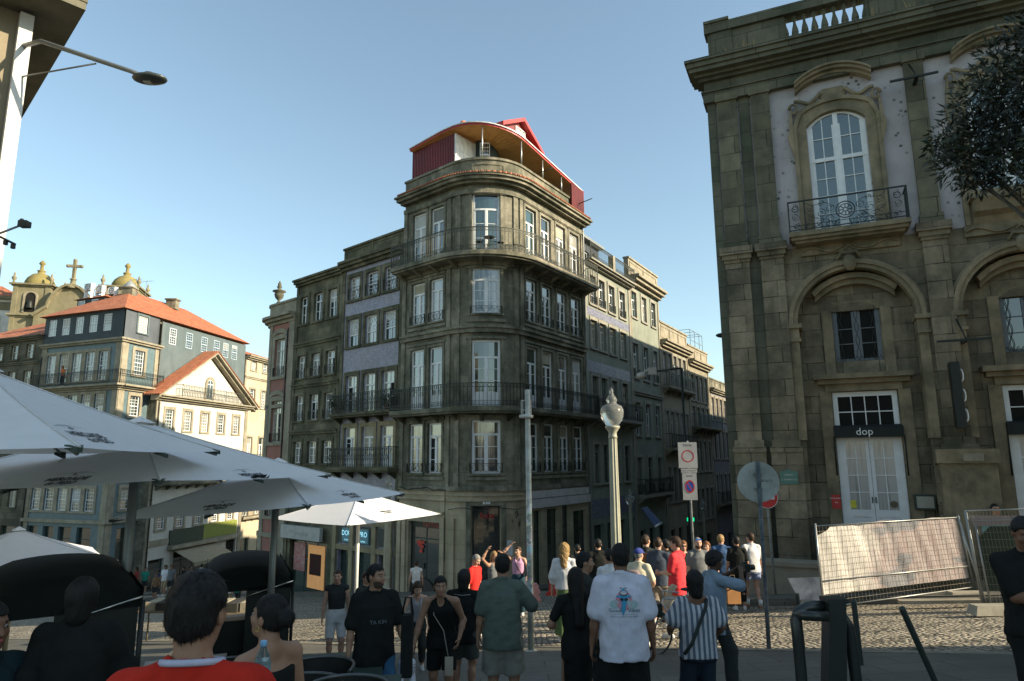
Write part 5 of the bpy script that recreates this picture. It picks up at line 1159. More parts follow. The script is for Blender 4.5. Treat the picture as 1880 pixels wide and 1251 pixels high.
    for o in bays:
        t = MB(); t.fbox(FP, 5.55+o, 7.0+o, -.02, .5, Z0, .2); t.fbox(FP, 5.62+o, 6.93+o, -.02, .42, .2, 1.6); t.fbox(FP, 5.55+o, 7.0+o, -.02, .5, 1.6, 1.98); t.build('pedestal', M_asht, b)
    t = MB(); t.fbox(FP, 6.15, 6.62, .5, .53, 1.66, 1.86); t.build('wall_plaque', M_triml, b)
    # entablature, cornice, attic balustrade
    t = MB(); X = lambda d, z, h, e=0.0: t.fbox(FP, .05-e, UE, -.5, d, z, z+h)
    X(.2,13.75,.35,.1); X(.26,14.1,.06,.15); X(.14,14.16,.35,.05); X(.3,14.51,.1,.2); X(.45,14.61,.1,.32); X(.66,14.71,.14,.46); X(.74,14.85,.16,.52); X(.82,15.01,.1,.58)
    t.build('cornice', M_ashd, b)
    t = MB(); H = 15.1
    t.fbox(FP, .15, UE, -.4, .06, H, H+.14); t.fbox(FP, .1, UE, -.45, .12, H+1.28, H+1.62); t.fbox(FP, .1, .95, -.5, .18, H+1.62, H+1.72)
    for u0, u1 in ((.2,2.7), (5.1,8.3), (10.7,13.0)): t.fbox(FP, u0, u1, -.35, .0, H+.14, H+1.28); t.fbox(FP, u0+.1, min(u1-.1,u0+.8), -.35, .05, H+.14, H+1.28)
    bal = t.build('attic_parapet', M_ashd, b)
    for s0, s1, n in ((2.7,5.1,8), (8.3,10.7,8)):
        for k in range(n+1):
            mb = MB(); u = s0+(s1-s0)*(k+.0)/n; mb.lathe(FP(u,-.17,H+.14), [(.1,0),(.1,.07),(.045,.12),(.05,.2),(.1,.42),(.115,.55),(.09,.7),(.05,.85),(.04,.95),(.09,1.02),(.1,1.06),(.1,1.14)], 10)
            mb.build('baluster', M_ashd, bal)
    # side wall down the lane and unseen body, heights stepped to shade the houses opposite
    sd = np.array([.50,.866]); e = SB+sd*30
    mb = MB(); L = 30
    mb.quad((*e, -8), (*FP(.05,0,0)[:2], -8), (*FP(.05,0,0)[:2], 13.95), (*e, 13.95), ((30,-8),(0,-8),(0,13.95),(30,13.95))); mb.build('lane_wall', M_ash, b)
    body = [xy(FP(.3,-.8,0)), xy(FP(UE-.05,-.8,0)), tuple(np.array(xy(FP(UE,-.8,0)))+sd*12), tuple(e+np.array([.4,-.1]))]
    e1 = SB+sd*14.2; e2 = e1+np.array([8,-3.])
    core(FP, b, [body[0], body[1], body[2], tuple(e2), tuple(e1+np.array([.4,-.1]))], -9, 15.5)
    core(FP, b, [tuple(e1+np.array([.42,-.08])), tuple(e2), body[2], body[3]], -9.1, 14.3, 'rear_wing')
    sw = MB(); sw.quad(FP(UE,0,Z0), FP(UE,-14,Z0), FP(UE,-14,15), FP(UE,0,15)); sw.build('side_wall', M_ash, b)
    # doors with transom light, awnings
    for o, txt in ((0, 'dop'), (P, ''), (2*P, '')):
        S = FP.shift(0, -.55); t = MB(); u0, u1 = 3.13+o, 4.87+o; um = (u0+u1)/2
        t.fbox(S, u0, u0+.14, -.15, -.05, -.6, 3.74); t.fbox(S, u1-.14, u1, -.15, -.05, -.6, 3.74); t.fbox(S, u0+.14, u1-.14, -.15, -.05, 3.6, 3.74); t.fbox(S, u0+.14, u1-.14, -.15, -.05, 2.55, 2.68)
        for k in range(1,4): x = u0+.14+(1.46)*k/4; t.fbox(S, x-.015, x+.015, -.14, -.07, 2.68, 3.6)
        t.fbox(S, u0+.14, u1-.14, -.14, -.072, 3.12, 3.15); fr = t.build('door_frame', M_white, b)
        pb = MB(); pb.fbox(S, u0+.1, u1-.1, -.135, -.11, 2.6, 3.65); pb.build('pane', M_dark, fr)
        for s in (0, 1):
            a = u0+.14 if s == 0 else um+.005; e_ = um-.005 if s == 0 else u1-.14; t = MB()
            for g in ((a, a+.1, -.6, 2.4), (e_-.1, e_, -.6, 2.4), (a+.1, e_-.1, 2.25, 2.4), (a+.1, e_-.1, .05, .25), (a+.1, e_-.1, -.6, -.45)): t.fbox(S, g[0], g[1], -.13, -.05, g[2], g[3])
            t.fbox(S, a+.1, e_-.1, -.13, -.08, -.45, .05); t.fbox(S, a+.17, e_-.17, -.13, -.06, -.38, -.02)
            mm = (a+e_)/2; t.fbox(S, mm-.014, mm+.014, -.12, -.07, .25, 2.25)
            for k in range(1,4): z = .25+2.0*k/4; t.fbox(S, a+.1, e_-.1, -.12, -.075, z-.014, z+.014)
            dv = t.build('door', M_white, b)
            pb = MB(); pb.fbox(S, a+.08, e_-.08, -.115, -.10, .25, 2.25); pb.build('pane', glass_mat('curtained_door_glass', (.30,.29,.26), .9, .1, (.45,.43,.4)), dv)
            hb = MB(); hb.fbox(S, um+(.03 if s else -.06), um+(.06 if s else -.03), -.06, -.02, .45, .62); hb.build('handle', M_iron, dv)
        aw = MB(); aw._hexa([S(u0-.05,0,2.42), S(u1+.05,0,2.42), S(u1+.05,.25,2.36), S(u0-.05,.25,2.36), S(u0-.05,0,2.74), S(u1+.05,0,2.74), S(u1+.05,.25,2.66), S(u0-.05,.25,2.66)])
        aw.tube([S(u0-.06,.2,2.4), S(u0-.06,.1,1.25)], .02, 6); aw.tube([S(u1+.06,.2,2.4), S(u1+.06,.1,1.25)], .02, 6)
        a_ = aw.build('awning', paint('black_awning', (.015,.02,.018), .8), b)
        if txt: tb = MB(); add_text(tb, txt, .3, S(um-.1,.262,2.5), S(1,0,0)-S(0,0,0), (0,0,1)); tb.build('shop_lettering', M_white, a_)
    S = FP.shift(0,-.55); stc = MB(); stc.fbox(S, 2.86, 3.1, .1, .112, .28, .68);
    stc.build('red_notice', paint('red_notice', (.5,.04,.03), .5), b)
    tx = MB(); add_text(tx, 'RESTAURANTE', .05, S(2.98,.114,.58), S(1,0,0)-S(0,0,0), (0,0,1)); add_text(tx, 'dop', .06, S(2.98,.114,.46), S(1,0,0)-S(0,0,0), (0,0,1)); tx.build('notice_lettering', M_white, b)
    st = MB(); st.fbox(S, 3.36, 3.52, -.048, -.044, .3, .52); st.build('yellow_sticker', paint('yellow_sticker', (.65,.6,.05), .5), b)
    st = MB(); st.fpoly(S, [(4.5+.1*math.cos(a), .42+.1*math.sin(a)) for a in np.linspace(0,6.1,14)], -.048, -.044); st.build('round_sticker', paint('bronze_sticker', (.12,.09,.05), .5), b)
    st = MB(); st.fbox(S, 5.0, 5.52, .1, .22, .3, .72); st.build('menu_case', M_darkwood, b); st = MB(); st.fbox(S, 5.05, 5.47, .22, .225, .35, .67); st.build('menu_sheet', paint('menu_paper', (.35,.33,.27), .6), b)
    st = MB(); st.fpoly(FP, [(1.5,1.0),(2.0,1.0),(2.0,1.38),(1.9,1.38),(1.75,1.45),(1.6,1.38),(1.5,1.38)], .28, .3); st.build('street_name_plate', paint('verdigris_plate', (.10,.20,.16), .5), b)
    tx = MB(); add_text(tx, 'LARGO', .07, FP(1.75,.303,1.28), FP(1,0,0)-FP(0,0,0), (0,0,1)); add_text(tx, 'S. DOMINGOS', .075, FP(1.75,.303,1.14), FP(1,0,0)-FP(0,0,0), (0,0,1), width=.42); tx.build('plate_lettering', paint('pale_lettering', (.6,.6,.5), .5), b)
    # low stone bench along the base
    t = MB(); t.fbox(FP, .2, 2.95, .3, 1.0, Z0-.3, -1.25); t.fbox(FP, .15, 3.0, .3, 1.06, -1.25, -1.13); t.build('stone_bench', surf('pale_bench_stone', (.42,.38,.29), (.34,.3,.23), 2), b)
    t = MB(); t.fbox(FP, 3.05, UE, .3, 1.2, Z0-.3, -1.35); t.fbox(FP, 3.05, UE, .3, .8, -1.35, -.95); t.build('steps', M_ash, b)
    # dry grass growing from the cornice
    g = MB(); rng = random.Random(5)
    for k in range(170):
        u = rng.choice([rng.gauss(1.0,.12), rng.gauss(1.5,.15), rng.gauss(1.85,.2), rng.gauss(5.3,.15), rng.gauss(6.1,.15), rng.uniform(.4,7)]); h = rng.uniform(.1,.55); v = FP(u, rng.uniform(.1,.6), 15.1); q = Vector((rng.gauss(0,.12), rng.gauss(0,.1), h)); s_ = Vector((.008,0,0))
        g.face([g.vert(v-s_), g.vert(v+s_), g.vert(v+q)])
    g.build('cornice_grass', paint('dry_grass', (.32,.22,.07), .8), b)
    # bracket arms for banners and the vertical black sign
    for u, z in ((6.15,12.9), (6.55,4.9)): t = MB(); t.fbox(FP, u-.7, u+.55, .6, .66, z, z+.06); t.fbox(FP, u-.05, u+.05, .1, .62, z, z+.08); t.tube([FP(u-.1,.2,z+.7), FP(u,.62,z+.05)], .025, 6); t.build('banner_bracket', M_iron, b)
    vs = thing('hanging_sign', 'tall narrow black sign edge with three white arcs on the palace pilaster', 'sign', FP(6.25,.4,4.4))
    t = MB(); t.fbox(FP, 6.1, 6.32, .22, .6, 2.55, 4.35); t.build('sign_board', M_iron, vs)
    for k in range(3): t = MB(); zc = 3.98-.55*k; t.tube([FP(6.335+.055*math.sin(x), .5, zc+.17*math.cos(x)*-1) for x in np.linspace(.1,3.0,9)], .022, 6); t.build('lettering', M_white, vs)
palace()
# ------------------------------------------------------------------ building at the left edge, unseen blocks added to throw the shade, tree
def edge_building():
    c = np.array([-7.24, 9.0]); f = np.array([.69,.724]); g = np.array([-.728,.686]); f /= np.linalg.norm(f)
    b = thing('eaves_building', 'close ochre grey building with deep overhanging eaves at the left edge of the photo', 'building', (c[0], c[1], gz(*c)))
    M = Fac(c, f); wm = surf('ochre_grey_render', (.36,.30,.20), (.28,.24,.17), .7, streak=.3, streakcol=(.15,.13,.09))
    wins = [(-2.4,-1.3,4.5,6.8), (-2.4,-1.3,.6,3.0), (-4.8,-3.7,4.5,6.8)]
    wall(M, b, -9, 0, -3, 8.35, wins, 'wall', wm)
    for q in wins: window(M, b, *q, 'six', M_cream, M_curt, .1, surround=.15)
    M2 = Fac(c, -g).shift(0,0); mb = MB(); mb.quad((*c,-4), (*(c+g*10),-4), (*(c+g*10),8.35), (*c,8.35)); mb.build('side_wall', wm, b)
    mb = MB(); o = .78; nf = np.array([f[1],-f[0]]); ng = np.array([g[1],-g[0]]); ng = ng if ng@f > 0 else -ng
    P = [c-f*9+nf*o, c+nf*o+ng*o*.75, c+g*10+ng*o, c-f*9+g*10]
    mb.prism([tuple(p) for p in P], 8.35, 8.47); mb.prism([tuple(c+(p-c)*1.02) for p in P], 8.47, 8.8); mb.build('eaves', surf('weathered_eaves', (.24,.22,.16), (.13,.13,.09), 1.2, streak=.3), b)
    mb = MB(); mb.prism([tuple(c-f*9-nf*.1), tuple(c-(nf+ng)*.1), tuple(c+g*10-ng*.1), tuple(c-f*9+g*10)], 8.8, 10.0); mb.build('parapet', wm, b)
    mb = MB(); v = np.array(c)+nf*.09-f*.0; R = Matrix.Rotation(math.atan2(f[1], f[0]), 3, 'Z')
    mb.box((v[0], v[1], 2.9), (.085,.07,5.4), R=R); mb.build('drainpipe', paint('white_duct', (.6,.6,.58), .5), b)
    core(M, b, [tuple(c-nf*.35-ng*.35), tuple(c-f*9-nf*.35), tuple(c-f*9+g*10), tuple(c+g*10-ng*.35)], -4, 8.3)
    # wall lamp
    A, B_, H = [Vector(at(*p)) for p in ((75,76,8.6), (240,131,8.6), (275,145,8.6))]
    W1 = Vector((*(c+nf*.1), A.z+.15)); W2 = Vector((*(c+nf*.1), A.z-.35))
    l = thing('wall_street_lamp', 'grey street lamp arm with a flat oval head reaching out from the eaves building', 'street lamp', W1)
    mb = MB(); mb.tube([W1, A, A.lerp(B_,.55), B_, H], .035, 10, r1=.03); mb.tube([W2, Vector(at(176,117,8.6))], .012, 6); mb.build('arm', paint('dull_grey_metal', (.17,.18,.17), .45, .5, metallic=.5), l)
    mb = MB(); mb.sphere(H+Vector((.0,0,0)), (.24,.15,.055), 10); mb.lathe(H+Vector((0,0,.03)), [(.1,0),(.08,.04),(.03,.05)], 12); hd = mb.build('lamp_head', paint('lamp_head_metal', (.07,.08,.075), .4, .5, metallic=.3), l)
    mb = MB(); mb.box(H+Vector((-.02,0,-.052)), (.05,.04,.012)); mb.build('lens', paint('lamp_lens', (.5,.5,.42), .3), hd)
    # small camera and rod on the same wall
    q = [Vector(at(*p)) for p in ((-30,440,8.3), (38,414,8.3), (45,412,8.3))]
    s_ = thing('security_camera', 'small dark security camera on a thin arm at the left edge', 'camera', q[0])
    mb = MB(); mb.tube([q[0], q[1]], .014, 6); mb.build('arm', M_zinc, s_); mb = MB(); mb.box(q[2], (.055,.05,.04)); mb.sphere(q[2]+Vector((-.04,0,.05)), .03, 5); mb.build('camera_body', M_iron, s_)
    q = [Vector(at(*p)) for p in ((-40,415,8.3), (28,449,8.3))]; s_ = thing('wall_rod', 'dark clothes rod with small clips jutting in at the left edge', 'rod', q[0])
    mb = MB(); mb.tube(q, .016, 6);
    for t in (.75,.95): mb.box(q[0].lerp(q[1], t)-Vector((0,0,.04)), (.02,.02,.03))
    mb.build('rod', M_iron, s_)
edge_building()
def shade_blocks():  # unseen block, corner and height set to cast the foreground shade
    a = G(1500,1190)[:2]; sx = np.array([math.cos(SUN_AZ), math.sin(SUN_AZ)]); c = a+sx*10.2
    b = thing('square_building', 'tall plastered building across the square, to the right of the photo, that shades the foreground', 'building', (c[0]+4, c[1]-4, 0))
    perp = np.array([sx[1], -sx[0]]); M = Fac(c+np.array([.2,-14.0]), (0,1)) ;
    pts = [tuple(c), tuple(c+np.array([0,-15])), tuple(c+np.array([26,-21])), tuple(c+sx*26+perp*1.0)]
    W = Fac(c+np.array([0,-15]), (0,1)); W.n = np.array([-1.,0.])
    wm = surf('warm_plaster', (.42,.38,.30), (.34,.3,.24), .7)
    mb = MB(); mb.prism(pts, -3, 14.5); mb.build('wall', wm, b)
    for k in range(6):
        for z in (1.2, 5, 8.8): window(W.shift(.0,.2), b, 1+2.3*k, 2.1+2.3*k, z, z+2.2, 'six', M_white, M_glass, .05, surround=.15, smat=M_triml)
    mb = MB(); hip_roof(mb, pts, 14.5, 1.5, .15); mb.build('roof', M_roof, b)
shade_blocks()
def lane_shade_houses():  # unseen houses added beyond the palace, heights set by the street's shadow line
    sd = np.array([.50,.866]); wm = surf('lane_render', (.33,.29,.22), (.27,.24,.18), .8)
    for i, (k0, k1, h) in enumerate(((30.2,40,13.2), (40.1,54,10.0), (54.1,80,7.4))):
        a = SB+sd*k0; e = SB+sd*k1; M = Fac(e, -sd); L = k1-k0; c = (a+e)/2
        b = thing('lane_house', ['stone house behind the palace on the right side of the lane', 'second house behind the palace on the right side of the lane', 'last house behind the palace on the right side of the lane'][i], 'building', (c[0], c[1], gz(*c)))
        n = int(L/2.6); hs = [(1+2.6*j, 2.1+2.6*j, z, z+2.1) for j in range(n) for z in (h-4, h-7.6, h-11.2)]
        wall(M, b, 0, L, -13, h, hs, 'wall', wm)
        for q in hs: window(M, b, *q, 'six', M_white, M_glass, .1)
        core(M, b, [xy(M(0,-.4,0)), xy(M(L,-.4,0)), xy(M(L,-9,0)), xy(M(0,-9,0))], -13, h-.05)
        rb = MB(); hip_roof(rb, [xy(M(0,0,0)), xy(M(L,0,0)), xy(M(L,-9,0)), xy(M(0,-9,0))], h, 1.0, .2); rb.build('roof', M_roof, b)
lane_shade_houses()
def leafmat(name, c1, c2):
    if name in MATS: return MATS[name]
    m, nt, b = new_mat(name); MATS[name] = m
    tc = nt.nodes.new('ShaderNodeTexCoord'); oi = nt.nodes.new('ShaderNodeNewGeometry')
    col = _mix(nt, c1, c2, oi.outputs['Random Per Island']); col = _mix(nt, col, tuple(x*.5 for x in c1), _ramp(nt, _noise(nt, tc.outputs['Object'], 1.2, 3), .4, .65))
    nt.links.new(col, b.inputs['Base Color']); b.inputs['Roughness'].default_value = .5
    return m
def tree():
    base = np.array([9.0, 8.3]); z0 = gz(*base); rng = random.Random(11)
    t = thing('oleander_tree', 'dark leafy tree with narrow pointed leaves hanging in at the top right', 'tree', (base[0], base[1], z0))
    B0 = Vector((base[0], base[1], z0)); mb = MB(); tips = []
    mb.tube([B0, B0+Vector((.05,.05,1.4)), B0+Vector((-.1,.15,3.2))], .16, 9, r1=.11)
    cr = Vector((-.1,.15,3.2))+B0
    cl = [(1745,250,9.2,.32),(1785,205,9.4,.42),(1760,300,9.0,.4),(1800,165,9.6,.45),(1835,120,9.4,.45),(1880,70,9.2,.42),(1850,190,9.0,.6),(1880,240,9.0,.6),(1790,265,9.2,.5),(1840,290,8.8,.4),(1870,320,8.8,.35),(1815,240,9.3,.5),(1800,300,9.0,.3),(1900,130,9.2,.8),(1950,200,8.8,.9),(1990,100,8.6,1.0),(2050,250,8.3,.9),(1960,60,9.0,.6),(2020,0,8.6,1.0),(2100,120,8.0,1.0),(1960,320,8.6,.6),(1725,275,9.2,.22),(1790,335,9.0,.22)]
    cs = [(Vector(at(px,py,Y)), r*.86) for px, py, Y, r in cl]
    for c, r in cs:
        mid = cr.lerp(c, .5)+Vector((rng.gauss(0,.12), rng.gauss(0,.12), .25)); mb.tube([cr, cr.lerp(mid,.5)+Vector((0,0,.05)), mid, c], [.045,.035,.022,.01], 6)
    mb.build('trunk', surf('grey_bark', (.13,.11,.08), (.08,.07,.05), 6), t)
    lb = MB()
    for c, r in cs:
        n = int(1250*r**1.7)+60
        for i in range(n):
            d = Vector((rng.gauss(0,1), rng.gauss(0,1), rng.gauss(0,1))).normalized(); rr = r*rng.random()**.45; p = c+d*rr
            if rng.random() < .25: p = c+d*r*rng.uniform(.8,1.08)
            a = (d+Vector((rng.gauss(0,.5), rng.gauss(0,.5), rng.gauss(-.1,.5)))).normalized(); L = rng.uniform(.1,.17); wv = a.cross(Vector((rng.gauss(0,1), rng.gauss(0,1), rng.gauss(0,1)))).normalized()*L*.13
            k = [lb.vert(p), lb.vert(p+a*L*.4+wv), lb.vert(p+a*L), lb.vert(p+a*L*.4-wv)]; lb.face(k)
        for j in range(int(10*r)+4):   # twigs
            d = Vector((rng.gauss(0,1), rng.gauss(0,1), rng.gauss(0,.8))).normalized();
    lb.build('crown', leafmat('oleander_leaf', (.016,.025,.012), (.032,.044,.02)), t)
tree()
# ------------------------------------------------------------------ parasols
def canvas_mat():
    m = cloth('off_white_canvas', (.88,.88,.88), .85, var=.03)
    nt = m.node_tree; b = nt.nodes['Principled BSDF']; out = nt.nodes['Material Output']
    tr = nt.nodes.new('ShaderNodeBsdfTranslucent'); tr.inputs[0].default_value = (.55,.53,.47,1); mx = nt.nodes.new('ShaderNodeMixShader'); mx.inputs[0].default_value = .3
    nt.links.new(b.outputs[0], mx.inputs[1]); nt.links.new(tr.outputs[0], mx.inputs[2]); nt.links.new(mx.outputs[0], out.inputs[0]); return m
M_canvas = canvas_mat(); M_pole = paint('grey_parasol_pole', (.20,.215,.20), .4, .5, metallic=.4); M_ink = paint('printed_black', (.035,.04,.045), .8)
C_seam = paint('seam_tape', (.60,.60,.60), .8)
def parasol(label, corners, apex, zfloor, texts=(), sag=.05, pole_mat=None, rpole=.045, valance=0.0, logo=True):
    c = [Vector(p) for p in corners]; A = Vector(apex); base = (A.x, A.y, zfloor)
    t = thing('parasol', label, 'parasol', base, 'cafe parasols on the square')
    mb = MB(); top = []
    N = 10
    for s in range(4):
        P, Q = c[s], c[(s+1) % 4]; mid = (P+Q)/2
        g = [[None]*(N+1) for _ in range(N+1)]
        for i in range(N+1):
            e = P.lerp(Q, i/N); e = e-Vector((0,0,0))
            for j in range(N+1):
                p = A.lerp(e, j/N); u = i/N; k = 4*u*(1-u)
                p = p-Vector((0,0,1))*(sag*k*(j/N)*(1.0-.35*j/N))+Vector((0,0,sag*.9*math.sin(j/N*math.pi)*-1*(1-k)*.5))
                if j == N: p = p+(A-e)*(.02*k)
                g[j][i] = mb.vert(p, (u*3, j/N*2))
        for j in range(N):
            for i in range(N): mb.face((g[j][i], g[j+1][i], g[j+1][i+1], g[j][i+1]), 0, True)
        if valance:
            for i in range(N):
                a, b_ = Vector(mb.v[g[N][i]]), Vector(mb.v[g[N][i+1]]); d = Vector((0,0,-valance)); mb.quad(a, b_, b_+d, a+d)
    can = mb.build('canopy', M_canvas, t)
    mb = MB()
    for q in c: mb.tube([A.lerp(q, k)+Vector((0,0,.006-sag*.45*math.sin(k*math.pi))) for k in np.linspace(.06,1,8)], .007, 5)
    mb.build('hip_seam', C_seam, can)
    mb = MB(); n = ((c[1]-c[0]).cross(c[2]-c[0])).normalized(); n = n if n.z > 0 else -n
    k = .075; cc = sum(c, Vector())/4
    ring = [A.lerp(q, k)+Vector((0,0,.012)) for q in c]; up = [q+Vector((0,0,.02)) for q in ring]; tip = A+Vector((0,0,.06))
    for i in range(4): mb.face([mb.vert(up[i]), mb.vert(up[(i+1)%4]), mb.vert(tip)])
    mb.build('vent_cap', M_canvas, can)
    mb = MB(); ax = (A-cc).normalized(); bot = Vector((A.x, A.y, zfloor)); mb.tube([bot, A-Vector((0,0,.05))], rpole, 12)
    mb.lathe(bot, [(.28,0),(.28,.05),(.07,.08),(.06,.3),(rpole,.32)], 16); mb.build('pole', pole_mat or M_pole, t)
    mb = MB(); hub = A-Vector((0,0,.55))
    for s in range(4):
        for e in (c[s], (c[s]+c[(s+1)%4])/2):
            d = Vector((0,0,-.045)); m_ = A.lerp(e, .5)+d*1.6; mb.tube([A+d*2, m_, e+d-(e-A)*.015], .013, 5); mb.tube([hub, m_], .011, 5)
    mb.lathe(hub-Vector((0,0,.05)), [(.07,0),(.07,.1)], 10); mb.build('rib_frame', M_pole, t)
    for s in range(4):
        for e in (c[s], (c[s]+c[(s+1)%4])/2-Vector((0,0,sag*.65))):
            mb = MB(); o = (e-A).normalized(); side = o.cross(Vector((0,0,1))).normalized()*.05; mb._hexa([e-o*.09+side-Vector((0,0,.035)), e-o*.09-side-Vector((0,0,.035)), e-side*.3-Vector((0,0,.03)), e+side*.3-Vector((0,0,.03)), e-o*.09+side-Vector((0,0,.01)), e-o*.09-side-Vector((0,0,.01)), e-side*.3, e+side*.3])
            mb.build('corner_pocket', paint('dark_green_pocket', (.03,.05,.04), .6), t)
    # printed logo near the rim of the given sides
    bm = bmesh.new(); bm.from_mesh(can.data); bvh = BVHTree.FromBMesh(bm); off = Vector(t.location)
    for s, frac, wd, pos in texts:
        P, Q = c[s], c[(s+1)%4]; ex = (Q-P).normalized(); e = P.lerp(Q, pos); o = e.lerp(A, frac); ey = (A-(P+Q)/2).normalized(); nn = ex.cross(ey).normalized(); nn = nn if nn.z > 0 else -nn
        if ex.cross(ey).z < 0: ex = -ex
        tb = MB()
        V1, F1 = text_geo('HERDADE', .1, wd, bold=.0035); V2, F2 = text_geo('do PESO', .1, wd*.72, bold=.0035)
        arc = [(x, .2*wd+.13*wd*math.sin((x/wd+.5)*math.pi*.85+.25)) for x in np.linspace(-.5*wd, .5*wd, 14)]
        sets = [(V1, F1), (V2-np.array([-.02*wd, .2*wd]), F2)]
        def put(x, y):
            q = o+ex*float(x)+ey*float(y); h = bvh.ray_cast(q-off+nn*.5, -nn, 2.0)
            return (h[0]+off+nn*.006) if h[0] is not None else q+nn*.02
        for V, Fc in sets: tb.raw([put(x, y) for x, y in V], Fc, 0, False)
        th = .018*wd
        for i in range(13): tb.face([tb.vert(put(arc[i][0], arc[i][1]-th*(1-abs(i-6)/8))), tb.vert(put(arc[i+1][0], arc[i+1][1]-th*(1-abs(i-5)/8))), tb.vert(put(*arc[i+1])), tb.vert(put(*arc[i]))])
        tb.face([tb.vert(put(-.1*wd,.22*wd)), tb.vert(put(-.02*wd,.18*wd)), tb.vert(put(.03*wd,.22*wd)), tb.vert(put(-.06*wd,.27*wd))])
        tb.build('printed_logo', M_ink, can)
    bm.free(); return t
def V3(x, y, z): return Vector((x, y, z+1.75))
# nearest to farthest; z values are relative to the eye
parasol('nearest pale parasol, cut by the left edge, black logo on its right panel', [V3(-5.26,3.54,.10), V3(-2.49,3.9,.09), V3(-2.85,6.6,.108), V3(-5.6,6.2,.11)], V3(-4.05,5.07,.72), gz(-4.05,5.07)+.02, [(1,.17,.46,.16)])
parasol('second pale parasol from the camera, its dark shaded left panel carrying a logo', [V3(-5.79,6.06,-.24), V3(-2.84,5.5,-.139), V3(-2.27,8.5,-.16), V3(-5.2,9.05,-.22)], V3(-4.03,7.28,.44), gz(-4.03,7.28)+.02, [(0,.1,.42,.68), (1,.08,.42,.5)], rpole=.048)
parasol('third pale parasol from the camera, left half shaded and right tip in sun', [V3(-4.7,8.03,-.65), V3(-2.23,7.5,-.47), V3(-1.63,10.3,-.477), V3(-4.1,10.83,-.6)], V3(-3.16,9.16,.0), gz(-3.16,9.16), [(0,.16,.4,.5), (1,.16,.4,.5)])
parasol('farthest pale parasol, glaring white in the sun with a dark shadow wedge', [V3(-5.8,16.6,-1.34), V3(-3.53,14.7,-1.34), V3(-1.87,17.7,-1.34), V3(-4.1,19.6,-1.34)], V3(-3.83,17.1,-.72), gz(-3.83,17.1), [(1,.3,.4,.5)], pole_mat=paint('white_pole', (.6,.6,.57), .4))
_a = Vector(at(35,972,14)); _r = Vector(at(222,1031,14.0)); _h = _r-_a
parasol('small white parasol standing low behind the black cart roof at the left', [_a+Vector((-.3,-2.0,_h.z-.05)), _r, _a+Vector((.2,2.2,_h.z)), _a+Vector((-2.2,.1,_h.z))], _a, gz(_a.x, _a.y), [], sag=.08, valance=.16, pole_mat=paint('cream_pole', (.45,.38,.24), .5))
# ------------------------------------------------------------------ lamp posts
M_post = paint('grey_green_cast_iron', (.34,.34,.26), .5, .4, dirt=.35)
def globe_mat():
    m, nt, b = new_mat('ribbed_lamp_glass'); b.inputs['Base Color'].default_value = (.72,.73,.68,1); b.inputs['Roughness'].default_value = .22
    b.inputs['Transmission Weight'].default_value = .85; b.inputs['Specular IOR Level'].default_value = .7; b.inputs['IOR'].default_value = 1.2
    return m
M_globe = globe_mat()
def lamp_post(label, px, ytop, Y, H=None, group='old globe street lamps'):
    tp = at(px, ytop, Y); x = tp[0]; z0 = gz(x, Y); H = tp[2]-z0; b = Vector((x, Y, z0))
    t = thing('globe_street_lamp', label, 'street lamp', b, group); s = 1.0
    gh = .8; zc = H-gh
    mb = MB(); mb.lathe(b, [(.24,0),(.24,.12),(.19,.16),(.17,.6),(.2,.66),(.14,.72),(.12,1.0),(.135,1.04),(.115,1.1)], 16)
    mb.lathe(b+Vector((0,0,1.1)), [(.112,0),(.085,zc-1.35)], 20, flute=.16)
    mb.lathe(b+Vector((0,0,zc-.25)), [(.085,0),(.1,.02),(.085,.05),(.085,.12),(.14,.2),(.155,.22),(.15,.25)], 20); mb.build('post', M_post, t)
    mb = MB(); mb.lathe(b+Vector((0,0,zc)), [(.11,0),(.16,.05),(.22,.16),(.24,.27),(.235,.33),(.2,.41),(.14,.44),(.1,.46),(.1,.5),(.115,.53),(.1,.58),(.06,.63),(.035,.7),(.045,.72),(.02,.78),(.006,.8)], 28); mb.build('globe', M_globe, t)
    return t
lamp_post('tall fluted lamp post with a pale glass globe, in the middle of the square', 1122, 712, 14.0)
lamp_post('fluted lamp post half hidden behind the white parasols', 713, 874, 24.0)
lamp_post('globe lamp in front of the tile band of the nearest street house', 1156, 898, 36.0)
lamp_post('small distant globe lamp down the shaded street', 1290, 914, 50.0)
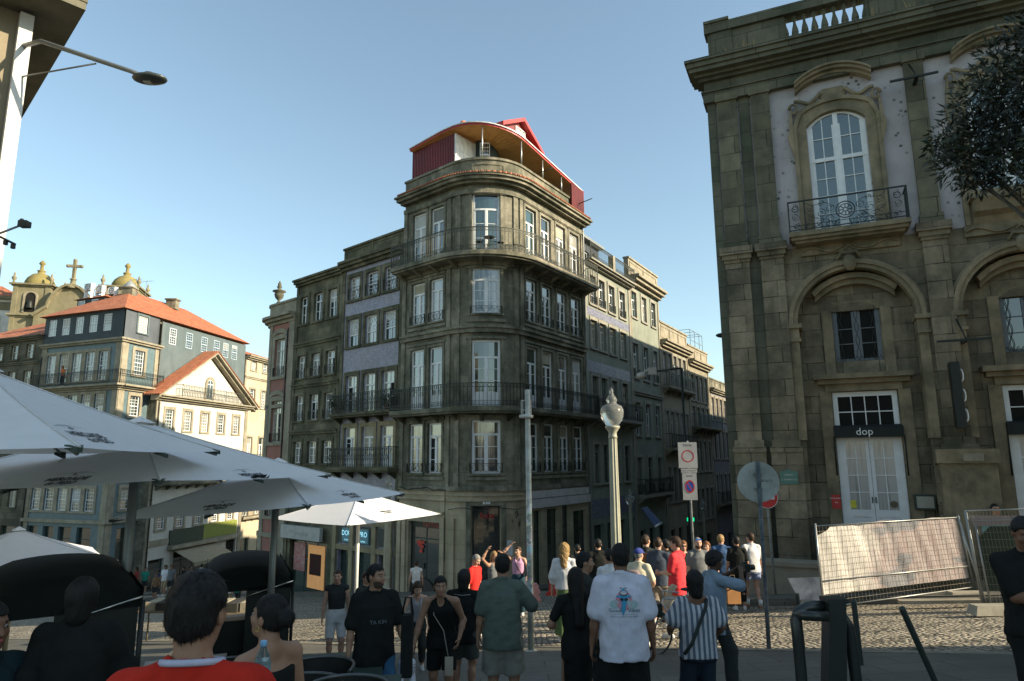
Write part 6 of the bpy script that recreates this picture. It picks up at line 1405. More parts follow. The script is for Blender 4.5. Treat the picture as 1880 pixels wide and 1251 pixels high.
def poles():
    # camera pole
    g = G(975,1198); top = at(968,716,g[1]); b = Vector((g[0], g[1], gz(g[0],g[1])))
    t = thing('sticker_pole', 'plain round pole plastered with stickers, ring and camera box near its top', 'pole', b); H = top[2]-b.z
    m, nt, bs = new_mat('stickered_pole'); tc = nt.nodes.new('ShaderNodeTexCoord'); vo = nt.nodes.new('ShaderNodeTexVoronoi'); vo.distance = 'CHEBYCHEV'
    mp = nt.nodes.new('ShaderNodeMapping'); mp.inputs[3].default_value = (6,6,9); nt.links.new(tc.outputs['Object'], mp.inputs[0]); nt.links.new(mp.outputs[0], vo.inputs[0]); vo.inputs['Scale'].default_value = 1
    hs = nt.nodes.new('ShaderNodeHueSaturation'); hs.inputs['Saturation'].default_value = .7; nt.links.new(vo.outputs['Color'], hs.inputs['Color'])
    base = _mix(nt, (.42,.43,.38), (.30,.30,.26), _ramp(nt, _noise(nt, tc.outputs['Object'], 5, 5), .4, .6))
    sx = nt.nodes.new('ShaderNodeSeparateXYZ'); nt.links.new(tc.outputs['Object'], sx.inputs[0])
    band = _mix(nt, (0,0,0), _ramp(nt, sx.outputs[2], .30, .36), _ramp(nt, sx.outputs[2], .62, .70, (1,1,1), (0,0,0)))
    mpz = nt.nodes.new('ShaderNodeMath'); mpz.operation = 'DIVIDE'; mpz.inputs[1].default_value = H; nt.links.new(sx.outputs[2], mpz.inputs[0])
    band = _mix(nt, (0,0,0), _ramp(nt, mpz.outputs[0], .13, .16), _ramp(nt, mpz.outputs[0], .55, .60, (1,1,1), (0,0,0)))
    msk = _mix(nt, (0,0,0), band, _ramp(nt, _noise(nt, mp.outputs[0], .55, 2), .47, .5))
    nt.links.new(_mix(nt, base, _mix(nt, hs.outputs[0], (.75,.73,.68), .55), msk), bs.inputs['Base Color']); bs.inputs['Roughness'].default_value = .5
    mb = MB(); mb.tube([b-Vector((0,0,.1)), Vector((top[0], top[1], top[2]))], .056, 16, r1=.046); mb.lathe(b, [(.1,-.05),(.1,.03),(.06,.05)], 14); mb.build('post', m, t)
    mb = MB(); c = Vector(at(966,765,g[1])); mb.lathe(c, [(.11,-.03),(.13,-.02),(.13,.02),(.05,.04)], 16); mb.box(c+Vector((-.05,-.02,.0)), (.08,.07,.025))
    for z in (.12,.3): mb.tube([c+Vector((-.09,0,z)), c+Vector((.09,0,z))], .008, 5)
    for x in (-.09,-.06,.09): mb.tube([c+Vector((x,0,.02)), c+Vector((x,0,.3))], .008, 5)
    mb.build('camera_box', paint('pale_box', (.5,.5,.46), .5), t)
    # round sign seen from behind
    g = G(1412,1195); tp = at(1391,848,g[1]); b = Vector((g[0], g[1], gz(g[0],g[1])))
    t = thing('round_sign', 'round traffic sign seen from its bare grey back, CM26/15 written on it', 'traffic sign', b)
    mb = MB(); mb.tube([b-Vector((0,0,.1)), Vector((tp[0],tp[1],tp[2]))], .034, 12); mb.build('post', surf('sticker_scuffed_post', (.16,.18,.19), (.07,.09,.1), 14, stain=(.5,.48,.5), stainamt=.5), t)
    c = Vector(at(1392,885,g[1]+.05)); mb = MB(); rr = 36/1230*g[1]
    R = Matrix.Rotation(math.radians(90-10), 3, 'X'); n = 36; N_ = (Vector((0,0,0))-c); N_.z = 0; N_.normalize(); ex = Vector((0,0,1)).cross(N_).normalized(); ex = -ex
    if ex.x < 0: ex = -ex
    ez = Vector((0,0,1)); bk = -N_*.012
    A_ = [c+ex*rr*math.cos(a)+ez*rr*math.sin(a) for a in np.linspace(0,2*math.pi,n,endpoint=False)]; a_ = [mb.vert(p) for p in A_]; b2 = [mb.vert(p+bk) for p in A_]; mb.face(a_, 0); mb.face(b2[::-1], 1)
    for i in range(n): mb.face((a_[i], a_[(i+1)%n], b2[(i+1)%n], b2[i]))
    mb.build('disc', [paint('bare_aluminium', (.36,.38,.36), .45, .5, metallic=.4, var=.2), paint('sign_white', (.7,.7,.7))], t)
    mb = MB(); add_text(mb, 'CM26/15', .09, c+N_*.004+ex*.12+ez*.02-0*ez, ex, ez, width=.2); mb.build('stencil', M_iron, t)
    mb = MB();
    for dz in (-.12, .12): mb.box(c+N_*.02+ez*dz, (.06,.02,.02))
    mb.build('clamp', M_zinc, t)
    # no entry sign behind it
    g = G(1425,1103); b = Vector((g[0], g[1], gz(g[0],g[1]))); c = Vector(at(1408,914,g[1]));
    t = thing('no_entry_sign', 'red and white no entry sign on a pole half hidden by the grey disc', 'traffic sign', b)
    mb = MB(); mb.tube([b-Vector((0,0,.1)), Vector((c.x, g[1]+.03, c.z+.1))], .03, 10); mb.build('post', surf('scuffed_pole', (.35,.36,.34), (.15,.17,.16), 14, stain=(.5,.3,.2), stainamt=.3), t)
    mb = MB(); n = 32; r_ = .3; ex = Vector((.96,-.28,0)).normalized(); nn = Vector((-ex.y*-1, -1, 0)); nn = Vector((-.28,-.96,0))
    def disc(rad, d, mi): mb.face([mb.vert(c+ex*rad*math.cos(a)+ez*rad*math.sin(a)+nn*d) for a in np.linspace(0,2*math.pi,n,endpoint=False)], mi)
    disc(r_, .0, 1); disc(r_*.95, .003, 0); mb.quad(*[c+ex*x*r_+ez*z*r_+nn*.006 for x, z in ((-.68,-.16),(.68,-.16),(.68,.16),(-.68,.16))], None, 1)
    disc(r_, -.01, 1); mb.build('disc', [paint('sign_red', (.55,.03,.025), .4), paint('sign_white', (.7,.7,.7), .5)], t)
    # zona parking sign
    Y = 17.0; p0 = at(1265,812,Y); x = at(1268,900,Y)[0]; b = Vector((x, Y, gz(x,Y)))
    t = thing('zone_sign', 'parking zone sign, two white plates with red ring and blue no parking disc', 'traffic sign', b)
    mb = MB(); mb.tube([b, Vector((x-.02, Y+.03, p0[2]+.03))], .032, 10); mb.build('post', surf('scuffed_sign_pole', (.20,.21,.2), (.08,.1,.1), 14, stain=(.5,.5,.5), stainamt=.4), t)
    ex = Vector((.985,-.17,0)).normalized(); nn = Vector((-.17,-.985,0)).normalized()
    def plate(px0, px1, py0, py1, name):
        cx_, cy_ = (px0+px1)/2, (py0+py1)/2; c = Vector(at(cx_, cy_, Y-.05)); w_ = (px1-px0)/1230*Y/2; h_ = (py1-py0)/1230*Y/2
        mb = MB(); P = [c+ex*sx_*w_+ez*sz_*h_ for sx_, sz_ in ((-1,-1),(1,-1),(1,1),(-1,1))]; mb._hexa(P+[p+nn*.02 for p in P]); pl = mb.build(name, paint('sign_white_plate', (.46,.45,.43), .5, dirt=.25), t); return c+nn*.022, w_, h_, pl
    def ringp(mb, c, r0, r1, mi, d=0.0, sx_=1.0):
        for i in range(28):
            a, b_ = i*math.pi/14, (i+1)*math.pi/14; Q = lambda r_, q: c+ex*r_*math.cos(q)*sx_+ez*r_*math.sin(q)+nn*d
            mb.face([mb.vert(Q(r0,a)), mb.vert(Q(r1,a)), mb.vert(Q(r1,b_)), mb.vert(Q(r0,b_))], mi)
    red, blue = MATS['sign_red'], paint('sign_blue', (.03,.10,.42), .4)
    c, w_, h_, pl = plate(1246,1279,813,859,'upper_plate'); mb = MB(); ringp(mb, c-ez*h_*.08, .125, .15, 0); add_text(mb, 'zona', .11, c+ez*h_*.76, ex, ez, 1); mb.build('plate_print', [red, M_iron], pl)
    c, w_, h_, pl = plate(1251,1279,861,868,'middle_plate'); mb = MB(); add_text(mb, 'EXCETO AUTORIZADOS', .06, c, ex, ez, 0, width=w_*1.8); mb.build('plate_print', M_iron, pl)
    c, w_, h_, pl = plate(1254,1279,870,917,'lower_plate'); mb = MB(); cc = c+ez*h_*.0; ringp(mb, cc, .0, .15, 1, 0, .72); ringp(mb, cc, .12, .155, 0, .003, .72)
    d = Vector((0,0,0)); P = [(-.07,.11),(-.09,.09),(.07,-.11),(.09,-.09)]; mb.face([mb.vert(cc+ex*a*.8+ez*z_+nn*.006) for a, z_ in P], 0); add_text(mb, 'zona', .08, c+ez*h_*.78, ex, ez, 2); mb.build('plate_print', [red, blue, M_iron], pl)
    # hanging street light and arm further down the lane, small lamp on the palace side
    w1 = Vector(at(1251,676,26)); w2 = Vector(at(1205,682,26)); b = Vector((w1.x, w1.y, gz(w1.x,w1.y)))
    t = thing('arm_street_light', 'slim dark post with a square arm carrying a rounded street light head', 'street lamp', b)
    mb = MB(); mb.tube([b, Vector((w1.x,w1.y,w1.z))], .045, 8); mb.tube([w1, w2], .035, 8); mb.build('post', M_iron, t)
    mb = MB(); h = Vector(at(1197,682,26)); mb.box(h, (.16,.1,.14)); mb.tube([h, h+Vector((-.2,0,.03)), h+Vector((-.38,0,-.1))], .04, 8); mb.sphere(h+Vector((-.42,0,-.16)), (.2,.14,.13), 8); mb.build('lamp_head', paint('pale_lamp_head', (.4,.37,.32), .5), t)
    h = Vector(at(1328,616,24)); q = Vector(at(1362,615,22.5)); t = thing('wall_street_lamp', 'small dark oval lamp head sticking out from the edge of the palace', 'street lamp', q)
    mb = MB(); mb.sphere(h, (.28,.16,.09), 8); mb.build('lamp_head', M_iron, t); mb = MB(); mb.tube([h, q, Vector((SB[0]+.9, SB[1]+1.4, q.z))], .035, 6); mb.build('arm', M_iron, t)
    c = Vector(at(1268,954,40)); t = thing('green_cross', 'small glowing green light on a shopfront down the lane', 'light', c); mb = MB(); mb.box(c, (.09,.05,.28)); mb.box(c, (.2,.045,.1)); mb.build('light_panel', paint('green_neon', (0,.5,.2), .4, emit=(0,.8,.3), es=.6), t)
    c = Vector(at(1195,948,31)); t = thing('blue_awning', 'faded blue shop awning with a pale front edge in the shaded street', 'awning', c); P = [Vector(at(*p)) for p in ((1178,933,33.0),(1188,930,33.4),(1215,960,30.6),(1203,967,30.2))]; mb = MB(); mb._hexa([p-Vector((0,0,.04)) for p in P]+P); mb.build('cover', paint('navy_awning', (.03,.06,.13), .7), t); mb = MB(); mb.tube([P[2], P[3]], .04, 6); mb.build('front_bar', M_white, t)
poles()
# ------------------------------------------------------------------ street furniture and clutter
def GP(px, py): g = G(px, py); return Vector((g[0], g[1], gz(g[0], g[1])))
def fence():
    A = Vector(at(1512,1116,16.4)); T = Vector(at(1497,966,16.4)); Bq = Vector(at(1788,1078,17.6)); TB = Vector(at(1760,950,17.6))
    b = thing('site_fence', 'wire mesh site fence panel hung with a torn grubby white and pink banner sheet', 'fence', A)
    ex = (Bq-A); ey = (T-A); m_g = paint('galvanised_tube', (.34,.35,.33), .4, .5, metallic=.6)
    P = lambda u, v: A+ex*u+ey*v+(TB-T-ex)*u*v
    mb = MB(); mb.tube([P(0,-.02), P(0,1.03)], .024, 8); mb.tube([P(1,-.05), P(1,1.02)], .024, 8); mb.tube([P(0,0), P(1,0)], .014, 6); mb.tube([P(0,1), P(1,1)], .014, 6); mb.tube([P(0,.32), P(1,.3)], .012, 6); mb.build('frame', m_g, b)
    mb = MB()
    for i in range(1,44): mb.tube([P(i/44,0), P(i/44,1)], .003, 4, cap=False)
    for j in range(1,14): mb.tube([P(0,j/14), P(1,j/14)], .003, 4, cap=False)
    mb.build('wire_mesh', paint('rusty_wire', (.28,.25,.2), .6, metallic=.3), b)
    m, nt, bs = new_mat('grubby_banner'); tc = nt.nodes.new('ShaderNodeTexCoord'); u = tc.outputs['UV']; sx = nt.nodes.new('ShaderNodeSeparateXYZ')
    wp = nt.nodes.new('ShaderNodeMapping'); nt.links.new(u, wp.inputs[0]); nt.links.new(u, sx.inputs[0])
    grad = _ramp(nt, _mix(nt, sx.outputs[0], _noise(nt, u, 3.5, 5, .7, (1.4,.6,1)), .35), .36, .44)
    tex = _mix(nt, (.25,.19,.185), (.32,.28,.27), _ramp(nt, _noise(nt, u, 9, 6, .7, (3,.5,1)), .4, .6))
    blue = _ramp(nt, _noise(nt, u, 2.0, 3, .5, (1.5,2.5,1), (5,2,0)), .56, .6); tex = _mix(nt, tex, (.155,.16,.175), blue)
    whitef = _ramp(nt, _noise(nt, u, 5, 6, .8, (3,.6,1), (1,7,0)), .62, .68); tex = _mix(nt, tex, (.33,.31,.30), whitef)
    col = _mix(nt, _mix(nt, (.54,.51,.46), (.38,.36,.32), _ramp(nt, _noise(nt, u, 4, 6, .7), .4, .7)), tex, grad)
    nt.links.new(col, bs.inputs['Base Color']); bs.inputs['Roughness'].default_value = .65; MATS['banner'] = m
    mb = MB(); NX, NY = 60, 26; g = []
    for j in range(NY+1):
        row = []
        for i in range(NX+1):
            uu, vv = i/NX, j/NY; v0 = .15-.02*uu; top = .93+.07*min(1, uu*5)+.015*math.sin(uu*17) if uu > .08 else .88+uu*.9
            p = P(.012+uu*.975, v0+(top-v0)*vv); wob = .035*math.sin(uu*38+vv*3)*(1-uu)+.02*math.sin(uu*70+vv*7)+.06*max(0,1-abs(uu-.25-(1-vv)*.35)*9)
            row.append(mb.vert(p-Vector((-.2,-.95,0))*(.03+wob*.45), (uu, vv*.5)))
        g.append(row)
    for j in range(NY):
        for i in range(NX): mb.face((g[j][i], g[j][i+1], g[j+1][i+1], g[j+1][i]), 0, True)
    mb.build('banner_sheet', m, b)
    # second fence bay and its posts, leaning braces
    A2 = Vector(at(1808,1128,15.0)); T2 = Vector(at(1772,938,15.0)); B2 = Vector(at(1960,1135,14.2)); TB2 = Vector(at(1925,935,14.2))
    f2 = thing('site_fence', 'second wire fence bay with dark green netting, cut by the right edge', 'fence', A2); P2 = lambda u, v: A2+(B2-A2)*u+(T2-A2)*v
    mb = MB(); mb.tube([P2(0,0), P2(0,1.0)], .03, 8); mb.tube([P2(1,0), P2(1,1)], .024, 8); mb.tube([P2(0,1), P2(1,1)], .018, 6); mb.tube([P2(0,.9), P2(1,.9)], .01, 6); mb.tube([P2(0,.05), P2(1,.05)], .014, 6)
    mb.tube([P2(.06,0), P2(.02,.95)+Vector((-.15,.1,0))], .02, 8); mb.tube([P2(.1,0), P2(.1,.85)], .02, 8); mb.build('frame', m_g, f2)
    mb = MB()
    for i in range(1,22): mb.tube([P2(i/22,0), P2(i/22,1)], .003, 4, cap=False)
    for j in range(1,14): mb.tube([P2(0,j/14), P2(1,j/14)], .003, 4, cap=False)
    mb.build('wire_mesh', MATS['rusty_wire'], f2)
    mb = MB(); mb.poly([P2(.12,.22)+Vector((0,.05,0)), P2(1,.2)+Vector((0,.05,0)), P2(1,.84)+Vector((0,.05,0)), P2(.3,.84)+Vector((0,.05,0)), P2(.14,.74)+Vector((0,.05,0))], 0); mb.build('netting', paint('dark_green_netting', (.05,.065,.04), .9), f2)
    mb = MB(); mb.poly([P2(.1,.84)+Vector((0,.07,0)), P2(1,.86)+Vector((0,.07,0)), P2(1,.93)+Vector((0,.07,0)), P2(.06,.95)+Vector((0,.07,0))]); mb.build('banner_sheet', m, f2)
    for k, (px, py, w_, lab) in enumerate(((1500,1120,.35,'left concrete foot of the banner fence'), (1645,1122,.0,''), (1830,1131,.5,'pale concrete block at the joint of the two fence bays'), (1775,1103,.45,'pale stone block lying under the right end of the banner'))):
        if not w_: continue
        p = GP(px, py); t = thing('concrete_block', lab, 'concrete block', p, 'concrete blocks at the fence'); mb = MB(); c = p+Vector((0,0,.12));
        P_ = [c+Vector((sx_*w_*(1-.12*(sz_>0)), sy_*.16*(1-.2*(sz_>0)), sz_*.09)) for sz_ in (-1,1) for sx_, sy_ in ((-1,-1),(1,-1),(1,1),(-1,1))]; mb._hexa(P_); mb.build('block', surf('pale_concrete', (.42,.39,.31), (.3,.28,.22), 3), t)
    p = Vector(at(1490,1080,16.9)); t = thing('sheet_board', 'creased white plastic board leaning low beside the stone bench', 'board', p); mb = MB()
    Q = [Vector(at(*q)) for q in ((1468,1102,17.2),(1512,1104,16.7),(1510,1060,17.0),(1446,1062,17.7))]; mb._hexa([q+Vector((0,.03,0)) for q in Q]+Q); mb.build('panel', paint('creased_white_plastic', (.55,.5,.45), .4, var=.3, dirt=.3), t)
    p = Vector(at(1700,1105,16.0)); t = thing('plank_stack', 'pale plank lying along the kerb below the banner', 'plank', p); mb = MB(); a, c = Vector(at(1650,1108,16.1)), Vector(at(1800,1106,15.6)); d = (c-a).normalized(); s_ = Vector((-d.y,d.x,0))*.12; mb._hexa([a-s_, c-s_, c+s_, a+s_, a-s_+Vector((0,0,.07)), c-s_+Vector((0,0,.07)), c+s_+Vector((0,0,.07)), a+s_+Vector((0,0,.07))]); mb.build('plank', surf('weathered_plank', (.4,.36,.28), (.3,.27,.2), 4), t)
fence()
M_boll = paint('dark_green_bollard', (.022,.032,.027), .45, .5)
def bollard(px, py, ptx, pty, r, label):
    b = GP(px, py); top = Vector(at(ptx, pty, b.y)); t = thing('bollard', label, 'bollard', b, 'slim dark bollards by the crossing')
    mb = MB(); d = (top-b).normalized(); mb.tube([b-d*.05, b, top-d*.03, top], [r,r,r,r*.9], 14); mb.lathe(b, [(r*1.5,0),(r*1.5,.015),(r,.03)], 14); mb.build('post', M_boll, t)
bollard(1475,1196,1463,1090,.035,'upright dark bollard left of the looped barrier')
bollard(1581,1224,1567,1101,.037,'upright dark bollard right of the looped barrier')
bollard(1722,1262,1655,1115,.036,'dark bollard knocked over to the left, rightmost of the three')
def barrier():
    D = 4.6; b = thing('tube_barrier', 'black barrier of a square post with two looped tube rails in the foreground', 'barrier', (at(1532,1251,D)[0], D, gz(at(1532,1251,D)[0], D)))
    f = lambda px, py, y=D: Vector(at(px, py, y)); mb = MB()
    r = .036
    mb.tube([f(1478,1400), f(1472,1251), f(1465,1175), f(1461,1140), f(1466,1123,D+.02), f(1480,1116,D+.03), f(1520,1112,D+.03)], r, 12)
    mb.tube([f(1461,1140), f(1464,1128), f(1480,1131,D-.1), f(1520,1132,D-.1)], r*.85, 12)
    mb.tube([f(1520,1130), f(1548,1134), f(1558,1150), f(1562,1175), f(1572,1251), f(1580,1400)], r, 12); mb.build('rail', paint('black_gloss_tube', (.02,.024,.021), .35, .5), b)
    mb = MB(); c0, c1 = f(1531,1400), f(1531,1104); w_ = .055
    mb._hexa([c0+Vector((x*w_*1.15,y*w_,0)) for x, y in ((-1,-1),(1,-1),(1,1),(-1,1))]+[c1+Vector((x*w_,y*w_,0)) for x, y in ((-1,-1),(1,-1),(1,1),(-1,1))])
    c = c1+Vector((0,0,.01)); mb.box(c, (.068,.062,.012)); mb.build('post', MATS['black_gloss_tube'], b)
barrier()
def plastic_barrier(px, py, ang, label, col, w_=1.0, h=.85, group='red plastic road barriers'):
    b = GP(px, py); t = thing('plastic_barrier', label, 'barrier', b, group); M = Fac(np.array(b[:2]), (math.cos(ang), math.sin(ang))); z = b.z; mb = MB()
    mb.fpoly(M, [(-w_/2,z),(w_/2,z),(w_/2,z+.16),(w_/2-.06,z+.2),(w_/2-.06,z+h*.45),(w_/2,z+h*.5),(w_/2,z+h*.62),(w_/2-.06,z+h*.66),(w_/2-.06,z+h-.06),(w_/2-.12,z+h),(-w_/2+.12,z+h),(-w_/2+.06,z+h-.06),(-w_/2+.06,z+.2),(-w_/2,z+.16)], -.12, .12)
    mb.fbox(M, -w_/2-.02, w_/2+.02, -.22, .22, z, z+.1); mb.build('body', col, t)
M_pinkpl = paint('faded_pink_plastic', (.75,.33,.28), .45); M_redpl = paint('red_plastic', (.60,.035,.03), .45)
plastic_barrier(972,1105,.05,'faded pink plastic road barrier behind the stickered pole',M_pinkpl,.75,.6)
plastic_barrier(1017,1092,1.2,'bright red plastic road barrier beside the woman in the green skirt',M_redpl,.6,.8)
def bicycle():
    c = GP(1212,1204); t = thing('bicycle', 'silver grey bicycle half hidden between the white tee man and the striped blouse woman', 'bicycle', c)
    d = Vector((.42,.9,0)).normalized(); d = Vector((-.30,.954,0)); s = Vector((d.y,-d.x,0)); up = Vector((0,0,1)); r = .34
    g = paint('silver_frame', (.42,.43,.42), .3, .5, metallic=.5); f = lambda a, h, q=0: c+d*a+up*h+s*q; rub = paint('tyre_rubber', (.03,.03,.028), .8)
    d = Vector((.93,.36,0)).normalized(); s = Vector((-d.y,d.x,0)); c = c-d*.1
    for a, nm in ((0,'w'),(1.02,'w')):
        pts = [f(a+r*math.cos(x), r+r*math.sin(x)) for x in np.linspace(0,2*math.pi,33)]; mb = MB(); mb.tube(pts, .017, 8, cap=False); w_ = mb.build('wheel', rub, t)
        mb = MB()
        for k in range(14): x = k*math.pi*2/14; mb.tube([f(a, r), f(a+(r-.02)*math.cos(x), r+(r-.02)*math.sin(x))], .0022, 4)
        mb.tube([f(a,r,-.05), f(a,r,.05)], .018, 8); mb.build('spokes', g, w_)
        pts = [f(a+(r+.03)*math.cos(x), r+(r+.03)*math.sin(x)) for x in np.linspace(.3,2.9,13)]; mb = MB(); mb.tube(pts, .012, 6); mb.build('mudguard', g, t)
    mb = MB(); bb = f(.56,.3); hd = f(.2,.86); st = f(.68,.82)
    for p, q in ((f(0,r), hd), (hd, st), (hd+up*-.1, bb), (bb, st), (st-up*.1, f(1.02,r)), (bb, f(1.02,r)), (st, st+up*.12)): mb.tube([p, q], .016, 8)
    mb.build('frame', g, t); mb = MB(); mb.tube([hd, hd+up*.12, hd+up*.13+s*.28+d*.12], .012, 6); mb.tube([hd+up*.12, hd+up*.13-s*.28+d*.12], .012, 6); mb.build('handlebar', g, t)
    mb = MB(); mb.sphere(st+up*.15, (.12,.07,.03), 6); mb.build('saddle', rub, t); mb = MB(); mb.box(f(-.02,.72), (.14,.14,.1)); mb.build('basket', M_iron, t)
bicycle()
# ------------------------------------------------------------------ cafe tables and chairs
M_blk = paint('black_powder_coat', (.012,.015,.013), .45, .4); M_ratt = surf('dark_rattan', (.025,.025,.02), (.012,.014,.012), 9, joints=(.02,.02), jcol=(.005,.005,.005), jw=.003, rough=.6)
def table(px, py, D, label, ang=0, w_=.38, h=.74, top=None):
    p = at(px, py, D); b = Vector((p[0], D, gz(p[0], D))); t = thing('cafe_table', label, 'table', b, 'cafe tables'); R = Matrix.Rotation(ang, 3, 'Z')
    mb = MB(); mb.box(b+Vector((0,0,h)), (w_,w_,.014), R=R); mb.build('table_top', top or paint('dark_green_table_top', (.05,.075,.06), .35, .5), t)
    mb = MB(); mb.tube([b+Vector((0,0,.02)), b+Vector((0,0,h-.02))], .03, 10)
    for k in range(4): mb.tube([b+Vector((0,0,.08)), b+R @ Vector((math.cos(k*math.pi/2+.785)*.32, math.sin(k*math.pi/2+.785)*.32, .015))], .018, 6)
    mb.build('pedestal', M_blk, t)
def make_chair():
    b = Vector((0,0,0)); t = thing('cafe_chair', 'dark rattan cafe chair', 'chair', b, 'dark rattan cafe chairs')
    mb = MB(); mb.lathe(Vector((0,0,.44)), [(.2,0),(.235,.015),(.235,.035),(.2,.045)], 18); mb.build('seat', M_ratt, t)
    pts = [(.27*math.sin(a), -.27*math.cos(a)) for a in np.linspace(-1.75,1.75,17)]
    mb = MB(); g = []
    for j, z in enumerate(np.linspace(.5,.84,5)): k = 1+.1*(z-.5)/.3; g.append([mb.vert((x*k, y*k-.03*(z-.5), z-.12*max(0,(y+.05))*1.5*(j/4))) for x, y in pts])
    for j in range(4):
        for i in range(16): mb.face((g[j][i], g[j][i+1], g[j+1][i+1], g[j+1][i]), 0, True)
    mb.build('backrest', M_ratt, t)
    mb = MB(); mb.tube([Vector(mb2) for mb2 in [(x*1.12, y*1.12-.01, .85-.18*max(0,(y+.05))) for x, y in pts]], .014, 8); mb.build('back_rim', paint('worn_grey_rim', (.10,.105,.10), .35, .5, metallic=.4), t)
    for sx_ in (-1,1):
        for sy_ in (-1,1): mb = MB(); mb.tube([Vector((sx_*.17, sy_*.17, .45)), Vector((sx_*.22, sy_*.22, 0))], .012, 6); mb.build('leg', M_blk, t)
    return t
CH = make_chair(); ch_used = [False]
def chair(px, D, rot, label):
    p = at(px, 1100, D)
    if not ch_used[0]: r = CH; ch_used[0] = True
    else:
        r = CH.copy(); COL.objects.link(r)
        for c in CH.children: q = c.copy(); COL.objects.link(q); q.parent = r
    r.location = (p[0], D, gz(p[0], D)+.0); r.rotation_euler = (0,0,rot); r['label'] = label
table(240,1190,5.2,'dark green square table behind the man in the red jersey',.5,.42)
table(345,1150,7.4,'cafe table with an empty pale grey top, beyond the grey parasol pole',.4,.4, top=paint('pale_grey_table_top', (.16,.18,.17), .4))
table(598,1115,6.8,'long black table in front of the seated woman',.2,.55)
table(500,1150,5.8,'small dark table right behind the woman with the bun',.7,.4)
table(640,1160,5.6,'black cafe table beside the man in the black tee',.1,.4)
chair(205,6.2,2.6,'round backed rattan chair between the black cart and the grey pole')
chair(38,6.0,2.2,'rattan chair in front of the black cart opening at far left')
chair(640,5.2,2.9,'rattan chair with a grey rim beside the man in the black tee')
chair(560,5.4,3.3,'rattan chair with a shiny rim right of the bun woman')
chair(590,6.3,3.0,'rattan chair drawn up to the long black table')
chair(540,4.6,2.6,'nearest rattan chair, low in the dark between bun woman and black tee man')
chair(130,5.0,1.5,'rattan chair low in the shadow beneath the black cart')
chair(430,6.6,2.9,'rattan chair behind the head of the red jersey man')
def cart(px, D, rot, label, w_=.62):
    p = at(px, 1100, D); b = Vector((p[0], D, gz(p[0], D))); t = thing('auto_rickshaw', label, 'auto rickshaw', b, 'black auto rickshaws'); R = Matrix.Rotation(rot, 3, 'Z')
    f = lambda x, y, z: b+R @ Vector((x, y, z)); L = 1.15; blk = paint('black_canvas_hood', (.010,.013,.011), .8, .15)
    mb = MB(); N = 12; prof = [(x, 1.86-.09*(x/w_)**2*1.0-.18*max(0, abs(x/w_)-.75)*2) for x in np.linspace(-w_, w_, N)]; ys = [-L, -L+.1, L*.5, L+.25]; zz = [-.07, 0, .02, -.1]
    g = [[mb.vert(f(x, y, z+dz)) for x, z in prof] for y, dz in zip(ys, zz)]
    for j in range(3):
        for i in range(N-1): mb.face((g[j][i], g[j][i+1], g[j+1][i+1], g[j+1][i]), 0, True)
    zb = 1.56
    for sx_ in (-w_, w_): mb.quad(f(sx_,-L,zb), f(sx_,L+.25,zb), f(sx_,L+.25,1.72), f(sx_,-L,1.72))
    lo = [f(x,-L,zb) for x, z in prof]
    for i in range(N-1): mb.quad(lo[i], lo[i+1], Vector(mb.v[g[0][i+1]]), Vector(mb.v[g[0][i]]))
    mb.build('hood', blk, t)
    mb = MB()
    for sx_ in (-1, 1):
        for y in (-L, -.1, L): mb.tube([f(sx_*w_,y,.5), f(sx_*w_,y,1.62)], .022, 6)
    mb.build('frame', M_blk, t)
    mb = MB(); mb.box(f(w_*.45,-L+.05,1.05), (w_*.5,.05,.55), R=R); mb.box(f(0,-.2,.5), (w_,.95,.25), R=R); mb.box(f(0,-.7,.85), (w_*.9,.12,.28), R=R); mb.box(f(0,.95,.5), (.3,.3,.3), R=R); mb.build('body', M_blk, t)
    mb = MB(); mb.box(f(0,-.45,.78), (w_*.85,.25,.07), R=R); mb.build('seat', M_ratt, t)
    for x, y in ((-w_+.05,-.7),(w_-.05,-.7),(0,1.2)):
        mb = MB(); mb.tube([f(x+.2*0, y+.22*math.cos(a), .24+.22*math.sin(a)) for a in np.linspace(0,2*math.pi,17)], .05, 8, cap=False); mb.lathe(f(x,y,.24), [(.05,-.04),(.05,.04)], 8); mb.build('wheel', MATS['tyre_rubber'], t)
    mb = MB(); mb.tube([f(-w_*.05,-L-.06,1.5), f(w_*.98,-L-.08,1.66)], .011, 6); mb.build('grab_bar', paint('chrome_bar', (.5,.5,.48), .2, .5, metallic=.9), t)
cart(104,6.9,.60,'black canvas hooded rickshaw at far left under the low white parasol')
cart(450,10.4,.40,'black hooded rickshaw behind the woman with the bun', .56)
# stalls, van, menu stands farther down the slope
def stall(px, D, label):
    p = at(px, 1100, D); b = Vector((p[0], D, gz(p[0], D))); t = thing('market_stall', label, 'market stall', b, 'small market stalls'); mb = MB()
    mb.box(b+Vector((0,0,.82)), (.55,.4,.02));
    for x in (-.5,.5):
        for y in (-.35,.35): mb.tube([b+Vector((x,y,0)), b+Vector((x,y,.82))], .02, 6)
    mb.build('counter', surf('plain_wood', (.25,.2,.13), (.18,.14,.09), 4), t)
    rng = random.Random(px)
    for k in range(4):
        mb = MB(); c = b+Vector((-.42+.28*k, rng.uniform(-.05,.05), .93)); mb.box(c, (.12,.3,.09));
        o = mb.build('goods_box', surf('cream_goods' if k % 2 else 'dark_goods', (.5,.45,.32) if k % 2 else (.06,.06,.05), None, 5), None); tag(o, ['pale flat box on the %s', 'dark flat box on the %s', 'second pale flat box on the %s', 'second dark flat box on the %s'][(k+1) % 4] % ('stall beyond the red jersey man' if px > 350 else 'stall left of the red jersey man'), 'box', 'boxes on the stalls')
stall(300,17,'low stall of striped boxes left of the red jersey man')
stall(425,15,'stall of cream boxes seen through the far rickshaw')
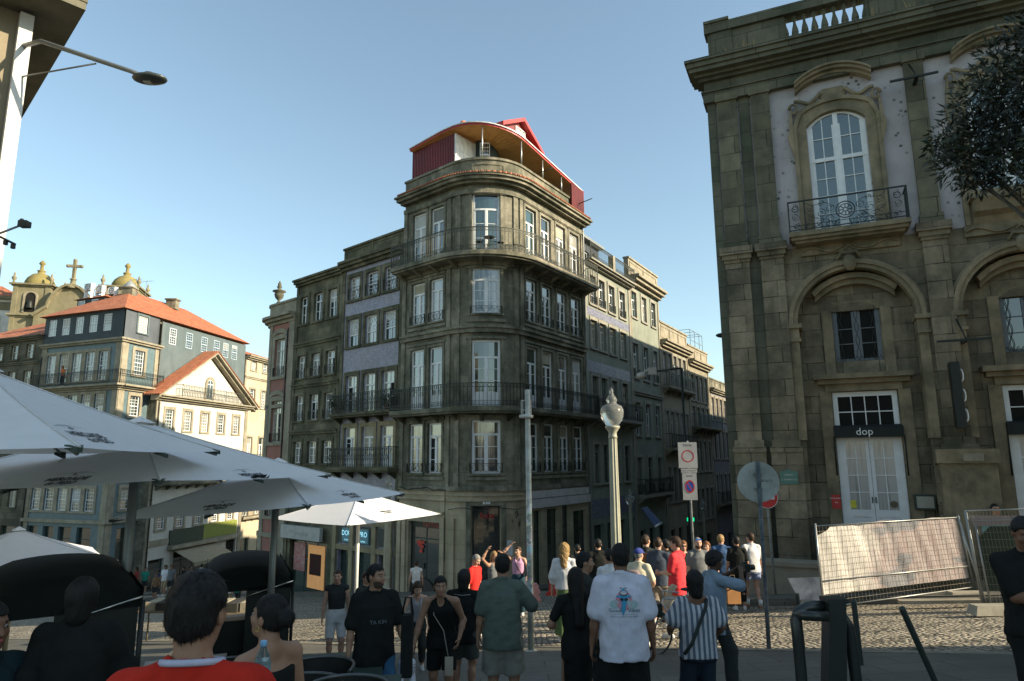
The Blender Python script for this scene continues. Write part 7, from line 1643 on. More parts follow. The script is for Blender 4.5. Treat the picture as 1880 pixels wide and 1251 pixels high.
def van():
    p = at(60,1095,33); b = Vector((p[0], 33, gz(p[0], 33))); t = thing('white_van', 'white van parked behind the black rickshaw at far left', 'van', b); M = Fac(np.array(b[:2]), (1,.05)); z = b.z
    mb = MB(); mb.fpoly(M, [(-2.6,z+.35),(2.3,z+.35),(2.35,z+1.0),(1.6,z+1.15),(.95,z+1.95),(-2.5,z+1.98),(-2.6,z+1.8)], -1.8, 0); mb.build('body', paint('white_van_paint', (.6,.6,.57), .35), t)
    mb = MB(); mb.fpoly(M, [(-.1,z+1.15),(1.4,z+1.15),(.85,z+1.8),(-.1,z+1.8)], -.01, .012); mb.fpoly(M, [(-.95,z+1.2),(-.25,z+1.2),(-.25,z+1.8),(-.95,z+1.8)], -.01, .012); mb.build('side_window', M_glass, t)
    for u in (-1.7, 1.5): mb = MB(); mb.fpoly(M, [(u+.33*math.cos(a), z+.34+.33*math.sin(a)) for a in np.linspace(0,6,16)], -.2, .02); mb.build('wheel', MATS['tyre_rubber'], t)
van()
# ------------------------------------------------------------------ people: smooth bodies grown from a distance field
f32 = np.float32
def surface_nets(fn, lo, hi, h):
    lo = np.array(lo, f32); n = np.maximum(3, np.ceil((np.array(hi)-lo)/h).astype(int)+1)
    ax = [lo[i]+h*np.arange(n[i], dtype=f32) for i in range(3)]
    X, Y, Z = np.meshgrid(*ax, indexing='ij'); D = fn(X, Y, Z); s = D < 0
    if not s.any(): return np.zeros((0,3)), []
    acc = np.zeros(tuple(n-1)+(3,), f32); cnt = np.zeros(tuple(n-1), f32)
    c0 = tuple(n-1)
    for axis in range(3):
        for a in (0, 1):
            for b in (0, 1):
                o = [0,0,0]; oth = [i for i in range(3) if i != axis]; o[oth[0]] = a; o[oth[1]] = b
                sl0 = tuple(slice(o[i], o[i]+c0[i]) for i in range(3)); o2 = list(o); o2[axis] += 1; sl1 = tuple(slice(o2[i], o2[i]+c0[i]) for i in range(3))
                d0, d1 = D[sl0], D[sl1]; m = (d0 < 0) != (d1 < 0); t = np.where(m, d0/np.where(m, d0-d1, 1), 0)
                for k in range(3):
                    base = float(o[k]) if k != axis else 0.0
                    acc[..., k] += np.where(m, base+(t if k == axis else 0), 0)
                cnt += m
    act = cnt > 0; idx = -np.ones(c0, np.int64); idx[act] = np.arange(act.sum())
    I = np.argwhere(act); V = (I+acc[act]/cnt[act][:, None])*h+lo
    Fc = []
    for axis in range(3):
        o1, o2 = [(1,2),(2,0),(0,1)][axis]
        sl = [slice(0, None)]*3; a = [slice(1, c0[i]) for i in range(3)]; a[axis] = slice(0, c0[axis])
        d0 = s[tuple(slice(a[i].start, a[i].stop) for i in range(3))]; e = [slice(a[i].start, a[i].stop) for i in range(3)]; e[axis] = slice(1, c0[axis]+1); d1 = s[tuple(e)]
        m = d0 != d1; P = np.argwhere(m)
        if not len(P): continue
        P = P+np.array([x.start for x in a]); flip = d0[m]
        def g(da, db): q = P.copy(); q[:, o1] -= da; q[:, o2] -= db; return idx[q[:,0], q[:,1], q[:,2]]
        q = np.stack([g(1,1), g(0,1), g(0,0), g(1,0)], 1); q[~flip] = q[~flip][:, ::-1]
        Fc.append(q)
    return V, (np.concatenate(Fc) if Fc else [])
class Sdf:
    """list of primitives joined smoothly; later ones may cut"""
    def __init__(s, k=.03): s.p = []; s.k = k; s.cut = []; s.lo = np.array([9,9,9.]); s.hi = -s.lo
    def _b(s, *pr):
        for p, r in pr: s.lo = np.minimum(s.lo, np.array(p)-r); s.hi = np.maximum(s.hi, np.array(p)+r)
    def cap(s, a, b, ra, rb, k=None): s.p.append(('c', np.array(a, f32), np.array(b, f32), ra, rb, k)); s._b((a, ra), (b, rb)); return s
    def ell(s, c, r, R=None, k=None): s.p.append(('e', np.array(c, f32), np.array(r, f32), R, k)); s._b((c, max(r))); return s
    def col(s, c, U, prof, k=None):
        """elliptical column along U[:,2] from c; prof rows: (z, rx, ry)"""
        P = np.array(prof, f32); s.p.append(('k', np.array(c, f32), np.array(U, f32), P, k))
        for z, rx, ry in prof: s._b((np.array(c)+np.array(U)[:, 2]*z, max(rx, ry)))
        return s
    def sub(s, f): s.cut.append(f); return s
    def __call__(s, X, Y, Z, infl=0.0):
        D = np.full(X.shape, 9, f32)
        for q in s.p:
            if q[0] == 'c':
                _, a, b, ra, rb, k = q; ab = b-a; L = float(ab@ab)+1e-9
                t = np.clip(((X-a[0])*ab[0]+(Y-a[1])*ab[1]+(Z-a[2])*ab[2])/L, 0, 1)
                d = np.sqrt((X-a[0]-t*ab[0])**2+(Y-a[1]-t*ab[1])**2+(Z-a[2]-t*ab[2])**2)-(ra+(rb-ra)*t)
            elif q[0] == 'k':
                _, c, U, P, k = q; x, y, z = X-c[0], Y-c[1], Z-c[2]
                x, y, z = (U[0][0]*x+U[1][0]*y+U[2][0]*z, U[0][1]*x+U[1][1]*y+U[2][1]*z, U[0][2]*x+U[1][2]*y+U[2][2]*z)
                rx = np.interp(z, P[:,0], P[:,1]); ry = np.interp(z, P[:,0], P[:,2]); e = 2.35
                rr = (np.abs(x/rx)**e+np.abs(y/ry)**e)**(1/e); d = (rr-1)*np.minimum(rx, ry)*.95; d = np.maximum(d, np.maximum(P[0,0]-z, z-P[-1,0])).astype(f32)
            else:
                _, c, r, R, k = q; x, y, z = X-c[0], Y-c[1], Z-c[2]
                if R is not None: x, y, z = (R[0][0]*x+R[1][0]*y+R[2][0]*z, R[0][1]*x+R[1][1]*y+R[2][1]*z, R[0][2]*x+R[1][2]*y+R[2][2]*z)
                k0 = np.sqrt((x/r[0])**2+(y/r[1])**2+(z/r[2])**2); k1 = np.sqrt((x/r[0]**2)**2+(y/r[1]**2)**2+(z/r[2]**2)**2)+1e-6; d = k0*(k0-1)/k1
            kk = k if k is not None else s.k; h = np.clip(.5+.5*(D-d)/kk, 0, 1); D = D*(1-h)+d*h-kk*h*(1-h)
        D = D-infl
        for f in s.cut: D = np.maximum(D, f(X, Y, Z))
        return D
    def mesh(s, h, infl=0.0, pad=.03): return surface_nets(lambda X, Y, Z: s(X, Y, Z, infl), s.lo-pad-infl, s.hi+pad+infl, h)
def ik(S, T, l1, l2, pole):
    S, T, pole = np.array(S, float), np.array(T, float), np.array(pole, float); d = T-S; L = np.linalg.norm(d)
    if L > (l1+l2)*.995: T = S+d/L*(l1+l2)*.995; d = T-S; L = np.linalg.norm(d)
    u = d/L; a = (l1*l1-l2*l2+L*L)/(2*L); hh = math.sqrt(max(0, l1*l1-a*a)); p = pole-u*(pole@u); p /= np.linalg.norm(p)+1e-9
    return S+u*a+p*hh, T
def rotx(a): c, s = math.cos(a), math.sin(a); return np.array([[1,0,0],[0,c,-s],[0,s,c]])
def rotz(a): c, s = math.cos(a), math.sin(a); return np.array([[c,-s,0],[s,c,0],[0,0,1]])
def skin(name, c):
    if name in MATS: return MATS[name]
    m = paint(name, c, .55, .35, var=.1); b = m.node_tree.nodes['Principled BSDF']; b.inputs['Subsurface Weight'].default_value = .08; b.inputs['Subsurface Radius'].default_value = (.5,.2,.1); b.inputs['Subsurface Scale'].default_value = .02; return m
SK = {'fair': skin('fair_skin', (.52,.31,.22)), 'tan': skin('tanned_skin', (.34,.19,.12)), 'brown': skin('brown_skin', (.20,.10,.06)), 'dark': skin('dark_skin', (.10,.055,.035))}
HC = {n: paint(n+'_hair', c, .6, .3, var=.3) for n, c in dict(black=(.012,.011,.01), brown=(.05,.028,.014), blond=(.36,.23,.09), grey=(.25,.24,.22), ginger=(.22,.09,.03)).items()}
def hairbump(m):
    nt = m.node_tree; b = nt.nodes['Principled BSDF']; tc = nt.nodes.new('ShaderNodeTexCoord'); bp = nt.nodes.new('ShaderNodeBump'); bp.inputs['Strength'].default_value = .8; bp.inputs['Distance'].default_value = .01
    nt.links.new(_noise(nt, tc.outputs['Object'], 55, 4, .7, (1,1,.35)), bp.inputs['Height']); nt.links.new(bp.outputs[0], b.inputs['Normal'])
for _h in HC.values(): hairbump(_h)
M_stub = paint('dark_stubble', (.07,.045,.035), .8)
M_lip = paint('lips', (.38,.12,.10), .5); M_eye = paint('eye_dark', (.02,.015,.012), .2, .6); M_eyew = paint('eye_white', (.30,.28,.26), .3)
def person(label, px=None, D=None, pos=None, H=1.75, face=0.0, head_px=None, feet_px=None, skin_='fair', hair='black', hstyle='short', top=None, bottom=None, shoes=(.6,.6,.58),
           lean=0.0, turn=0.0, nod=0.0, lh=None, rh=None, lf=None, rf=None, sit=False, hip=None, res=.02, group=None, extra=None, twist=0.0, wide=1.0, beard=False, glasses=None, grip=(0.35,0.35), sideshift=0.0):
    """face: heading in degrees, 0 = away from the camera, 180 = towards it, 90 = to the left. Local frame: x right, y forward, z up, 1.75 m tall."""
    if pos is None:
        if feet_px: g = G(px, feet_px); x, y = g[0], g[1]
        else: q = at(px, 1000, D); x, y = q[0], D
    else: x, y = pos
    z0 = gz(x, y)+(.0 if not sit else 0)
    if head_px:
        # height from where the top of the head shows (perspective along the body's own distance)
        H = at(px, head_px, y)[2]-z0;
        if lean: H = H/(.53+.47*math.cos(math.radians(lean)))
        if sit: H = (H-.0)/ .76
    sc_ = H/1.75; R = rotz(math.radians(face)); org = np.array([x, y, z0])
    hz = .93 if not sit else .50; hipc = np.array(hip if hip is not None else (0,0,hz), float)
    U = rotx(-math.radians(lean)); TW = rotz(math.radians(twist)); up = lambda v: hipc+U@(TW@(np.array(v, float)-np.array([0,0,.93])))
    w = wide
    chest, neckb, headc = up((0,0,1.27)), up((0,-.012,1.465)), up((0,.018,1.618))
    sh = {s: up((s*.170*w,-.01,1.415)) for s in (-1,1)}
    tgt = {-1: lh, 1: rh}; el = {}; wr = {}
    for s in (-1,1):
        T = up((s*(.235*w+.02),.04,.87)) if tgt[s] is None else np.array(tgt[s], float)
        el[s], wr[s] = ik(sh[s], T, .285, .255, (s*.5,-1,-.35) if tgt[s] is None or T[2] < 1.35 else (s*1.0,.1,-.8))
    hp = {s: hipc+np.array([s*.09,0,-.03]) for s in (-1,1)}; kn = {}; an = {}
    for s, ft in ((-1, lf), (1, rf)):
        T = np.array(ft, float) if ft is not None else (np.array([s*.105,-.02,.085]) if not sit else np.array([s*.12,.42,.085]))
        kn[s], an[s] = ik(hp[s], T, .425, .42, (s*.12,1,.05))
    Rh = rotz(math.radians(turn)+math.radians(twist*.5))@rotx(-math.radians(nod+lean*.55))
    hd = lambda v: headc+Rh@np.array(v, float)
    rel = lambda *v: tuple(v)
    S = Sdf(.035)     # trunk, neck, arms, legs as one surface
    Ut = U@TW
    S.col(up((0,0,.93)), Ut, [(0,.15*w,.11),(.15,.13*w,.095),(.3,.15*w,.108),(.41,.14*w,.092),(.47,.10*w,.056),(.51,.06*w,.04)]); S.ell(hipc+np.array([0,-.005,0]), (.155*w,.112,.12)); S.cap(sh[-1], sh[1], .038, .038)
    for s in (-1,1): S.cap(up((s*.02,-.02,1.47)), up((s*.12*w,-.012,1.43)), .032, .034)
    S.cap(neckb-np.array([0,0,.02]), hd((0,-.015,-.07)), .058, .052)
    for s in (-1,1):
        S.cap(sh[s]-np.array([0,0,.014]), el[s], .046*w, .036); S.cap(el[s], wr[s], .04, .026); mid = el[s]*.65+wr[s]*.35; S.ell(mid, (.042,.042,.05), None, .02)
        S.cap(hp[s], kn[s], .086*w, .056); S.cap(kn[s], an[s], .052, .036); cf = kn[s]*.68+an[s]*.32+np.array([0,-.015,0]); S.ell(cf, (.056,.056,.09), None, .03)
    top = top or {}; bottom = bottom or {}
    V, Fc = S.mesh(res, 0, .05)
    mb = MB()
    def add(V, Fc, mi=0, dst=mb):
        if len(V): dst.raw((V*sc_)@R.T+org, Fc, mi, True)
    add(V, Fc)
    # head
    Hd = Sdf(.02); RL = Rh.tolist(); hres = min(.011, res*.5)
    Hd.ell(hd((0,-.012,.03)), (.074,.092,.09), RL); Hd.ell(hd((0,.015,-.03)), (.062,.074,.085), RL); Hd.ell(hd((0,.045,-.082)), (.034,.034,.026), RL, .025)
    Hd.cap(hd((0,.078,.018)), hd((0,.102,-.022)), .009, .014, .012); Hd.ell(hd((0,.066,.034)), (.05,.022,.014), RL, .015)   # nose, brow
    Hd.ell(hd((0,.082,-.052)), (.025,.014,.009), RL, .008)
    for s in (-1,1): Hd.ell(hd((s*.076,-.012,-.002)), (.010,.020,.032), RL, .006); Hd.ell(hd((s*.04,.052,-.02)), (.024,.024,.02), RL, .02)
    Hd.cap(hd((0,-.02,-.04)), neckb, .05, .056, .03)
    eyes = [hd((s*.031,.086,.012)) for s in (-1,1)]
    for e in eyes: Hd.sub(lambda X, Y, Z, e=e: .014-np.sqrt((X-e[0])**2+(Y-e[1])**2+((Z-e[2])*1.3)**2)-.0)
    Hd.lo = np.minimum(Hd.lo, headc-.14); Hd.lo[2] = max(Hd.lo[2], neckb[2]-.02); V, Fc = Hd.mesh(hres, 0, .01); n0 = len(mb.f); add(V, Fc)
    lipc = hd((0,.088,-.052));
    if len(V):
        VL = (V-headc)@Rh
        for i, f in enumerate(Fc):
            c = VL[list(f)].mean(0)
            if abs(c[0]) < .022 and abs(c[2]+.052) < .009 and c[1] > .07: mb.mi[n0+i] = 1
            elif abs(abs(c[0])-.033) < .017 and abs(c[2]-.034) < .005 and c[1] > .06: mb.mi[n0+i] = 3
            elif beard and c[2] < -.042 and c[1] > .01 and not (abs(c[0]) < .018 and c[2] > -.045): mb.mi[n0+i] = 5 if c[2] > -.105 else 0
    for e in eyes:
        q = MB(); c = e-Rh@np.array([0,.010,0]); c = (R@(c*sc_))+org; mb2 = MB(); mb2.sphere(c, .0098*sc_, 5, 4); mb.raw([Vector(v) for v in mb2.v], mb2.f, 4)
        c = (R@((e-Rh@np.array([0,.0005,0]))*sc_))+org; mb2 = MB(); mb2.sphere(c, .0055*sc_, 4, 2); mb.raw([Vector(v) for v in mb2.v], mb2.f, 2)
    # hands: palm, four jointed fingers and a thumb
    for s in (-1,1):
        d = wr[s]-el[s]; d /= np.linalg.norm(d); g = grip[0 if s < 0 else 1]
        n = np.cross(d, [0,1,0]) if abs(d[1]) < .9 else np.cross(d, [0,0,1]); n /= np.linalg.norm(n);
        side = np.array([0,1,0])-d*d[1];
        if np.linalg.norm(side) < .2: side = np.array([0,0,1.])-d*d[2]
        side /= np.linalg.norm(side); pn = np.cross(side, d)*(-s if True else 1); pn = pn/np.linalg.norm(pn)
        if pn@np.array([-s,0,0]) < 0: pn = -pn
        Hn = Sdf(.010); W_ = wr[s]; hr = .0065 if res < .018 else .0095
        for k, off in enumerate((-.027,-.009,.009,.027)): Hn.cap(W_+side*off*.55+d*.01, W_+side*off+d*.075, .015, .0115)
        for k, (off, L) in enumerate(((.028,.066),(.0095,.075),(-.0095,.07),(-.028,.054))):
            b = W_+side*off+d*.08; a1 = g*1.1; d1 = d*math.cos(a1)+pn*math.sin(a1); m = b+d1*L*.5; a2 = g*2.6; d2 = d*math.cos(a2)+pn*math.sin(a2); Hn.cap(b, m, .0095, .0085, .005); Hn.cap(m, m+d2*L*.5, .0085, .007, .004)
        tb = W_+side*.03+d*.025; tm = tb+(side*.8+d*.75+pn*.35)*.032; Hn.cap(tb, tm, .0135, .011, .008); Hn.cap(tm, tm+(side*.25+d*.9+pn*.55)*.034, .011, .008, .005)
        V, Fc = Hn.mesh(hr, 0, .008); add(V, Fc)
    o_ = Vector(org); body = mb.build('person', [SK[skin_], M_lip, M_eye, HC[hair], M_eyew, M_stub], None, loc=o_); tag(body, label, 'person', group)
    # clothes follow the same skeleton
    W0 = lambda v: Vector((R@(np.array(v, float)*sc_))+org)
    def piece(nm, Q, mat, h=res, infl=0.0):
        V, Fc = Q.mesh(h, infl, .04); q = MB(); add(V, Fc, 0, q); return q.build(nm, mat, body) if len(V) else None
    rs = random.Random(label); ph = [rs.uniform(0,6) for _ in range(6)]
    KV = [[rs.gauss(0,1) for _ in range(3)] for _ in range(6)]
    def wr_(a=.005):
        def f(X, Y, Z):
            t = 0
            for i, fr in enumerate((17., 29., 46.)):
                k1 = np.array(KV[i]); k1 = k1/np.linalg.norm(k1)*fr; k2 = np.array(KV[i+3]); k2 = k2/np.linalg.norm(k2)*fr*.35
                q = np.sin(X*k1[0]+Y*k1[1]+Z*k1[2]+ph[i]+1.8*np.sin(X*k2[0]+Y*k2[1]+Z*k2[2]+ph[i+3])); t = t+(1-np.abs(q)*1.4)*a*(1.0, .8, .5)[i]
            return (np.minimum(t, .0015)-.002).astype(f32)
        return f
    if top:
        T = Sdf(.022); lo = top.get('loose', .012); hem = top.get('hem', .86); lh_ = lo*.9
        T.col(up((0,0,.93)), Ut, [(min(hem,.86)-.97,.162*w+lh_*1.1,.122+lh_),(-.02,.160*w+lh_,.120+lh_),(.15,.140*w+lo,.104+lo),(.3,.158*w+lo*.7,.114+lo*.6),(.40,.158*w+lo*.4,.112+lo*.4),(.47,.115*w+lo*.2,.082+lo*.3),(.545,.06*w,.05)])
        sl = top.get('sleeve', .55)
        strap = sl == 0
        if not strap:
            T.cap(neckb-np.array([0,0,.07]), neckb+Ut@np.array([0,0,.005]), .078, .068)
            for s in (-1,1): T.cap(up((s*.03,-.02,1.47)), up((s*.12*w,-.012,1.43)), .04, .045)
        T.cap(sh[-1]*.9+sh[1]*.1 if strap else sh[-1], sh[1]*.9+sh[-1]*.1 if strap else sh[1], .045 if not strap else .042, .045 if not strap else .042)
        for s in (-1,1):
            if sl > 0:
                e = sh[s]+(el[s]-sh[s])*min(1, sl); T.cap(sh[s]-np.array([0,0,.012]), e, .054*w+lo*.3, .052+lo*.42*top.get('flare', 1.0), .03)
                if sl > 1: T.cap(el[s], el[s]+(wr[s]-el[s])*(sl-1), .05+lo, .04+lo*.6, .03)
        if top.get('skirt'):
            L = top['skirt']; T.cap(hipc, hipc+np.array([0,.0,-L]), .165*w, top.get('flarer', .2), .05)
            hem = hipc[2]-L
        ax = Ut[:, 2]; hc = up((0,0,.93)); hh = hem-.93
        if not top.get('skirt'): T.sub(lambda X, Y, Z: (hh-((X-hc[0])*ax[0]+(Y-hc[1])*ax[1]+(Z-hc[2])*ax[2])))
        else: T.sub(lambda X, Y, Z: hem-Z)
        nk = top.get('neck', .062); nb = neckb+Ut@np.array([0, top.get('nfront', .018), .045])
        T.sub(lambda X, Y, Z: nk-np.sqrt((X-nb[0])**2+(Y-nb[1])**2+(Z-nb[2])**2))
        if strap:
            for s in (-1,1):
                a_ = sh[s]+Ut@np.array([s*.055,0,-.02]); T.sub(lambda X, Y, Z, a_=a_: .068-np.sqrt((X-a_[0])**2+((Y-a_[1])*.6)**2+(Z-a_[2])**2))
            sq = top.get('scoop', .085); c_ = up((0,.11,1.45)); T.sub(lambda X, Y, Z: sq-np.sqrt((X-c_[0])**2+(Y-c_[1])**2+(Z-c_[2])**2))
            c2_ = up((0,-.11,1.43)); T.sub(lambda X, Y, Z: sq*.85-np.sqrt((X-c2_[0])**2+(Y-c2_[1])**2+(Z-c2_[2])**2))
        if top.get('strapless'): c_ = up((0,0,1.345)); T.sub(lambda X, Y, Z: ((X-c_[0])*ax[0]+(Y-c_[1])*ax[1]+(Z-c_[2])*ax[2]))
        w0 = wr_(top.get('wr', .006)); base = T.__call__; T2 = T
        V, Fc = surface_nets(lambda X, Y, Z: np.maximum(T2(X, Y, Z)+w0(X, Y, Z), -9), T.lo-.04, T.hi+.04, res*.85); q = MB(); add(V, Fc, 0, q)
        to = q.build(top.get('name', 't_shirt'), top['mat'], body)
        if sl > 0 and not top.get('strapless') and nk < .1:
            q = MB(); rr = nk+.010; q.tube([W0(neckb+np.array([rr*1.04*math.cos(a), rr*.95*math.sin(a)+.010, .020-.016*math.sin(a)])) for a in np.linspace(0,2*math.pi,25)], float(.0105*sc_), 7, cap=False); q.build('collar', top.get('collar', top['mat']), body)
        if top.get('decal'): top['decal'](to, lambda v: Vector((R@(np.array(v)*sc_))+org), up)
    if bottom:
        Bm = Sdf(.04); ln = bottom.get('len', .8); lo = bottom.get('loose', .014)
        if bottom.get('type') == 'skirt':
            L = bottom.get('L', .75); Bm.ell(hipc+np.array([0,0,.03]), (.165*w,.125,.13)); Bm.cap(hipc-np.array([0,0,.05]), hipc+np.array([0,-.02,-L]), .15, bottom.get('r', .22)); zc = hipc[2]-L; Bm.sub(lambda X, Y, Z: zc-Z)
            w0 = lambda X, Y, Z: .010*np.sin(np.arctan2(Y-hipc[1], X-hipc[0])*11)*np.clip((hipc[2]-Z)*3, 0, 1)
        else:
            Bm.col(hipc, np.eye(3), [(-.12,.158*w+lo*.8,.118+lo*.8),(0,.160*w+lo*.5,.122+lo*.5),(.13,.145*w+lo*.3,.11+lo*.3)])
            for s in (-1,1):
                if ln <= 1: e = hp[s]+(kn[s]-hp[s])*ln; Bm.cap(hp[s], e, .084*w+lo*.7, .066+lo*1.3);
                else:
                    Bm.cap(hp[s], kn[s], .086*w+lo*.5, .062+lo); e = kn[s]+(an[s]-kn[s])*min(1, ln-1); Bm.cap(kn[s], e, .063+lo, .048+lo)
                if ln <= 1:
                    dv = (kn[s]-hp[s]); dv /= np.linalg.norm(dv)
                    Bm.sub(lambda X, Y, Z, e=e, dv=dv, h0=hp[s]: np.where((np.abs(X-e[0]) < .16) & (np.sqrt((X-e[0])**2+(Y-e[1])**2+(Z-e[2])**2) < .2), (X-e[0])*dv[0]+(Y-e[1])*dv[1]+(Z-e[2])*dv[2]-.0, -9))
            w0 = wr_(.005)
        zt = hipc[2]+.12; Bm.sub(lambda X, Y, Z: Z-zt)
        V, Fc = surface_nets(lambda X, Y, Z: Bm(X, Y, Z)+w0(X, Y, Z), Bm.lo-.03, Bm.hi+.03, res*.9); q = MB(); add(V, Fc, 0, q); q.build(bottom.get('name', 'shorts'), bottom['mat'], body)
    if shoes is not None:
        for s in (-1,1):
            lift = an[s][2]-.085; back = lift > .06; Q = Sdf(.02); a = an[s]
            fw = np.array([s*.18,1,-.9 if back else 0]); fw /= np.linalg.norm(fw); dn = np.cross([1,0,0], fw)*-1; dn = dn if dn[2] < 0 else -dn
            Q.cap(a+dn*.045-fw*.04, a+dn*.055+fw*.12, .036, .034); Q.cap(a, a+fw*.03+dn*.03, .044, .04); Q.cap(a+dn*.02, a+fw*.13+dn*.055, .03, .028)
            fl = a+dn*.085; Q.sub(lambda X, Y, Z, fl=fl, dn=dn: (X-fl[0])*dn[0]+(Y-fl[1])*dn[1]+(Z-fl[2])*dn[2])
            piece('shoe', Q, shoes if not isinstance(shoes, tuple) else paint('shoe_%d_%d_%d' % tuple(int(c*99) for c in shoes), shoes, .6), min(res, .013))
    # hair or hat
    hm = HC[hair]; Q = Sdf(.018); hrs = min(res*.6, .012)
    def nz(X, Y, Z):
        t = 0
        for i, fr in enumerate((75., 120., 190.)):
            k1 = np.array(KV[i]); k1 = k1/np.linalg.norm(k1)*fr; k2 = np.array(KV[i+3]); k2 = k2/np.linalg.norm(k2)*fr*.45
            t = t+np.sin(X*k1[0]+Y*k1[1]+Z*k1[2]*.5+2.2*np.sin(X*k2[0]+Y*k2[1]+Z*k2[2]+ph[i]))*.0011
        return t
    def lc(X, Y, Z): x, y, z = X-headc[0], Y-headc[1], Z-headc[2]; return (Rh[0][0]*x+Rh[1][0]*y+Rh[2][0]*z, Rh[0][1]*x+Rh[1][1]*y+Rh[2][1]*z, Rh[0][2]*x+Rh[1][2]*y+Rh[2][2]*z)
    if hstyle != 'bald':
        vol = {'short': .010, 'crop': .004, 'long': .016, 'bun': .008, 'curly': .034, 'bob': .022, 'pony': .009, 'quiff': .012, 'cap': .004, 'wavy': .02}.get(hstyle, .01)
        Q.ell(hd((0,-.016,.036)), (.075+vol,.093+vol,.088+vol), RL)
        if hstyle in ('short','quiff','crop','curly','cap','wavy','pony','bun'): Q.ell(hd((0,-.042,-.012)), (.064+vol,.058+vol,.062), RL)
        if hstyle == 'quiff': Q.ell(hd((0,.045,.105)), (.055,.045,.028), RL)
        if hstyle == 'long':
            Q.cap(hd((0,-.05,0)), hd((0,-.055,-.12)), .085, .085); Q.cap(hd((0,-.055,-.12)), up((0,-.115,1.18)), .085, .05);
            for s in (-1,1): Q.cap(hd((s*.06,-.01,.03)), hd((s*.075,-.01,-.13)), .03, .035); Q.cap(hd((s*.075,-.02,-.13)), up((s*.09,-.06,1.28)), .035, .025)
        if hstyle in ('bob', 'wavy'):
            Q.cap(hd((0,-.05,0)), hd((0,-.05,-.10)), .08, .075 if hstyle == 'bob' else .095)
            for s in (-1,1): Q.cap(hd((s*.06,-.01,.03)), hd((s*.078,-.0,-.10)), .03, .032)
            if hstyle == 'wavy': Q.cap(hd((0,-.06,-.1)), up((0,-.1,1.36)), .08, .06)
        if hstyle == 'bun': Q.ell(hd((0,-.125,.02)), (.05,.045,.05), RL)
        if hstyle == 'pony': Q.ell(hd((0,-.11,.03)), (.03,.03,.03), RL); Q.cap(hd((0,-.125,.03)), hd((0,-.14,-.14)), .03, .018)
        fr = {'long': .058, 'bob': .06, 'wavy': .055}.get(hstyle, .062)
        def facecut(X, Y, Z):
            x, y, z = lc(X, Y, Z); a = np.minimum(y-.02-np.clip((z-.02),-.2,.07)*.55+.0, .066-z)   # keep the face clear
            b = np.minimum(np.minimum(y+.035, .012-z+.0), .5) if hstyle in ('short','crop','quiff','cap','curly') else np.full(X.shape, -9., f32)
            lowb = -.066-z+.02*np.abs(x)/.07 if hstyle in ('short','crop','quiff','cap','curly','bun','pony') and True else np.full(X.shape, -9., f32)
            if hstyle == 'pony': lowb = np.full(X.shape, -9., f32)
            return np.maximum(np.maximum(a, b), lowb)
        Q.sub(facecut)
        amp = 2.6 if hstyle in ('curly','wavy') else 1
        V, Fc = surface_nets(lambda X, Y, Z: Q(X, Y, Z)+nz(X, Y, Z)*amp, Q.lo-.03, Q.hi+.03, hrs if hstyle != 'long' else max(hrs, .014)); q = MB(); add(V, Fc, 0, q)
        if res <= .0155 and len(V):   # loose strands lying over the mass of hair
            for _ in range(2600 if hstyle != 'long' else 4200):
                f = Fc[rs.randrange(len(Fc))]; a, b_, c = V[f[0]], V[f[1]], V[f[2]]; n = np.cross(b_-a, c-a); L = np.linalg.norm(n)
                if L < 1e-9: continue
                n = n/L; crl = .8 if hstyle in ('curly', 'wavy') else .25
                d = np.array([rs.gauss(0,crl), rs.gauss(0,crl)-.1, -1+rs.gauss(0,crl)]); d = d-n*(d@n); d = d/(np.linalg.norm(d)+1e-6)+n*rs.uniform(.05,.3); w_ = np.cross(n, d)*rs.uniform(.0009,.002)
                e = d*rs.uniform(.015,.035); p0 = a-n*.002; P_ = [p0-w_, p0+w_, p0+e]; k0 = len(q.v)
                for p in P_: q.vert((R@(p*sc_))+org)
                q.face((k0, k0+1, k0+2))
        q.build('hair', hm, body)
    if hstyle == 'cap' or (extra and extra.get('cap')):
        cm = extra['cap']; Q = Sdf(.01); Q.ell(hd((0,-.012,.045)), (.092,.108,.09), RL);
        Q.sub(lambda X, Y, Z: .035-lc(X, Y, Z)[2]); V, Fc = Q.mesh(hrs, 0, .02); q = MB(); add(V, Fc, 0, q)
        Q = Sdf(.01); Q.ell(hd((0,.1,.045)), (.075,.075,.010), RL); V, Fc = Q.mesh(hrs*.7, 0, .01); add(V, Fc, 0, q); q.build('cap', cm, body)
    if glasses is not None:
        q = MB(); zo = .012 if glasses[0] == 'on' else .085; yo = .098 if glasses[0] == 'on' else .075
        for s in (-1,1):
            P = [hd((s*.032+.025*math.cos(a), yo, zo+.019*math.sin(a))) for a in np.linspace(0,2*math.pi,13)[:-1]]; pts = [Vector((R@(p*sc_))+org) for p in P]; q.face([q.vert(p) for p in pts]); nrm = Vector(R@(Rh@np.array([0,.004,0]))); q.face([q.vert(p-nrm) for p in pts][::-1])
            a, b = [Vector((R@(hd(v)*sc_))+org) for v in ((s*.058,yo-.005,zo),(s*.08,-.01,zo))]; q.tube([a,b], .0025, 5)
        a, b = [Vector((R@(hd((s_*.01,yo,zo+.004))*sc_))+org) for s_ in (-1,1)]; q.tube([a,b], .0025, 5); q.build('sunglasses', glasses[1], body)
    J = dict(wr=wr, el=el, sh=sh, neck=neckb, hip=hipc, head=headc, hd=hd, up=up, kn=kn, an=an); W = lambda v: Vector((R@(np.array(v, float)*sc_))+org)
    return body, J, W
def C_(name, c, **k): return cloth(name, c, **k)
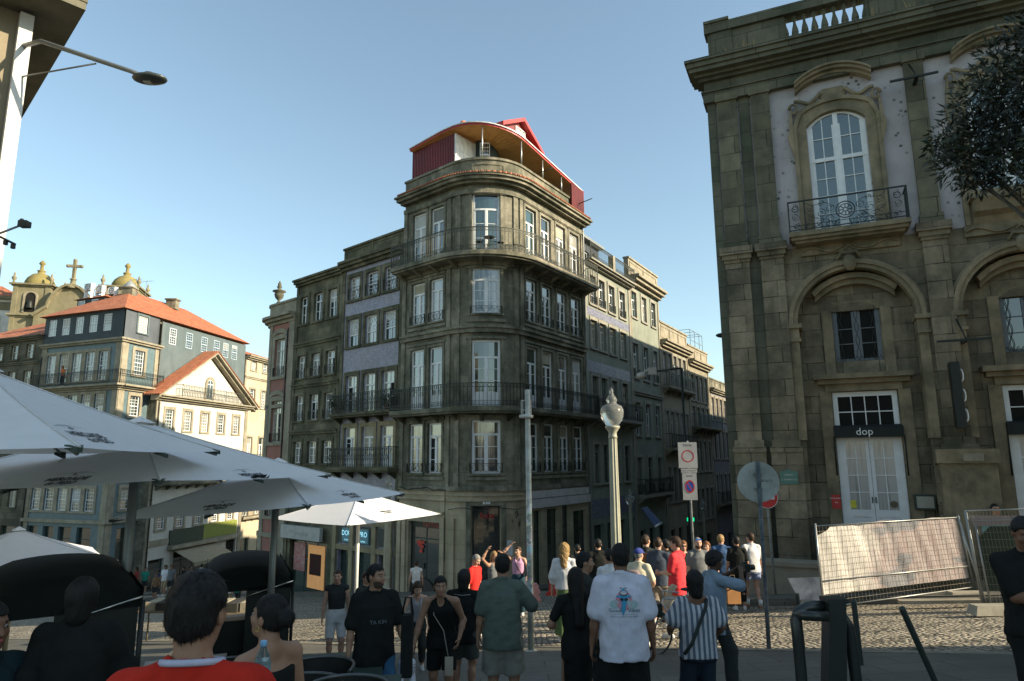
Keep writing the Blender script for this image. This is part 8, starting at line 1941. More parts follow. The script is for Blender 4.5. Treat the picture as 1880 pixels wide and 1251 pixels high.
K_blk = C_('black_cotton', (.014,.016,.015)); K_wht = C_('white_cotton', (.68,.68,.68)); K_navy = C_('navy_cotton', (.03,.06,.14)); K_denim = C_('blue_denim', (.04,.12,.22)); K_khaki = C_('khaki_cotton', (.38,.29,.17)); K_grey = C_('grey_cotton', (.16,.17,.17))
K_red = C_('red_cotton', (.60,.045,.04)); K_green = C_('olive_pleats', (.11,.17,.07)); K_gg = C_('grey_green_cotton', (.10,.125,.105)); K_cream = C_('cream_linen', (.58,.53,.38)); K_dk = C_('charcoal_cotton', (.035,.04,.04)); K_teal = C_('teal_cotton', (.03,.25,.18)); K_tan = C_('brown_cotton', (.22,.13,.07))
def slab_bag(nm, label, W, pts, th, mat, group=None):
    q = MB(); q.sphere((0,0,0), 1, 8); V = np.array(q.v)
    c, ax, ay, az = pts; B = MB(); S_ = lambda a: np.sign(a)*np.abs(a)**.55
    B.raw([W(np.array(c)+np.array(ax)*S_(v[0])+np.array(ay)*S_(v[1])+np.array(az)*S_(v[2])) for v in V], q.f, 0, True); o = B.build(nm, mat, None, loc=W(c)); tag(o, label, nm.replace('_', ' '), group); return o
def strap(W, J, pts, mat, parent, r=.011, nm='strap'):
    q = MB(); q.tube([W(p) for p in pts], r, 6); return q.build(nm, mat, parent)
# ------------------------------------------------------------------ foreground people
def red_jersey_decal(o, W, up):
    bm = bmesh.new(); bm.from_mesh(o.data); bvh = BVHTree.FromBMesh(bm); off = Vector(o.parent.location)
    def put(x, z, e=.003):
        a = W(up((x,-.6,z))); d = (W(up((x,.3,z)))-a).normalized(); h = bvh.ray_cast(a-off, d, 2)
        return (h[0]+off-d*e) if h[0] is not None else a+d*.45
    mb = MB(); cz = 1.205; r = .042
    for rr in (r, r*.93):
        pass
    aa = np.linspace(0, 2*math.pi, 33)
    for i in range(32): mb.face([mb.vert(put(q*math.cos(t), cz+q*math.sin(t))) for q, t in ((r*.86,aa[i]),(r,aa[i]),(r,aa[i+1]),(r*.86,aa[i+1]))])
    def ln(a, b, w_=.0035, n=6):
        a, b = np.array(a), np.array(b); d = (b-a)/np.linalg.norm(b-a); nn = np.array([-d[1],d[0]])*w_
        for k in range(n): p, q = a+(b-a)*k/n, a+(b-a)*(k+1)/n; mb.face([mb.vert(put(*v)) for v in (p-nn, q-nn, q+nn, p+nn)])
    ln((-.024,cz-.03),(0,cz+.036)); ln((.024,cz-.03),(0,cz+.036)); ln((-.014,cz-.006),(.014,cz-.006)); ln((-.03,cz+.008),(-.024,cz-.004)); ln((.024,cz+.01),(.03,cz-.002))
    mb.build('back_emblem', K_wht, o); bm.free()
def collar(W, J, mat, parent, r=.082, c=None, th=.011, tilt=.25):
    q = MB(); nb = J['neck']; pts = [nb+np.array([r*math.cos(a), r*.86*math.sin(a)+.008, -.012+.02*abs(math.cos(a))-tilt*.1*math.sin(a)]) for a in np.linspace(0,2*math.pi,25)]
    q.tube([W(p) for p in pts], th, 8, cap=False); q.build('collar', mat, parent)
b, J, W = person('man from behind in a red jersey with white collar and round back emblem', pos=(at(362,1100,2.15)[0],2.15), head_px=1046, px=362, face=4, skin_='tan', hair='black', hstyle='short',
    top=dict(mat=C_('red_jersey', (.50,.028,.016)), loose=.02, sleeve=.6, hem=.84, neck=.072, decal=red_jersey_decal, name='red_jersey', collar=C_('white_ribbing', (.50,.50,.62))), bottom=dict(mat=K_dk, len=.9), res=.011, rh=(.26,.33,1.16), turn=-4, grip=(.3,.75), wide=1.08)
def bottle():
    D = 2.35; c = Vector(at(478,1290,D)); top = Vector(at(468,1178,D)); h = (top-c).length; d = Vector((-.03,0,1)).normalized()
    t = thing('water_bottle', 'clear plastic water bottle with a pale blue cap held up beside the red jersey', 'bottle', c); s = h/.30
    m, nt, bs = new_mat('clear_plastic'); bs.inputs['Base Color'].default_value = (.8,.9,.88,1); bs.inputs['Transmission Weight'].default_value = .92; bs.inputs['Roughness'].default_value = .06; bs.inputs['IOR'].default_value = 1.2
    mb = MB(); mb.lathe(c, [(.038*s,0),(.042*s,.01*s),(.042*s,.07*s),(.039*s,.075*s),(.042*s,.08*s),(.042*s,.17*s),(.043*s,.19*s),(.038*s,.215*s),(.026*s,.245*s),(.0145*s,.265*s),(.0135*s,.28*s)], 28); mb.build('bottle_body', m, t)
    mb = MB(); mb.lathe(c, [(.036*s,.005*s),(.04*s,.02*s),(.04*s,.205*s)], 24); mb.build('water', m, t)
    mb = MB(); mb.lathe(c, [(.016*s,.272*s),(.0175*s,.276*s),(.0175*s,.297*s),(.015*s,.3*s)], 20); mb.build('cap', paint('pale_blue_cap', (.18,.42,.68), .4), t)
    mb = MB(); mb.lathe(c, [(.0428*s,.085*s),(.0428*s,.165*s)], 28); mb.build('label', surf('teal_bottle_label', (.05,.28,.34), (.10,.36,.42), 9, grain=0, bump=0, rough=.4), t)
    mb = MB(); mb.face([mb.vert(c+Vector((.034*s*math.sin(.25+.5*math.cos(a)), -.0434*s*math.cos(.25+.5*math.cos(a))-.0, .128*s+.026*s*math.sin(a)))) for a in np.linspace(0,6.2,18)]); mb.build('label_patch', K_wht, t)
bottle()
b, J, W = person('woman with a hair bun, hoop earrings and bare shoulders, looking up to the left', px=503, D=3.7, head_px=1090, face=55, skin_='tan', hair='black', hstyle='bun', top=dict(mat=K_blk, loose=.004, sleeve=0, strapless=True, hem=.85, name='black_top'), bottom=dict(mat=K_blk, len=1.8, name='trousers'), res=.013, turn=18, nod=-8, wide=1.0)
q = MB();
for s in (-1,): q.tube([W(J['hd']((s*.084,.0+.012*math.cos(a),-.045+.014*math.sin(a)))) for a in np.linspace(0,6.3,14)], .0022, 5)
q.build('earring', paint('gold', (.6,.45,.15), .3, metallic=.9), b)
b, J, W = person('bearded man in a loose black tee and blue jeans walking towards the camera', px=692, D=7.0, head_px=1034, face=205, skin_='tan', hair='black', hstyle='crop', beard=True, turn=38, top=dict(mat=K_blk, loose=.04, sleeve=.85, flare=1.2, hem=.74), bottom=dict(mat=K_denim, len=1.95, loose=.03, name='jeans'), res=.014, wide=1.06, lf=(-.12,.12,.085), rf=(.12,-.2,.10), lh=(-.33,.06,.83), shoes=(.7,.7,.7))
def tee_text(b, W, J, txts, mat, z=1.26, back=False, wd=.2):
    o = [c for c in b.children if c.name.startswith('t_shirt')][0]; bm = bmesh.new(); bm.from_mesh(o.data); bvh = BVHTree.FromBMesh(bm); off = Vector(b.location); mb = MB(); sg = -1 if back else 1; up = J['up']
    for txt, w_, dz in txts:
        V, Fc = text_geo(txt, .1, w_); P = []
        for x, y in V:
            a = W(up((-sg*-x*1.0 if back else -x, sg*.6, z+dz+y))); d = (W(up((-sg*-x if back else -x,-sg*.3,z+dz+y)))-a).normalized(); h = bvh.ray_cast(a-off, d, 2); P.append((h[0]+off-d*.003) if h[0] is not None else a+d*.47)
        mb.raw(P, Fc, 0, False)
    mb.build('chest_print', mat, o); bm.free()
tee_text(b, W, J, [('TA KIN', .17, -.02)], paint('faded_print', (.16,.2,.22), .8), 1.22)
def held_shoes():
    h = J['wr'][-1]; t = thing('pair_of_shoes', 'pair of white trainers dangling from the hand of the man in the black tee', 'shoes', W(h))
    for k, (dx, rz) in enumerate(((-.05,0),(.04,.5))):
        Q = Sdf(.02); a = np.array([h[0]+dx, h[1]+.03, h[2]-.13]); dd = np.array([.1*(k-.5)*2,.06,-1.0]); dd /= np.linalg.norm(dd); Q.cap(a, a+dd*.2, .04, .035); Q.cap(a+np.array([0,.035,0]), a+dd*.07+np.array([0,.03,0]), .04, .03); V, Fc = Q.mesh(.009, 0, .02); mb = MB(); mb.raw([W(v) for v in V], Fc, 0, True); sh = mb.build('shoe', paint('white_trainer', (.55,.57,.62), .6), t)
        mb = MB();
        for j in range(3): p = a+np.array([0,.075,0])+dd*(.01+.03*j); mb.tube([W(p-np.array([.025,.005,0])), W(p+np.array([.025,-.005,0]))], .004, 5)
        mb.build('laces', paint('grey_laces', (.25,.26,.3), .7), sh)
held_shoes()
# black banner stand beside him
q = at(747,1150,6.6); t = thing('tote_bag', 'tall flat black bag hanging behind the man in the black tee', 'bag', Vector(q)); mb = MB(); a = Vector(at(747,1185,6.6)); mb.box(a, (.05,.05,.27)); mb.build('bag_body', K_blk, t); mb = MB(); mb.tube([a+Vector((-.05,0,.27)), a+Vector((-.02,0,.42)), a+Vector((.03,0,.42)), a+Vector((.05,0,.27))], .01, 6); mb.build('strap', K_blk, t)
b, J, W = person('woman in a sleeveless black polo at the far cafe table, face lit by the sun', px=622, D=12.1, head_px=1046, face=195, skin_='fair', hair='brown', hstyle='pony', turn=-10, top=dict(mat=K_dk, loose=.006, sleeve=.02, scoop=0, neck=.055, hem=.84, name='black_polo'), bottom=dict(mat=K_wht, len=.9), res=.018)
b, J, W = person('young man with sunglasses seated behind the parasol pole, turned right into the sun', px=674, D=12.0, head_px=1049, face=235, skin_='fair', hair='brown', hstyle='short', turn=-5, top=dict(mat=K_dk, loose=.012, sleeve=.6, hem=.84), bottom=dict(mat=K_dk, len=.9), glasses=('on', M_blk), res=.018)
b, J, W = person('girl in a grey vest stooping and gripping a dark rail, long brown hair', px=764, feet_px=1236, head_px=1064, face=188, skin_='fair', hair='brown', hstyle='bob', lean=22, turn=12, nod=10, top=dict(mat=C_('pale_grey_vest', (.34,.34,.36)), loose=.002, sleeve=0, hem=.9, name='vest'), bottom=dict(mat=K_dk, len=1.7, name='leggings'), rh=(.36,.42,.98), lf=(-.1,-.18,.085), rf=(.1,.18,.085), res=.016, wide=.88, shoes=(.4,.42,.42))
b, J, W = person('woman in a black camisole and black shorts leaning forward with a phone on a strap', px=814, D=8.2, head_px=1052, face=178, skin_='tan', hair='black', hstyle='bun', lean=18, turn=14, nod=-6, top=dict(mat=K_blk, loose=.006, sleeve=0, hem=.84, name='camisole'), bottom=dict(mat=K_blk, len=.85, loose=.02), rh=(.34,.25,.82), lh=(-.24,.22,.95), lf=(-.1,.12,.085), rf=(.1,-.12,.085), res=.015, wide=1.1, shoes=(.5,.5,.46))
strap(W, J, [J['up']((.1,-.02,1.45)), J['up']((.08,.13,1.3)), J['up']((-.04,.15,1.1)), (-.12,.30,.75)], paint('pale_strap', (.35,.32,.26), .7), b, .005)
mb = MB(); c = W((-.13,.32,.66)); mb.box(c, (.045,.012,.095)); tag(mb.build('phone', paint('cream_phone_case', (.5,.42,.33), .5), None, loc=c), 'cream phone in a case hanging from the strap of the woman in the camisole', 'phone')
b, J, W = person('person from behind in a black cap, black top and dark grey shorts', px=852, D=8.8, head_px=1046, face=-8, skin_='tan', hair='black', hstyle='bob', extra=dict(cap=K_blk), top=dict(mat=K_blk, loose=.03, sleeve=.8, hem=.78), bottom=dict(mat=C_('dark_grey_shorts', (.07,.08,.075)), len=.8, loose=.03), res=.016, wide=1.08, lh=(-.26,.25,1.05), shoes=(.3,.3,.3))
strap(W, J, [J['up']((s, y, z)) for s, y, z in ((-.12,-.1,1.43),(0,-.125,1.42),(.12,-.1,1.43))], M_zinc, b, .006, 'necklace')
b, J, W = person('man from behind in a grey green tee and pale grey shorts, dark short hair', px=922, D=7.4, head_px=1016, face=-6, skin_='tan', hair='black', hstyle='short', turn=6, top=dict(mat=K_gg, loose=.045, sleeve=.85, flare=1.3, hem=.8), bottom=dict(mat=C_('pale_grey_shorts', (.26,.25,.21)), len=.85, loose=.045), res=.013, wide=1.05, rh=(.24,.3,1.22), grip=(.4,.7), shoes=(.2,.2,.2))
b, J, W = person('woman from behind in a black dress with very long straight black hair', px=1056, D=6.9, head_px=1042, face=6, skin_='tan', hair='black', hstyle='long', turn=-8, top=dict(mat=K_blk, loose=.004, sleeve=.7, skirt=.62, flarer=.135, name='black_dress'), bottom=None, res=.014, wide=1.0, lh=(-.24,.26,1.08), grip=(.7,.4), shoes=(.3,.3,.3))
b, J, W = person('man in profile with cropped dark hair, just behind the long haired woman in black', px=1071, D=7.8, head_px=1012, face=-62, skin_='tan', hair='black', hstyle='crop', turn=-22, top=dict(mat=K_dk, loose=.02, sleeve=.8), bottom=dict(mat=K_dk, len=1.9, name='trousers'), res=.014)
# white tee man with printed back
def tee_print(o, W, up):
    bm = bmesh.new(); bm.from_mesh(o.data); bvh = BVHTree.FromBMesh(bm); off = Vector(o.parent.location)
    def put(x, z, e=.002):
        a = W(up((x,-.6,z))); d = (W(up((x,.3,z)))-a).normalized(); h = bvh.ray_cast(a-off, d, 2); return (h[0]+off-d*e) if h[0] is not None else a+d*.45
    def blob(pts, c, e):
        c0 = np.mean(pts, 0); n = len(pts)
        mb.raw([put(*c0, e)]+[put(*(c0+(np.array(p)-c0)*.5), e) for p in pts]+[put(*p, e) for p in pts], [(0,1+i,1+(i+1)%n) for i in range(n)]+[(1+i,1+n+i,1+n+(i+1)%n,1+(i+1)%n) for i in range(n)], c, False)
    def ell(cx_, cz_, rx, rz, c, e, n=18): blob([(cx_+rx*math.cos(t), cz_+rz*math.sin(t)) for t in np.linspace(0,2*math.pi,n,endpoint=False)], c, e)
    mb = MB(); z = 1.285
    ell(0,z,.072,.078,0,.002); ell(-.075,z-.03,.045,.035,4,.0018); ell(.075,z-.03,.045,.035,4,.0018)
    blob([(-.012,z-.12),(-.028,z-.06),(-.02,z-.02),(-.03,z+.01),(-.02,z+.03),(.02,z+.03),(.035,z+.0),(.02,z-.03),(.012,z-.07)], 1, .004)
    ell(0,z+.036,.066,.012,1,.0055); ell(0,z+.062,.036,.024,2,.006); ell(0,z+.064,.030,.016,3,.007); ell(0,z+.088,.012,.012,1,.0075)
    for s in (-1,1): ell(s*.018,z+.012,.016,.012,2,.0075); ell(s*.02,z+.1,.012,.003,2,.006)
    ell(.032,z,.010,.022,4,.006)
    for txt, x0, zz, wd, c in (('Good', -.078, z-.075, .10, 6), ('Vibes', .082, z-.075, .105, 6), ('MADE IN THE GOOD TIMES', 0, z-.125, .23, 5)):
        V, Fc = text_geo(txt, .1, wd); mb.raw([put(x0+x, zz+y, .0055) for x, y in V], Fc, c, False)
    for i in range(10): mb.raw([put(x, zz2, .005) for x, zz2 in ((-.115+.023*i,z-.107),(-.115+.023*(i+1),z-.107),(-.115+.023*(i+1),z-.1045),(-.115+.023*i,z-.1045))], [(0,1,2,3)], 5, False)
    mb.build('back_print', [paint('print_pink', (.55,.24,.30), .8), paint('print_blue', (.05,.28,.46), .8), paint('print_black', (.02,.03,.04), .8), paint('print_stripe', (.45,.42,.45), .8), paint('print_teal', (.33,.47,.47), .8), paint('print_grey', (.20,.24,.26), .8), paint('print_dark_teal', (.03,.12,.13), .8)], o); bm.free()
b, J, W = person('man from behind in a white tee with a blue and pink cartoon print, black shorts', px=1138, D=6.2, head_px=996, face=-1, skin_='brown', hair='black', hstyle='crop', top=dict(mat=C_('lavender_white_cotton', (.58,.58,.66)), loose=.05, sleeve=.85, flare=1.4, hem=.8, decal=tee_print), bottom=dict(mat=K_blk, len=.85, loose=.05), res=.012, wide=1.05, shoes=(.5,.5,.5))
q = MB(); nb = J['neck']; q.tube([W(nb+np.array([.066*math.cos(a), .062*math.sin(a)+.004, .012])) for a in np.linspace(0,6.3,22)], .0025, 5); q.build('chain', MATS['gold'], b)
# striped blouse woman
b, J, W = person('woman from behind in a striped off shoulder blouse with a dark crossbody strap', px=1272, D=6.7, head_px=1048, face=2, skin_='brown', hair='black', hstyle='bob', top=dict(mat=cloth('blue_striped_blouse', (.50,.50,.52), stripes=(6.5,(.10,.13,.17),'X')), loose=.045, sleeve=.7, flare=2.4, hem=.84, neck=.125, nfront=-.03, wr=.010, name='striped_blouse'), bottom=dict(mat=C_('dark_denim', (.02,.03,.045)), len=1.9, loose=.03, name='jeans'), res=.013, wide=1.05, lh=(-.26,.24,1.05), rh=(.27,.2,1.0), grip=(.7,.6))
strap(W, J, [J['up'](p) for p in ((.1,-.07,1.455),(.07,-.135,1.38),(-.02,-.17,1.22),(-.12,-.19,1.02),(-.2,-.15,.9))], paint('dark_green_strap', (.02,.03,.027), .8), b, .016)
# photographer
b, J, W = person('photographer in a pale blue shirt with dark curly hair raising a black camera', px=1303, D=8.7, head_px=1013, face=-78, skin_='dark', hair='black', hstyle='curly', turn=0, nod=4, lean=4, top=dict(mat=C_('pale_blue_linen', (.22,.29,.36)), loose=.04, sleeve=.9, flare=1.5, hem=.72, name='shirt'), bottom=dict(mat=K_dk, len=1.9, loose=.03, name='trousers'), rh=(.14,.36,1.5), lh=(-.12,.40,1.47), rf=(.1,.16,.085), lf=(-.1,-.2,.085), res=.014, wide=1.05, grip=(.8,.8), shoes=(.05,.05,.05))
c = W((.0,.50,1.52)); t = thing('camera', 'black camera held up in both hands by the photographer', 'camera', c); Rz = Matrix.Rotation(math.radians(-78), 3, 'Z'); mb = MB(); mb.box(c, (.07,.035,.048), R=Rz); mb.box(c+Vector((0,0,.055)), (.025,.03,.015), R=Rz); mb.build('camera_body', M_blk, t); mb = MB(); mb.tube([c+Rz @ Vector((0,.03,0)), c+Rz @ Vector((0,.13,0))], .034, 14); mb.build('lens', M_iron, t)
mb = MB(); mb.tube([W(J['neck']+np.array([.07,0,.02])), W(J['up']((.1,.12,1.25))), W((.1,.3,1.3)), c+Vector((0,0,-.03))], .009, 6); mb.build('strap', M_blk, t)
b, J, W = person('man in black looking at his phone, cut by the right edge of the photo', px=1882, D=5.6, head_px=948, face=165, skin_='brown', hair='black', hstyle='short', nod=22, top=dict(mat=K_blk, loose=.03, sleeve=.8), bottom=dict(mat=K_blk, len=1.9, name='trousers'), rh=(.02,.30,1.18), lh=(-.04,.30,1.16), res=.016, wide=1.1, grip=(.6,.6))
# dark seated and standing figures under the parasols
b, J, W = person('dark clothed person standing with back turned in front of the black rickshaw', px=160, D=4.6, head_px=1062, face=10, skin_='brown', hair='black', hstyle='bob', top=dict(mat=K_blk, loose=.04, sleeve=1.9, name='jacket'), bottom=dict(mat=K_blk, len=1.9, name='trousers'), res=.016, wide=1.15, rh=(.25,.28,1.02))
b, J, W = person('person in dark teal sitting at the far left edge, head out of the sun', px=-5, D=4.4, head_px=1100, face=250, skin_='brown', hair='black', hstyle='short', sit=True, top=dict(mat=C_('dark_teal_shirt', (.015,.035,.042)), loose=.03, sleeve=.9), bottom=dict(mat=K_blk, len=1.9, name='trousers'), res=.018, lh=(-.15,.35,.75), rh=(.15,.38,.75), hip=(0,0,.5))
# ------------------------------------------------------------------ people in the sunlit middle distance
PG = 'people crossing the sunny square'
b, J, W = person('young man from behind in a white tee, blue striped shorts and white socks', px=1386, feet_px=1117, head_px=978, face=8, skin_='fair', hair='brown', hstyle='short', turn=18, top=dict(mat=K_wht, loose=.035, sleeve=.8, flare=1.3, hem=.84), bottom=dict(mat=cloth('blue_striped_shorts', (.07,.12,.32), stripes=(14,(.35,.4,.5),'X')), len=.55, loose=.03), res=.016, lf=(-.1,.14,.085), rf=(.1,-.1,.085), shoes=(.30,.14,.07), group=PG)
for s in (-1,1): mb = MB(); mb.tube([W(J['an'][s]+np.array([0,-.008,-.01])), W(J['an'][s]+np.array([0,-.012,.12]))], .047, 10, r1=.05); mb.build('sock', K_wht, b)
b, J, W = person('fair haired man from behind in a navy tee and khaki shorts, walking with crossed legs', px=1331, feet_px=1119, head_px=981, face=-10, skin_='fair', hair='blond', hstyle='short', turn=-30, top=dict(mat=C_('faded_navy', (.06,.12,.24)), loose=.03, sleeve=.75, hem=.78), bottom=dict(mat=K_khaki, len=.85, loose=.03), res=.016, lf=(-.04,-.28,.2), rf=(.0,.12,.085), shoes=(.38,.28,.16), group=PG, wide=1.08)
b, J, W = person('dark clothed person walking right beside the fair haired navy tee man', px=1352, D=17.6, head_px=984, face=-5, skin_='tan', hair='black', hstyle='short', top=dict(mat=K_blk, loose=.02, sleeve=.8), bottom=dict(mat=K_blk, len=1.6, name='trousers'), res=.02, group=PG)
c = Vector(at(1346,1088,16.2)); t = thing('paper_bag', 'brown paper shopping bag beside the legs of the navy tee man', 'bag', c); mb = MB(); mb._hexa([c+Vector((x*.15,y*.07,z)) for z in (-.24,.24) for x, y in ((-1,-1),(1,-1),(1,1),(-1,1))]); mb.build('bag_body', paint('kraft_paper', (.42,.20,.07), .8), t); mb = MB(); mb.tube([c+Vector((-.07,0,.24)), c+Vector((-.05,0,.38)), c+Vector((.05,0,.38)), c+Vector((.07,0,.24))], .006, 5); mb.build('handle', K_khaki, t)
b, J, W = person('dark haired man in a bright red tee turned left with a tan shoulder bag', px=1241, D=13.2, head_px=985, face=52, skin_='fair', hair='brown', hstyle='quiff', nod=8, turn=10, top=dict(mat=C_('bright_red_cotton', (.68,.05,.06)), loose=.035, sleeve=.8, hem=.76), bottom=dict(mat=C_('stone_shorts', (.40,.38,.32)), len=.9, loose=.03), res=.015, rh=(.05,.33,1.08), lh=(-.08,.28,1.1), lf=(-.1,.14,.085), group=PG, grip=(.8,.8), wide=1.05)
strap(W, J, [J['up'](p) for p in ((-.1,.0,1.47),(-.02,.14,1.3),(.1,.15,1.1),(.2,.05,.98))], C_('tan_webbing', (.45,.30,.16)), b, .014)
slab_bag('shoulder_bag', 'tan shoulder bag at the hip of the man in the bright red tee', W, ((.24,.0,.98),(.05,0,0),(0,.13,0),(0,0,.10)), .1, C_('tan_canvas', (.45,.28,.14)))
b, J, W = person('grey haired man in a grey polo with blue mirrored sunglasses on his head', px=1281, D=15.5, head_px=986, face=182, skin_='fair', hair='grey', hstyle='crop', beard=True, top=dict(mat=K_grey, loose=.03, sleeve=.75), bottom=dict(mat=K_dk, len=.9), glasses=('up', paint('blue_mirror', (.03,.15,.6), .15, .8)), res=.018, group=PG)
b, J, W = person('woman with curly ginger hair and dark sunglasses facing the camera in the crowd', px=1254, D=17.5, head_px=993, face=178, skin_='fair', hair='ginger', hstyle='wavy', top=dict(mat=K_dk, loose=.01, sleeve=0), bottom=dict(mat=K_dk, len=1.8, name='trousers'), glasses=('on', M_blk), res=.02, group=PG)
b, J, W = person('woman with reddish hair in a white top half behind the grey polo man', px=1297, D=17.0, head_px=994, face=150, skin_='fair', hair='ginger', hstyle='long', top=dict(mat=K_wht, loose=.01, sleeve=.4), bottom=dict(mat=K_dk, len=1.8, name='trousers'), res=.02, group=PG)
b, J, W = person('man from behind in a charcoal tee carrying a brown leather backpack', px=1186, D=15.0, head_px=981, face=-8, skin_='fair', hair='brown', hstyle='crop', turn=-25, top=dict(mat=K_dk, loose=.03, sleeve=.8), bottom=dict(mat=K_dk, len=1.9, name='trousers'), res=.017, group=PG)
bp_ = slab_bag('backpack', 'brown leather backpack worn by the man in the charcoal tee', W, ((0,-.2,1.2),(.15,0,0),(0,.085,0),(0,0,.22)), .1, C_('brown_leather', (.30,.12,.045)))
b, J, W = person('man from behind in a slate tee and brown patterned shorts striding away', px=1208, D=14.6, head_px=986, face=-20, skin_='fair', hair='brown', hstyle='crop', top=dict(mat=C_('slate_tee', (.06,.075,.10)), loose=.03, sleeve=.8, hem=.84), bottom=dict(mat=C_('patterned_shorts', (.26,.22,.18)), len=.9, loose=.025), res=.017, lf=(-.08,-.3,.22), rf=(.08,.2,.085), group=PG)
b, J, W = person('person in a dark jacket, pale grey backpack and tan shorts behind the red tee man', px=1222, D=16.0, head_px=990, face=35, skin_='tan', hair='black', hstyle='short', top=dict(mat=K_blk, loose=.03, sleeve=1.8, name='jacket'), bottom=dict(mat=K_tan, len=.95, loose=.03), res=.018, rf=(.1,.2,.085), group=PG, shoes=(.05,.05,.05))
slab_bag('backpack', 'pale grey backpack between the slate tee man and the red tee man', W, ((0,-.2,1.2),(.16,0,0),(0,.10,0),(0,0,.24)), .1, C_('pale_grey_nylon', (.34,.36,.37)))
b, J, W = person('older man in a blue cap and cream shirt left of the backpackers', px=1170, D=12.6, head_px=1007, face=-25, skin_='fair', hair='grey', hstyle='cap', extra=dict(cap=C_('blue_cap', (.05,.07,.25))), turn=-12, lean=6, top=dict(mat=K_cream, loose=.03, sleeve=.8, hem=.8, name='shirt'), bottom=dict(mat=K_dk, len=1.9, name='trousers'), res=.016, rh=(.22,.26,1.05), group=PG)
slab_bag('backpack', 'mauve grey backpack on the older man in the blue cap', W, ((-.05,-.19,1.18),(.14,0,0),(0,.09,0),(0,0,.2)), .1, C_('mauve_nylon', (.22,.17,.17)))
b, J, W = person('woman from behind with wavy fair hair, white blouse and long olive green skirt', px=1036, D=13.6, head_px=997, face=-12, skin_='fair', hair='blond', hstyle='wavy', turn=-8, top=dict(mat=K_wht, loose=.035, sleeve=1.3, flare=1.4, hem=.93, name='white_blouse'), bottom=dict(type='skirt', mat=K_green, L=.78, r=.2, name='long_skirt'), res=.015, group=PG)
b, J, W = person('broad man from behind in a black tee standing under the lane facade, close cropped hair', px=1098, D=16.8, head_px=989, face=0, skin_='fair', hair='black', hstyle='short', top=dict(mat=K_blk, loose=.035, sleeve=.8), bottom=dict(mat=C_('sage_shorts', (.14,.17,.13)), len=.9, loose=.03), res=.018, wide=1.12, group=PG)
b, J, W = person('person from behind with dark hair and sunburnt neck beyond the long haired woman', px=1060, D=19.5, head_px=999, face=0, skin_='fair', hair='black', hstyle='crop', top=dict(mat=K_dk, loose=.02, sleeve=.8), bottom=dict(mat=K_dk, len=1.8, name='trousers'), res=.022, group=PG)
b, J, W = person('person in a white tee mostly hidden behind the man with the printed back', px=1118, D=11.5, head_px=1008, face=20, skin_='tan', hair='black', hstyle='short', top=dict(mat=K_wht, loose=.03, sleeve=.8), bottom=dict(mat=K_dk, len=1.9, name='trousers'), res=.018, group=PG)
b, J, W = person('woman in a lilac camisole with one hand raised to her head', px=951, D=19.5, head_px=1003, face=165, skin_='fair', hair='brown', hstyle='pony', turn=-20, top=dict(mat=C_('lilac_top', (.48,.28,.42)), loose=.004, sleeve=0, hem=.95, name='camisole'), bottom=dict(mat=C_('dark_teal_denim', (.02,.05,.07)), len=1.9, name='jeans'), rh=(.20,.0,1.78), lh=(-.3,.18,1.0), res=.018, group=PG)
strap(W, J, [J['up'](p) for p in ((.1,.03,1.45),(.03,.125,1.3),(-.08,.13,1.12),(-.17,.05,.98))], K_blk, b, .012)
c = W((-.32,.22,.9)); slab_bag('jacket', 'pale jacket hung over the arm of the woman in the lilac camisole', W, ((-.32,.2,.82),(.09,0,0),(0,.08,0),(0,0,.2)), .1, C_('pale_jacket', (.5,.5,.5)))
b, J, W = person('fair haired woman with one bare arm raised beside the grey green tee man', px=907, D=18.0, head_px=1012, face=-150, skin_='tan', hair='blond', hstyle='long', top=dict(mat=K_grey, loose=.01, sleeve=0, name='vest'), bottom=dict(mat=K_dk, len=1.8, name='trousers'), rh=(.24,.08,1.80), lh=(-.18,.1,1.7), res=.018, group=PG)
b, J, W = person('elderly grey haired man in a scarlet polo looking down by the shop door', px=869, D=15.2, head_px=1017, face=-120, skin_='fair', hair='grey', hstyle='crop', nod=28, lean=5, top=dict(mat=C_('scarlet_polo', (.62,.03,.025)), loose=.02, sleeve=.8), bottom=dict(mat=K_dk, len=1.9, name='trousers'), res=.017, group=PG)
b, J, W = person('woman in a white sleeveless top looking into the mural shop window', px=765, D=24.0, head_px=1029, face=8, skin_='fair', hair='brown', hstyle='bun', top=dict(mat=K_wht, loose=.015, sleeve=.15, hem=.88, name='top'), bottom=dict(mat=K_dk, len=1.8, name='trousers'), res=.02, group=PG)
b, J, W = person('man looking over the site fence by the palace steps, only head and shoulders showing', px=1829, D=17.7, head_px=924, face=150, skin_='tan', hair='black', hstyle='crop', turn=15, top=dict(mat=C_('sea_green_shirt', (.18,.28,.25)), loose=.02, sleeve=.8), bottom=dict(mat=K_dk, len=1.9, name='trousers'), res=.018, group=PG, pos=(at(1829,950,17.7)[0],17.7))
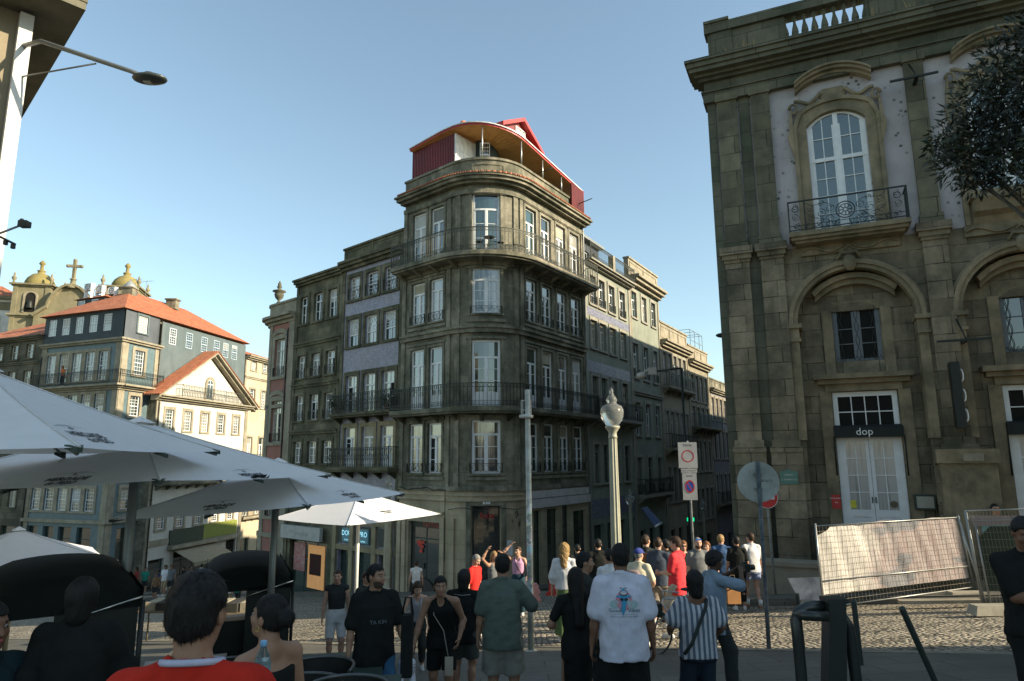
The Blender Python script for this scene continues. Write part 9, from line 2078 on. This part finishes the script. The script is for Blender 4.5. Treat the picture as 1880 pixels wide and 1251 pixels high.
# far people at the foot of the slope
FGp = 'distant people at the foot of the square'
far = [(235,51,1040,160,'white tee and pale shorts',K_wht,'black'),(252,50,1040,90,'dark red top beside the pale shorts man',C_('dark_red_top',(.25,.05,.04)),'brown'),(268,52,1042,200,'green tee left of the parasol pole',K_teal,'black'),
 (288,40,1052,180,'brown dress beside the green shirted person',K_tan,'brown'),(292,47,1046,20,'navy top right of the parasol pole',K_navy,'black'),(305,46,1034,175,'white tee near the gabled house door',K_wht,'brown'),(316,46,1036,185,'pale top with camera strap beside the gabled house door',K_grey,'brown'),
 (338,52,1040,90,'black top in front of the awning',K_blk,'black'),(350,53,1040,270,'charcoal top under the awning',K_dk,'black'),(371,47,1035,0,'white vest below the awning',K_wht,'black'),(389,48,1033,10,'pale lilac top right of the awning',C_('pale_lilac',(.45,.42,.55)),'brown'),(215,48,1046,180,'pink skirted child at the edge of the rickshaw',C_('pink_cotton',(.5,.12,.2)),'black'),
 (422,30,1062,8,'white tee seen from behind through the far rickshaw',K_wht,'black'),(438,30,1060,350,'green top seen through the far rickshaw',K_teal,'brown'),(246,55,1038,10,'black outfit behind the dark red top',K_blk,'black')]
for (px, D, hp_, fc, lab, mt, hr) in far:
    q = at(px, hp_, D); s = (q[2]-gz(q[0], D))/1.75; s = min(1.12, max(.62, s))
    L_ = ('distant woman in a ' if hr == 'brown' else 'distant person in a ')+lab
    person(L_, pos=(q[0], D), px=px, H=1.75*s, face=fc, skin_='tan', hair=hr, hstyle='bob' if hr == 'brown' else 'short', top=dict(mat=mt, loose=.02, sleeve=.7), bottom=dict(mat=K_dk if mt is not K_wht else K_khaki, len=.9 if fc > 100 else 1.8), res=.03, group=FGp, lf=(-.1,.12,.085), rf=(.1,-.1,.085))
# woman on the balcony of the blue building, plants on balconies
def extras():
    c = FB(-6.0,.15,7.64); b = person('person in an orange top leaning out on the blue building balcony', pos=(c.x, c.y), H=1.65, face=160, skin_='tan', hair='ginger', hstyle='bob', lean=12, top=dict(mat=C_('orange_top', (.55,.16,.06)), sleeve=.5), bottom=dict(mat=K_dk, len=1.8, name='trousers'), res=.03)[0]
    b.location.z = 7.64
    def plant(c, r, lab, n=260, col=None):
        t = thing('balcony_plant', lab, 'plant', c, 'plants on the house balconies'); mb = MB(); mb.lathe(c, [(.11,0),(.15,.22),(.16,.24)], 10); mb.build('pot', paint('clay_pot', (.25,.12,.07), .8), t)
        rng = random.Random(lab); lb = MB(); cc = Vector(c)+Vector((0,0,.24+r*.7));
        for i in range(n):
            d = Vector((rng.gauss(0,1), rng.gauss(0,1), rng.gauss(0,1))).normalized(); p = cc+d*r*rng.random()**.5; a = (d+Vector((0,0,rng.uniform(-.8,.8)))).normalized(); wv = a.cross(Vector((rng.gauss(0,1), rng.gauss(0,1), rng.gauss(0,1)))).normalized()*.03; lb.face([lb.vert(p), lb.vert(p+a*.05+wv), lb.vert(p+a*.12), lb.vert(p+a*.05-wv)])
        lb.build('foliage', col or leafmat('pot_plant_leaf', (.035,.06,.025), (.06,.09,.035)), t)
    plant(FL(-11.1,.35,4.28), .42, 'big dark potted bush at the left end of the upper long balcony', 420); plant(FL(-6.75,.4,4.28), .3, 'trailing potted plant at the right end of the upper long balcony')
    # small round table and chairs on the bow balcony
    for k, (s_, lab) in enumerate(((-.45,'left small round stool on the top balcony of the bow'),(-.05,'little round cafe table on the top balcony of the bow'),(.4,'right small round stool on the top balcony of the bow'))):
        c = BOW(s_, .45, 11.22); t = thing('balcony_stool' if k != 1 else 'balcony_table', lab, 'stool' if k != 1 else 'table', c); h = .5 if k != 1 else .72; r = .17 if k != 1 else .27
        mb = MB(); mb.lathe(c+Vector((0,0,h)), [(r,0),(r,.02)], 14); mb.build('top', M_iron, t)
        for a in range(3): mb = MB(); mb.tube([c+Vector((.03*math.cos(a*2.1), .03*math.sin(a*2.1), h)), c+Vector((r*math.cos(a*2.1), r*math.sin(a*2.1), 0))], .012, 5); mb.build('leg', M_iron, t)
extras()
# ------------------------------------------------------------------ rooftop aerials and loose cables
def aerials():
    rows = [(FS(6.0,-3.5,0), 16.0, 'thin television aerial on the ridge of the blue building'), (FB(-4.6,-4.2,0), 15.9, 'thin television aerial behind the dormer of the blue building'), (FL(-8.5,-2.5,0), 13.4, 'thin television aerial on the violet tiled house'), (FQ(16.0,-2.0,0), 11.4, 'thin television aerial on the sandy street house'), (FQ(23.5,-1.5,0), 10.9, 'crooked aerial on the terrace of the teal balcony house')]
    for k, (v, z, lab) in enumerate(rows):
        b = Vector((v.x, v.y, z-.9)); t = thing('television_aerial', lab, 'aerial', b, 'rooftop television aerials'); h = 2.3 if k != 4 else 1.6
        mb = MB(); mb.tube([b, b+Vector((.05,0,h))], .018, 5); mb.build('mast', M_zinc, t)
        mb = MB(); mb.tube([b+Vector((-.5,.1,h-.1)), b+Vector((.6,-.1,h-.05))], .011, 5)
        for q in np.linspace(-.45,.55,7): mb.tube([b+Vector((q,-.25,h-.08)), b+Vector((q,.25,h-.08))], .006, 4)
        mb.build('crossbars', M_zinc, t)
    # glass guard frame on the teal balcony house terrace
    b = FQ(24.2,-.4,10.9); t = thing('terrace_frame', 'open metal frame standing on the terrace above the teal balcony', 'frame', b); mb = MB()
    for u in (22.2,23.6,25.0,26.0):
        mb.tube([FQ(u,-.3,10.8), FQ(u,-.3,12.6)], .025, 5); mb.tube([FQ(u,-1.8,10.8), FQ(u,-1.8,12.6)], .025, 5); mb.tube([FQ(u,-.3,12.6), FQ(u,-1.8,12.6)], .02, 5)
    mb.tube([FQ(22.2,-.3,12.6), FQ(26.0,-.3,12.6)], .02, 5); mb.tube([FQ(22.2,-.3,11.7), FQ(26.0,-.3,11.7)], .02, 5); mb.build('tubes', M_zinc, t)
aerials()
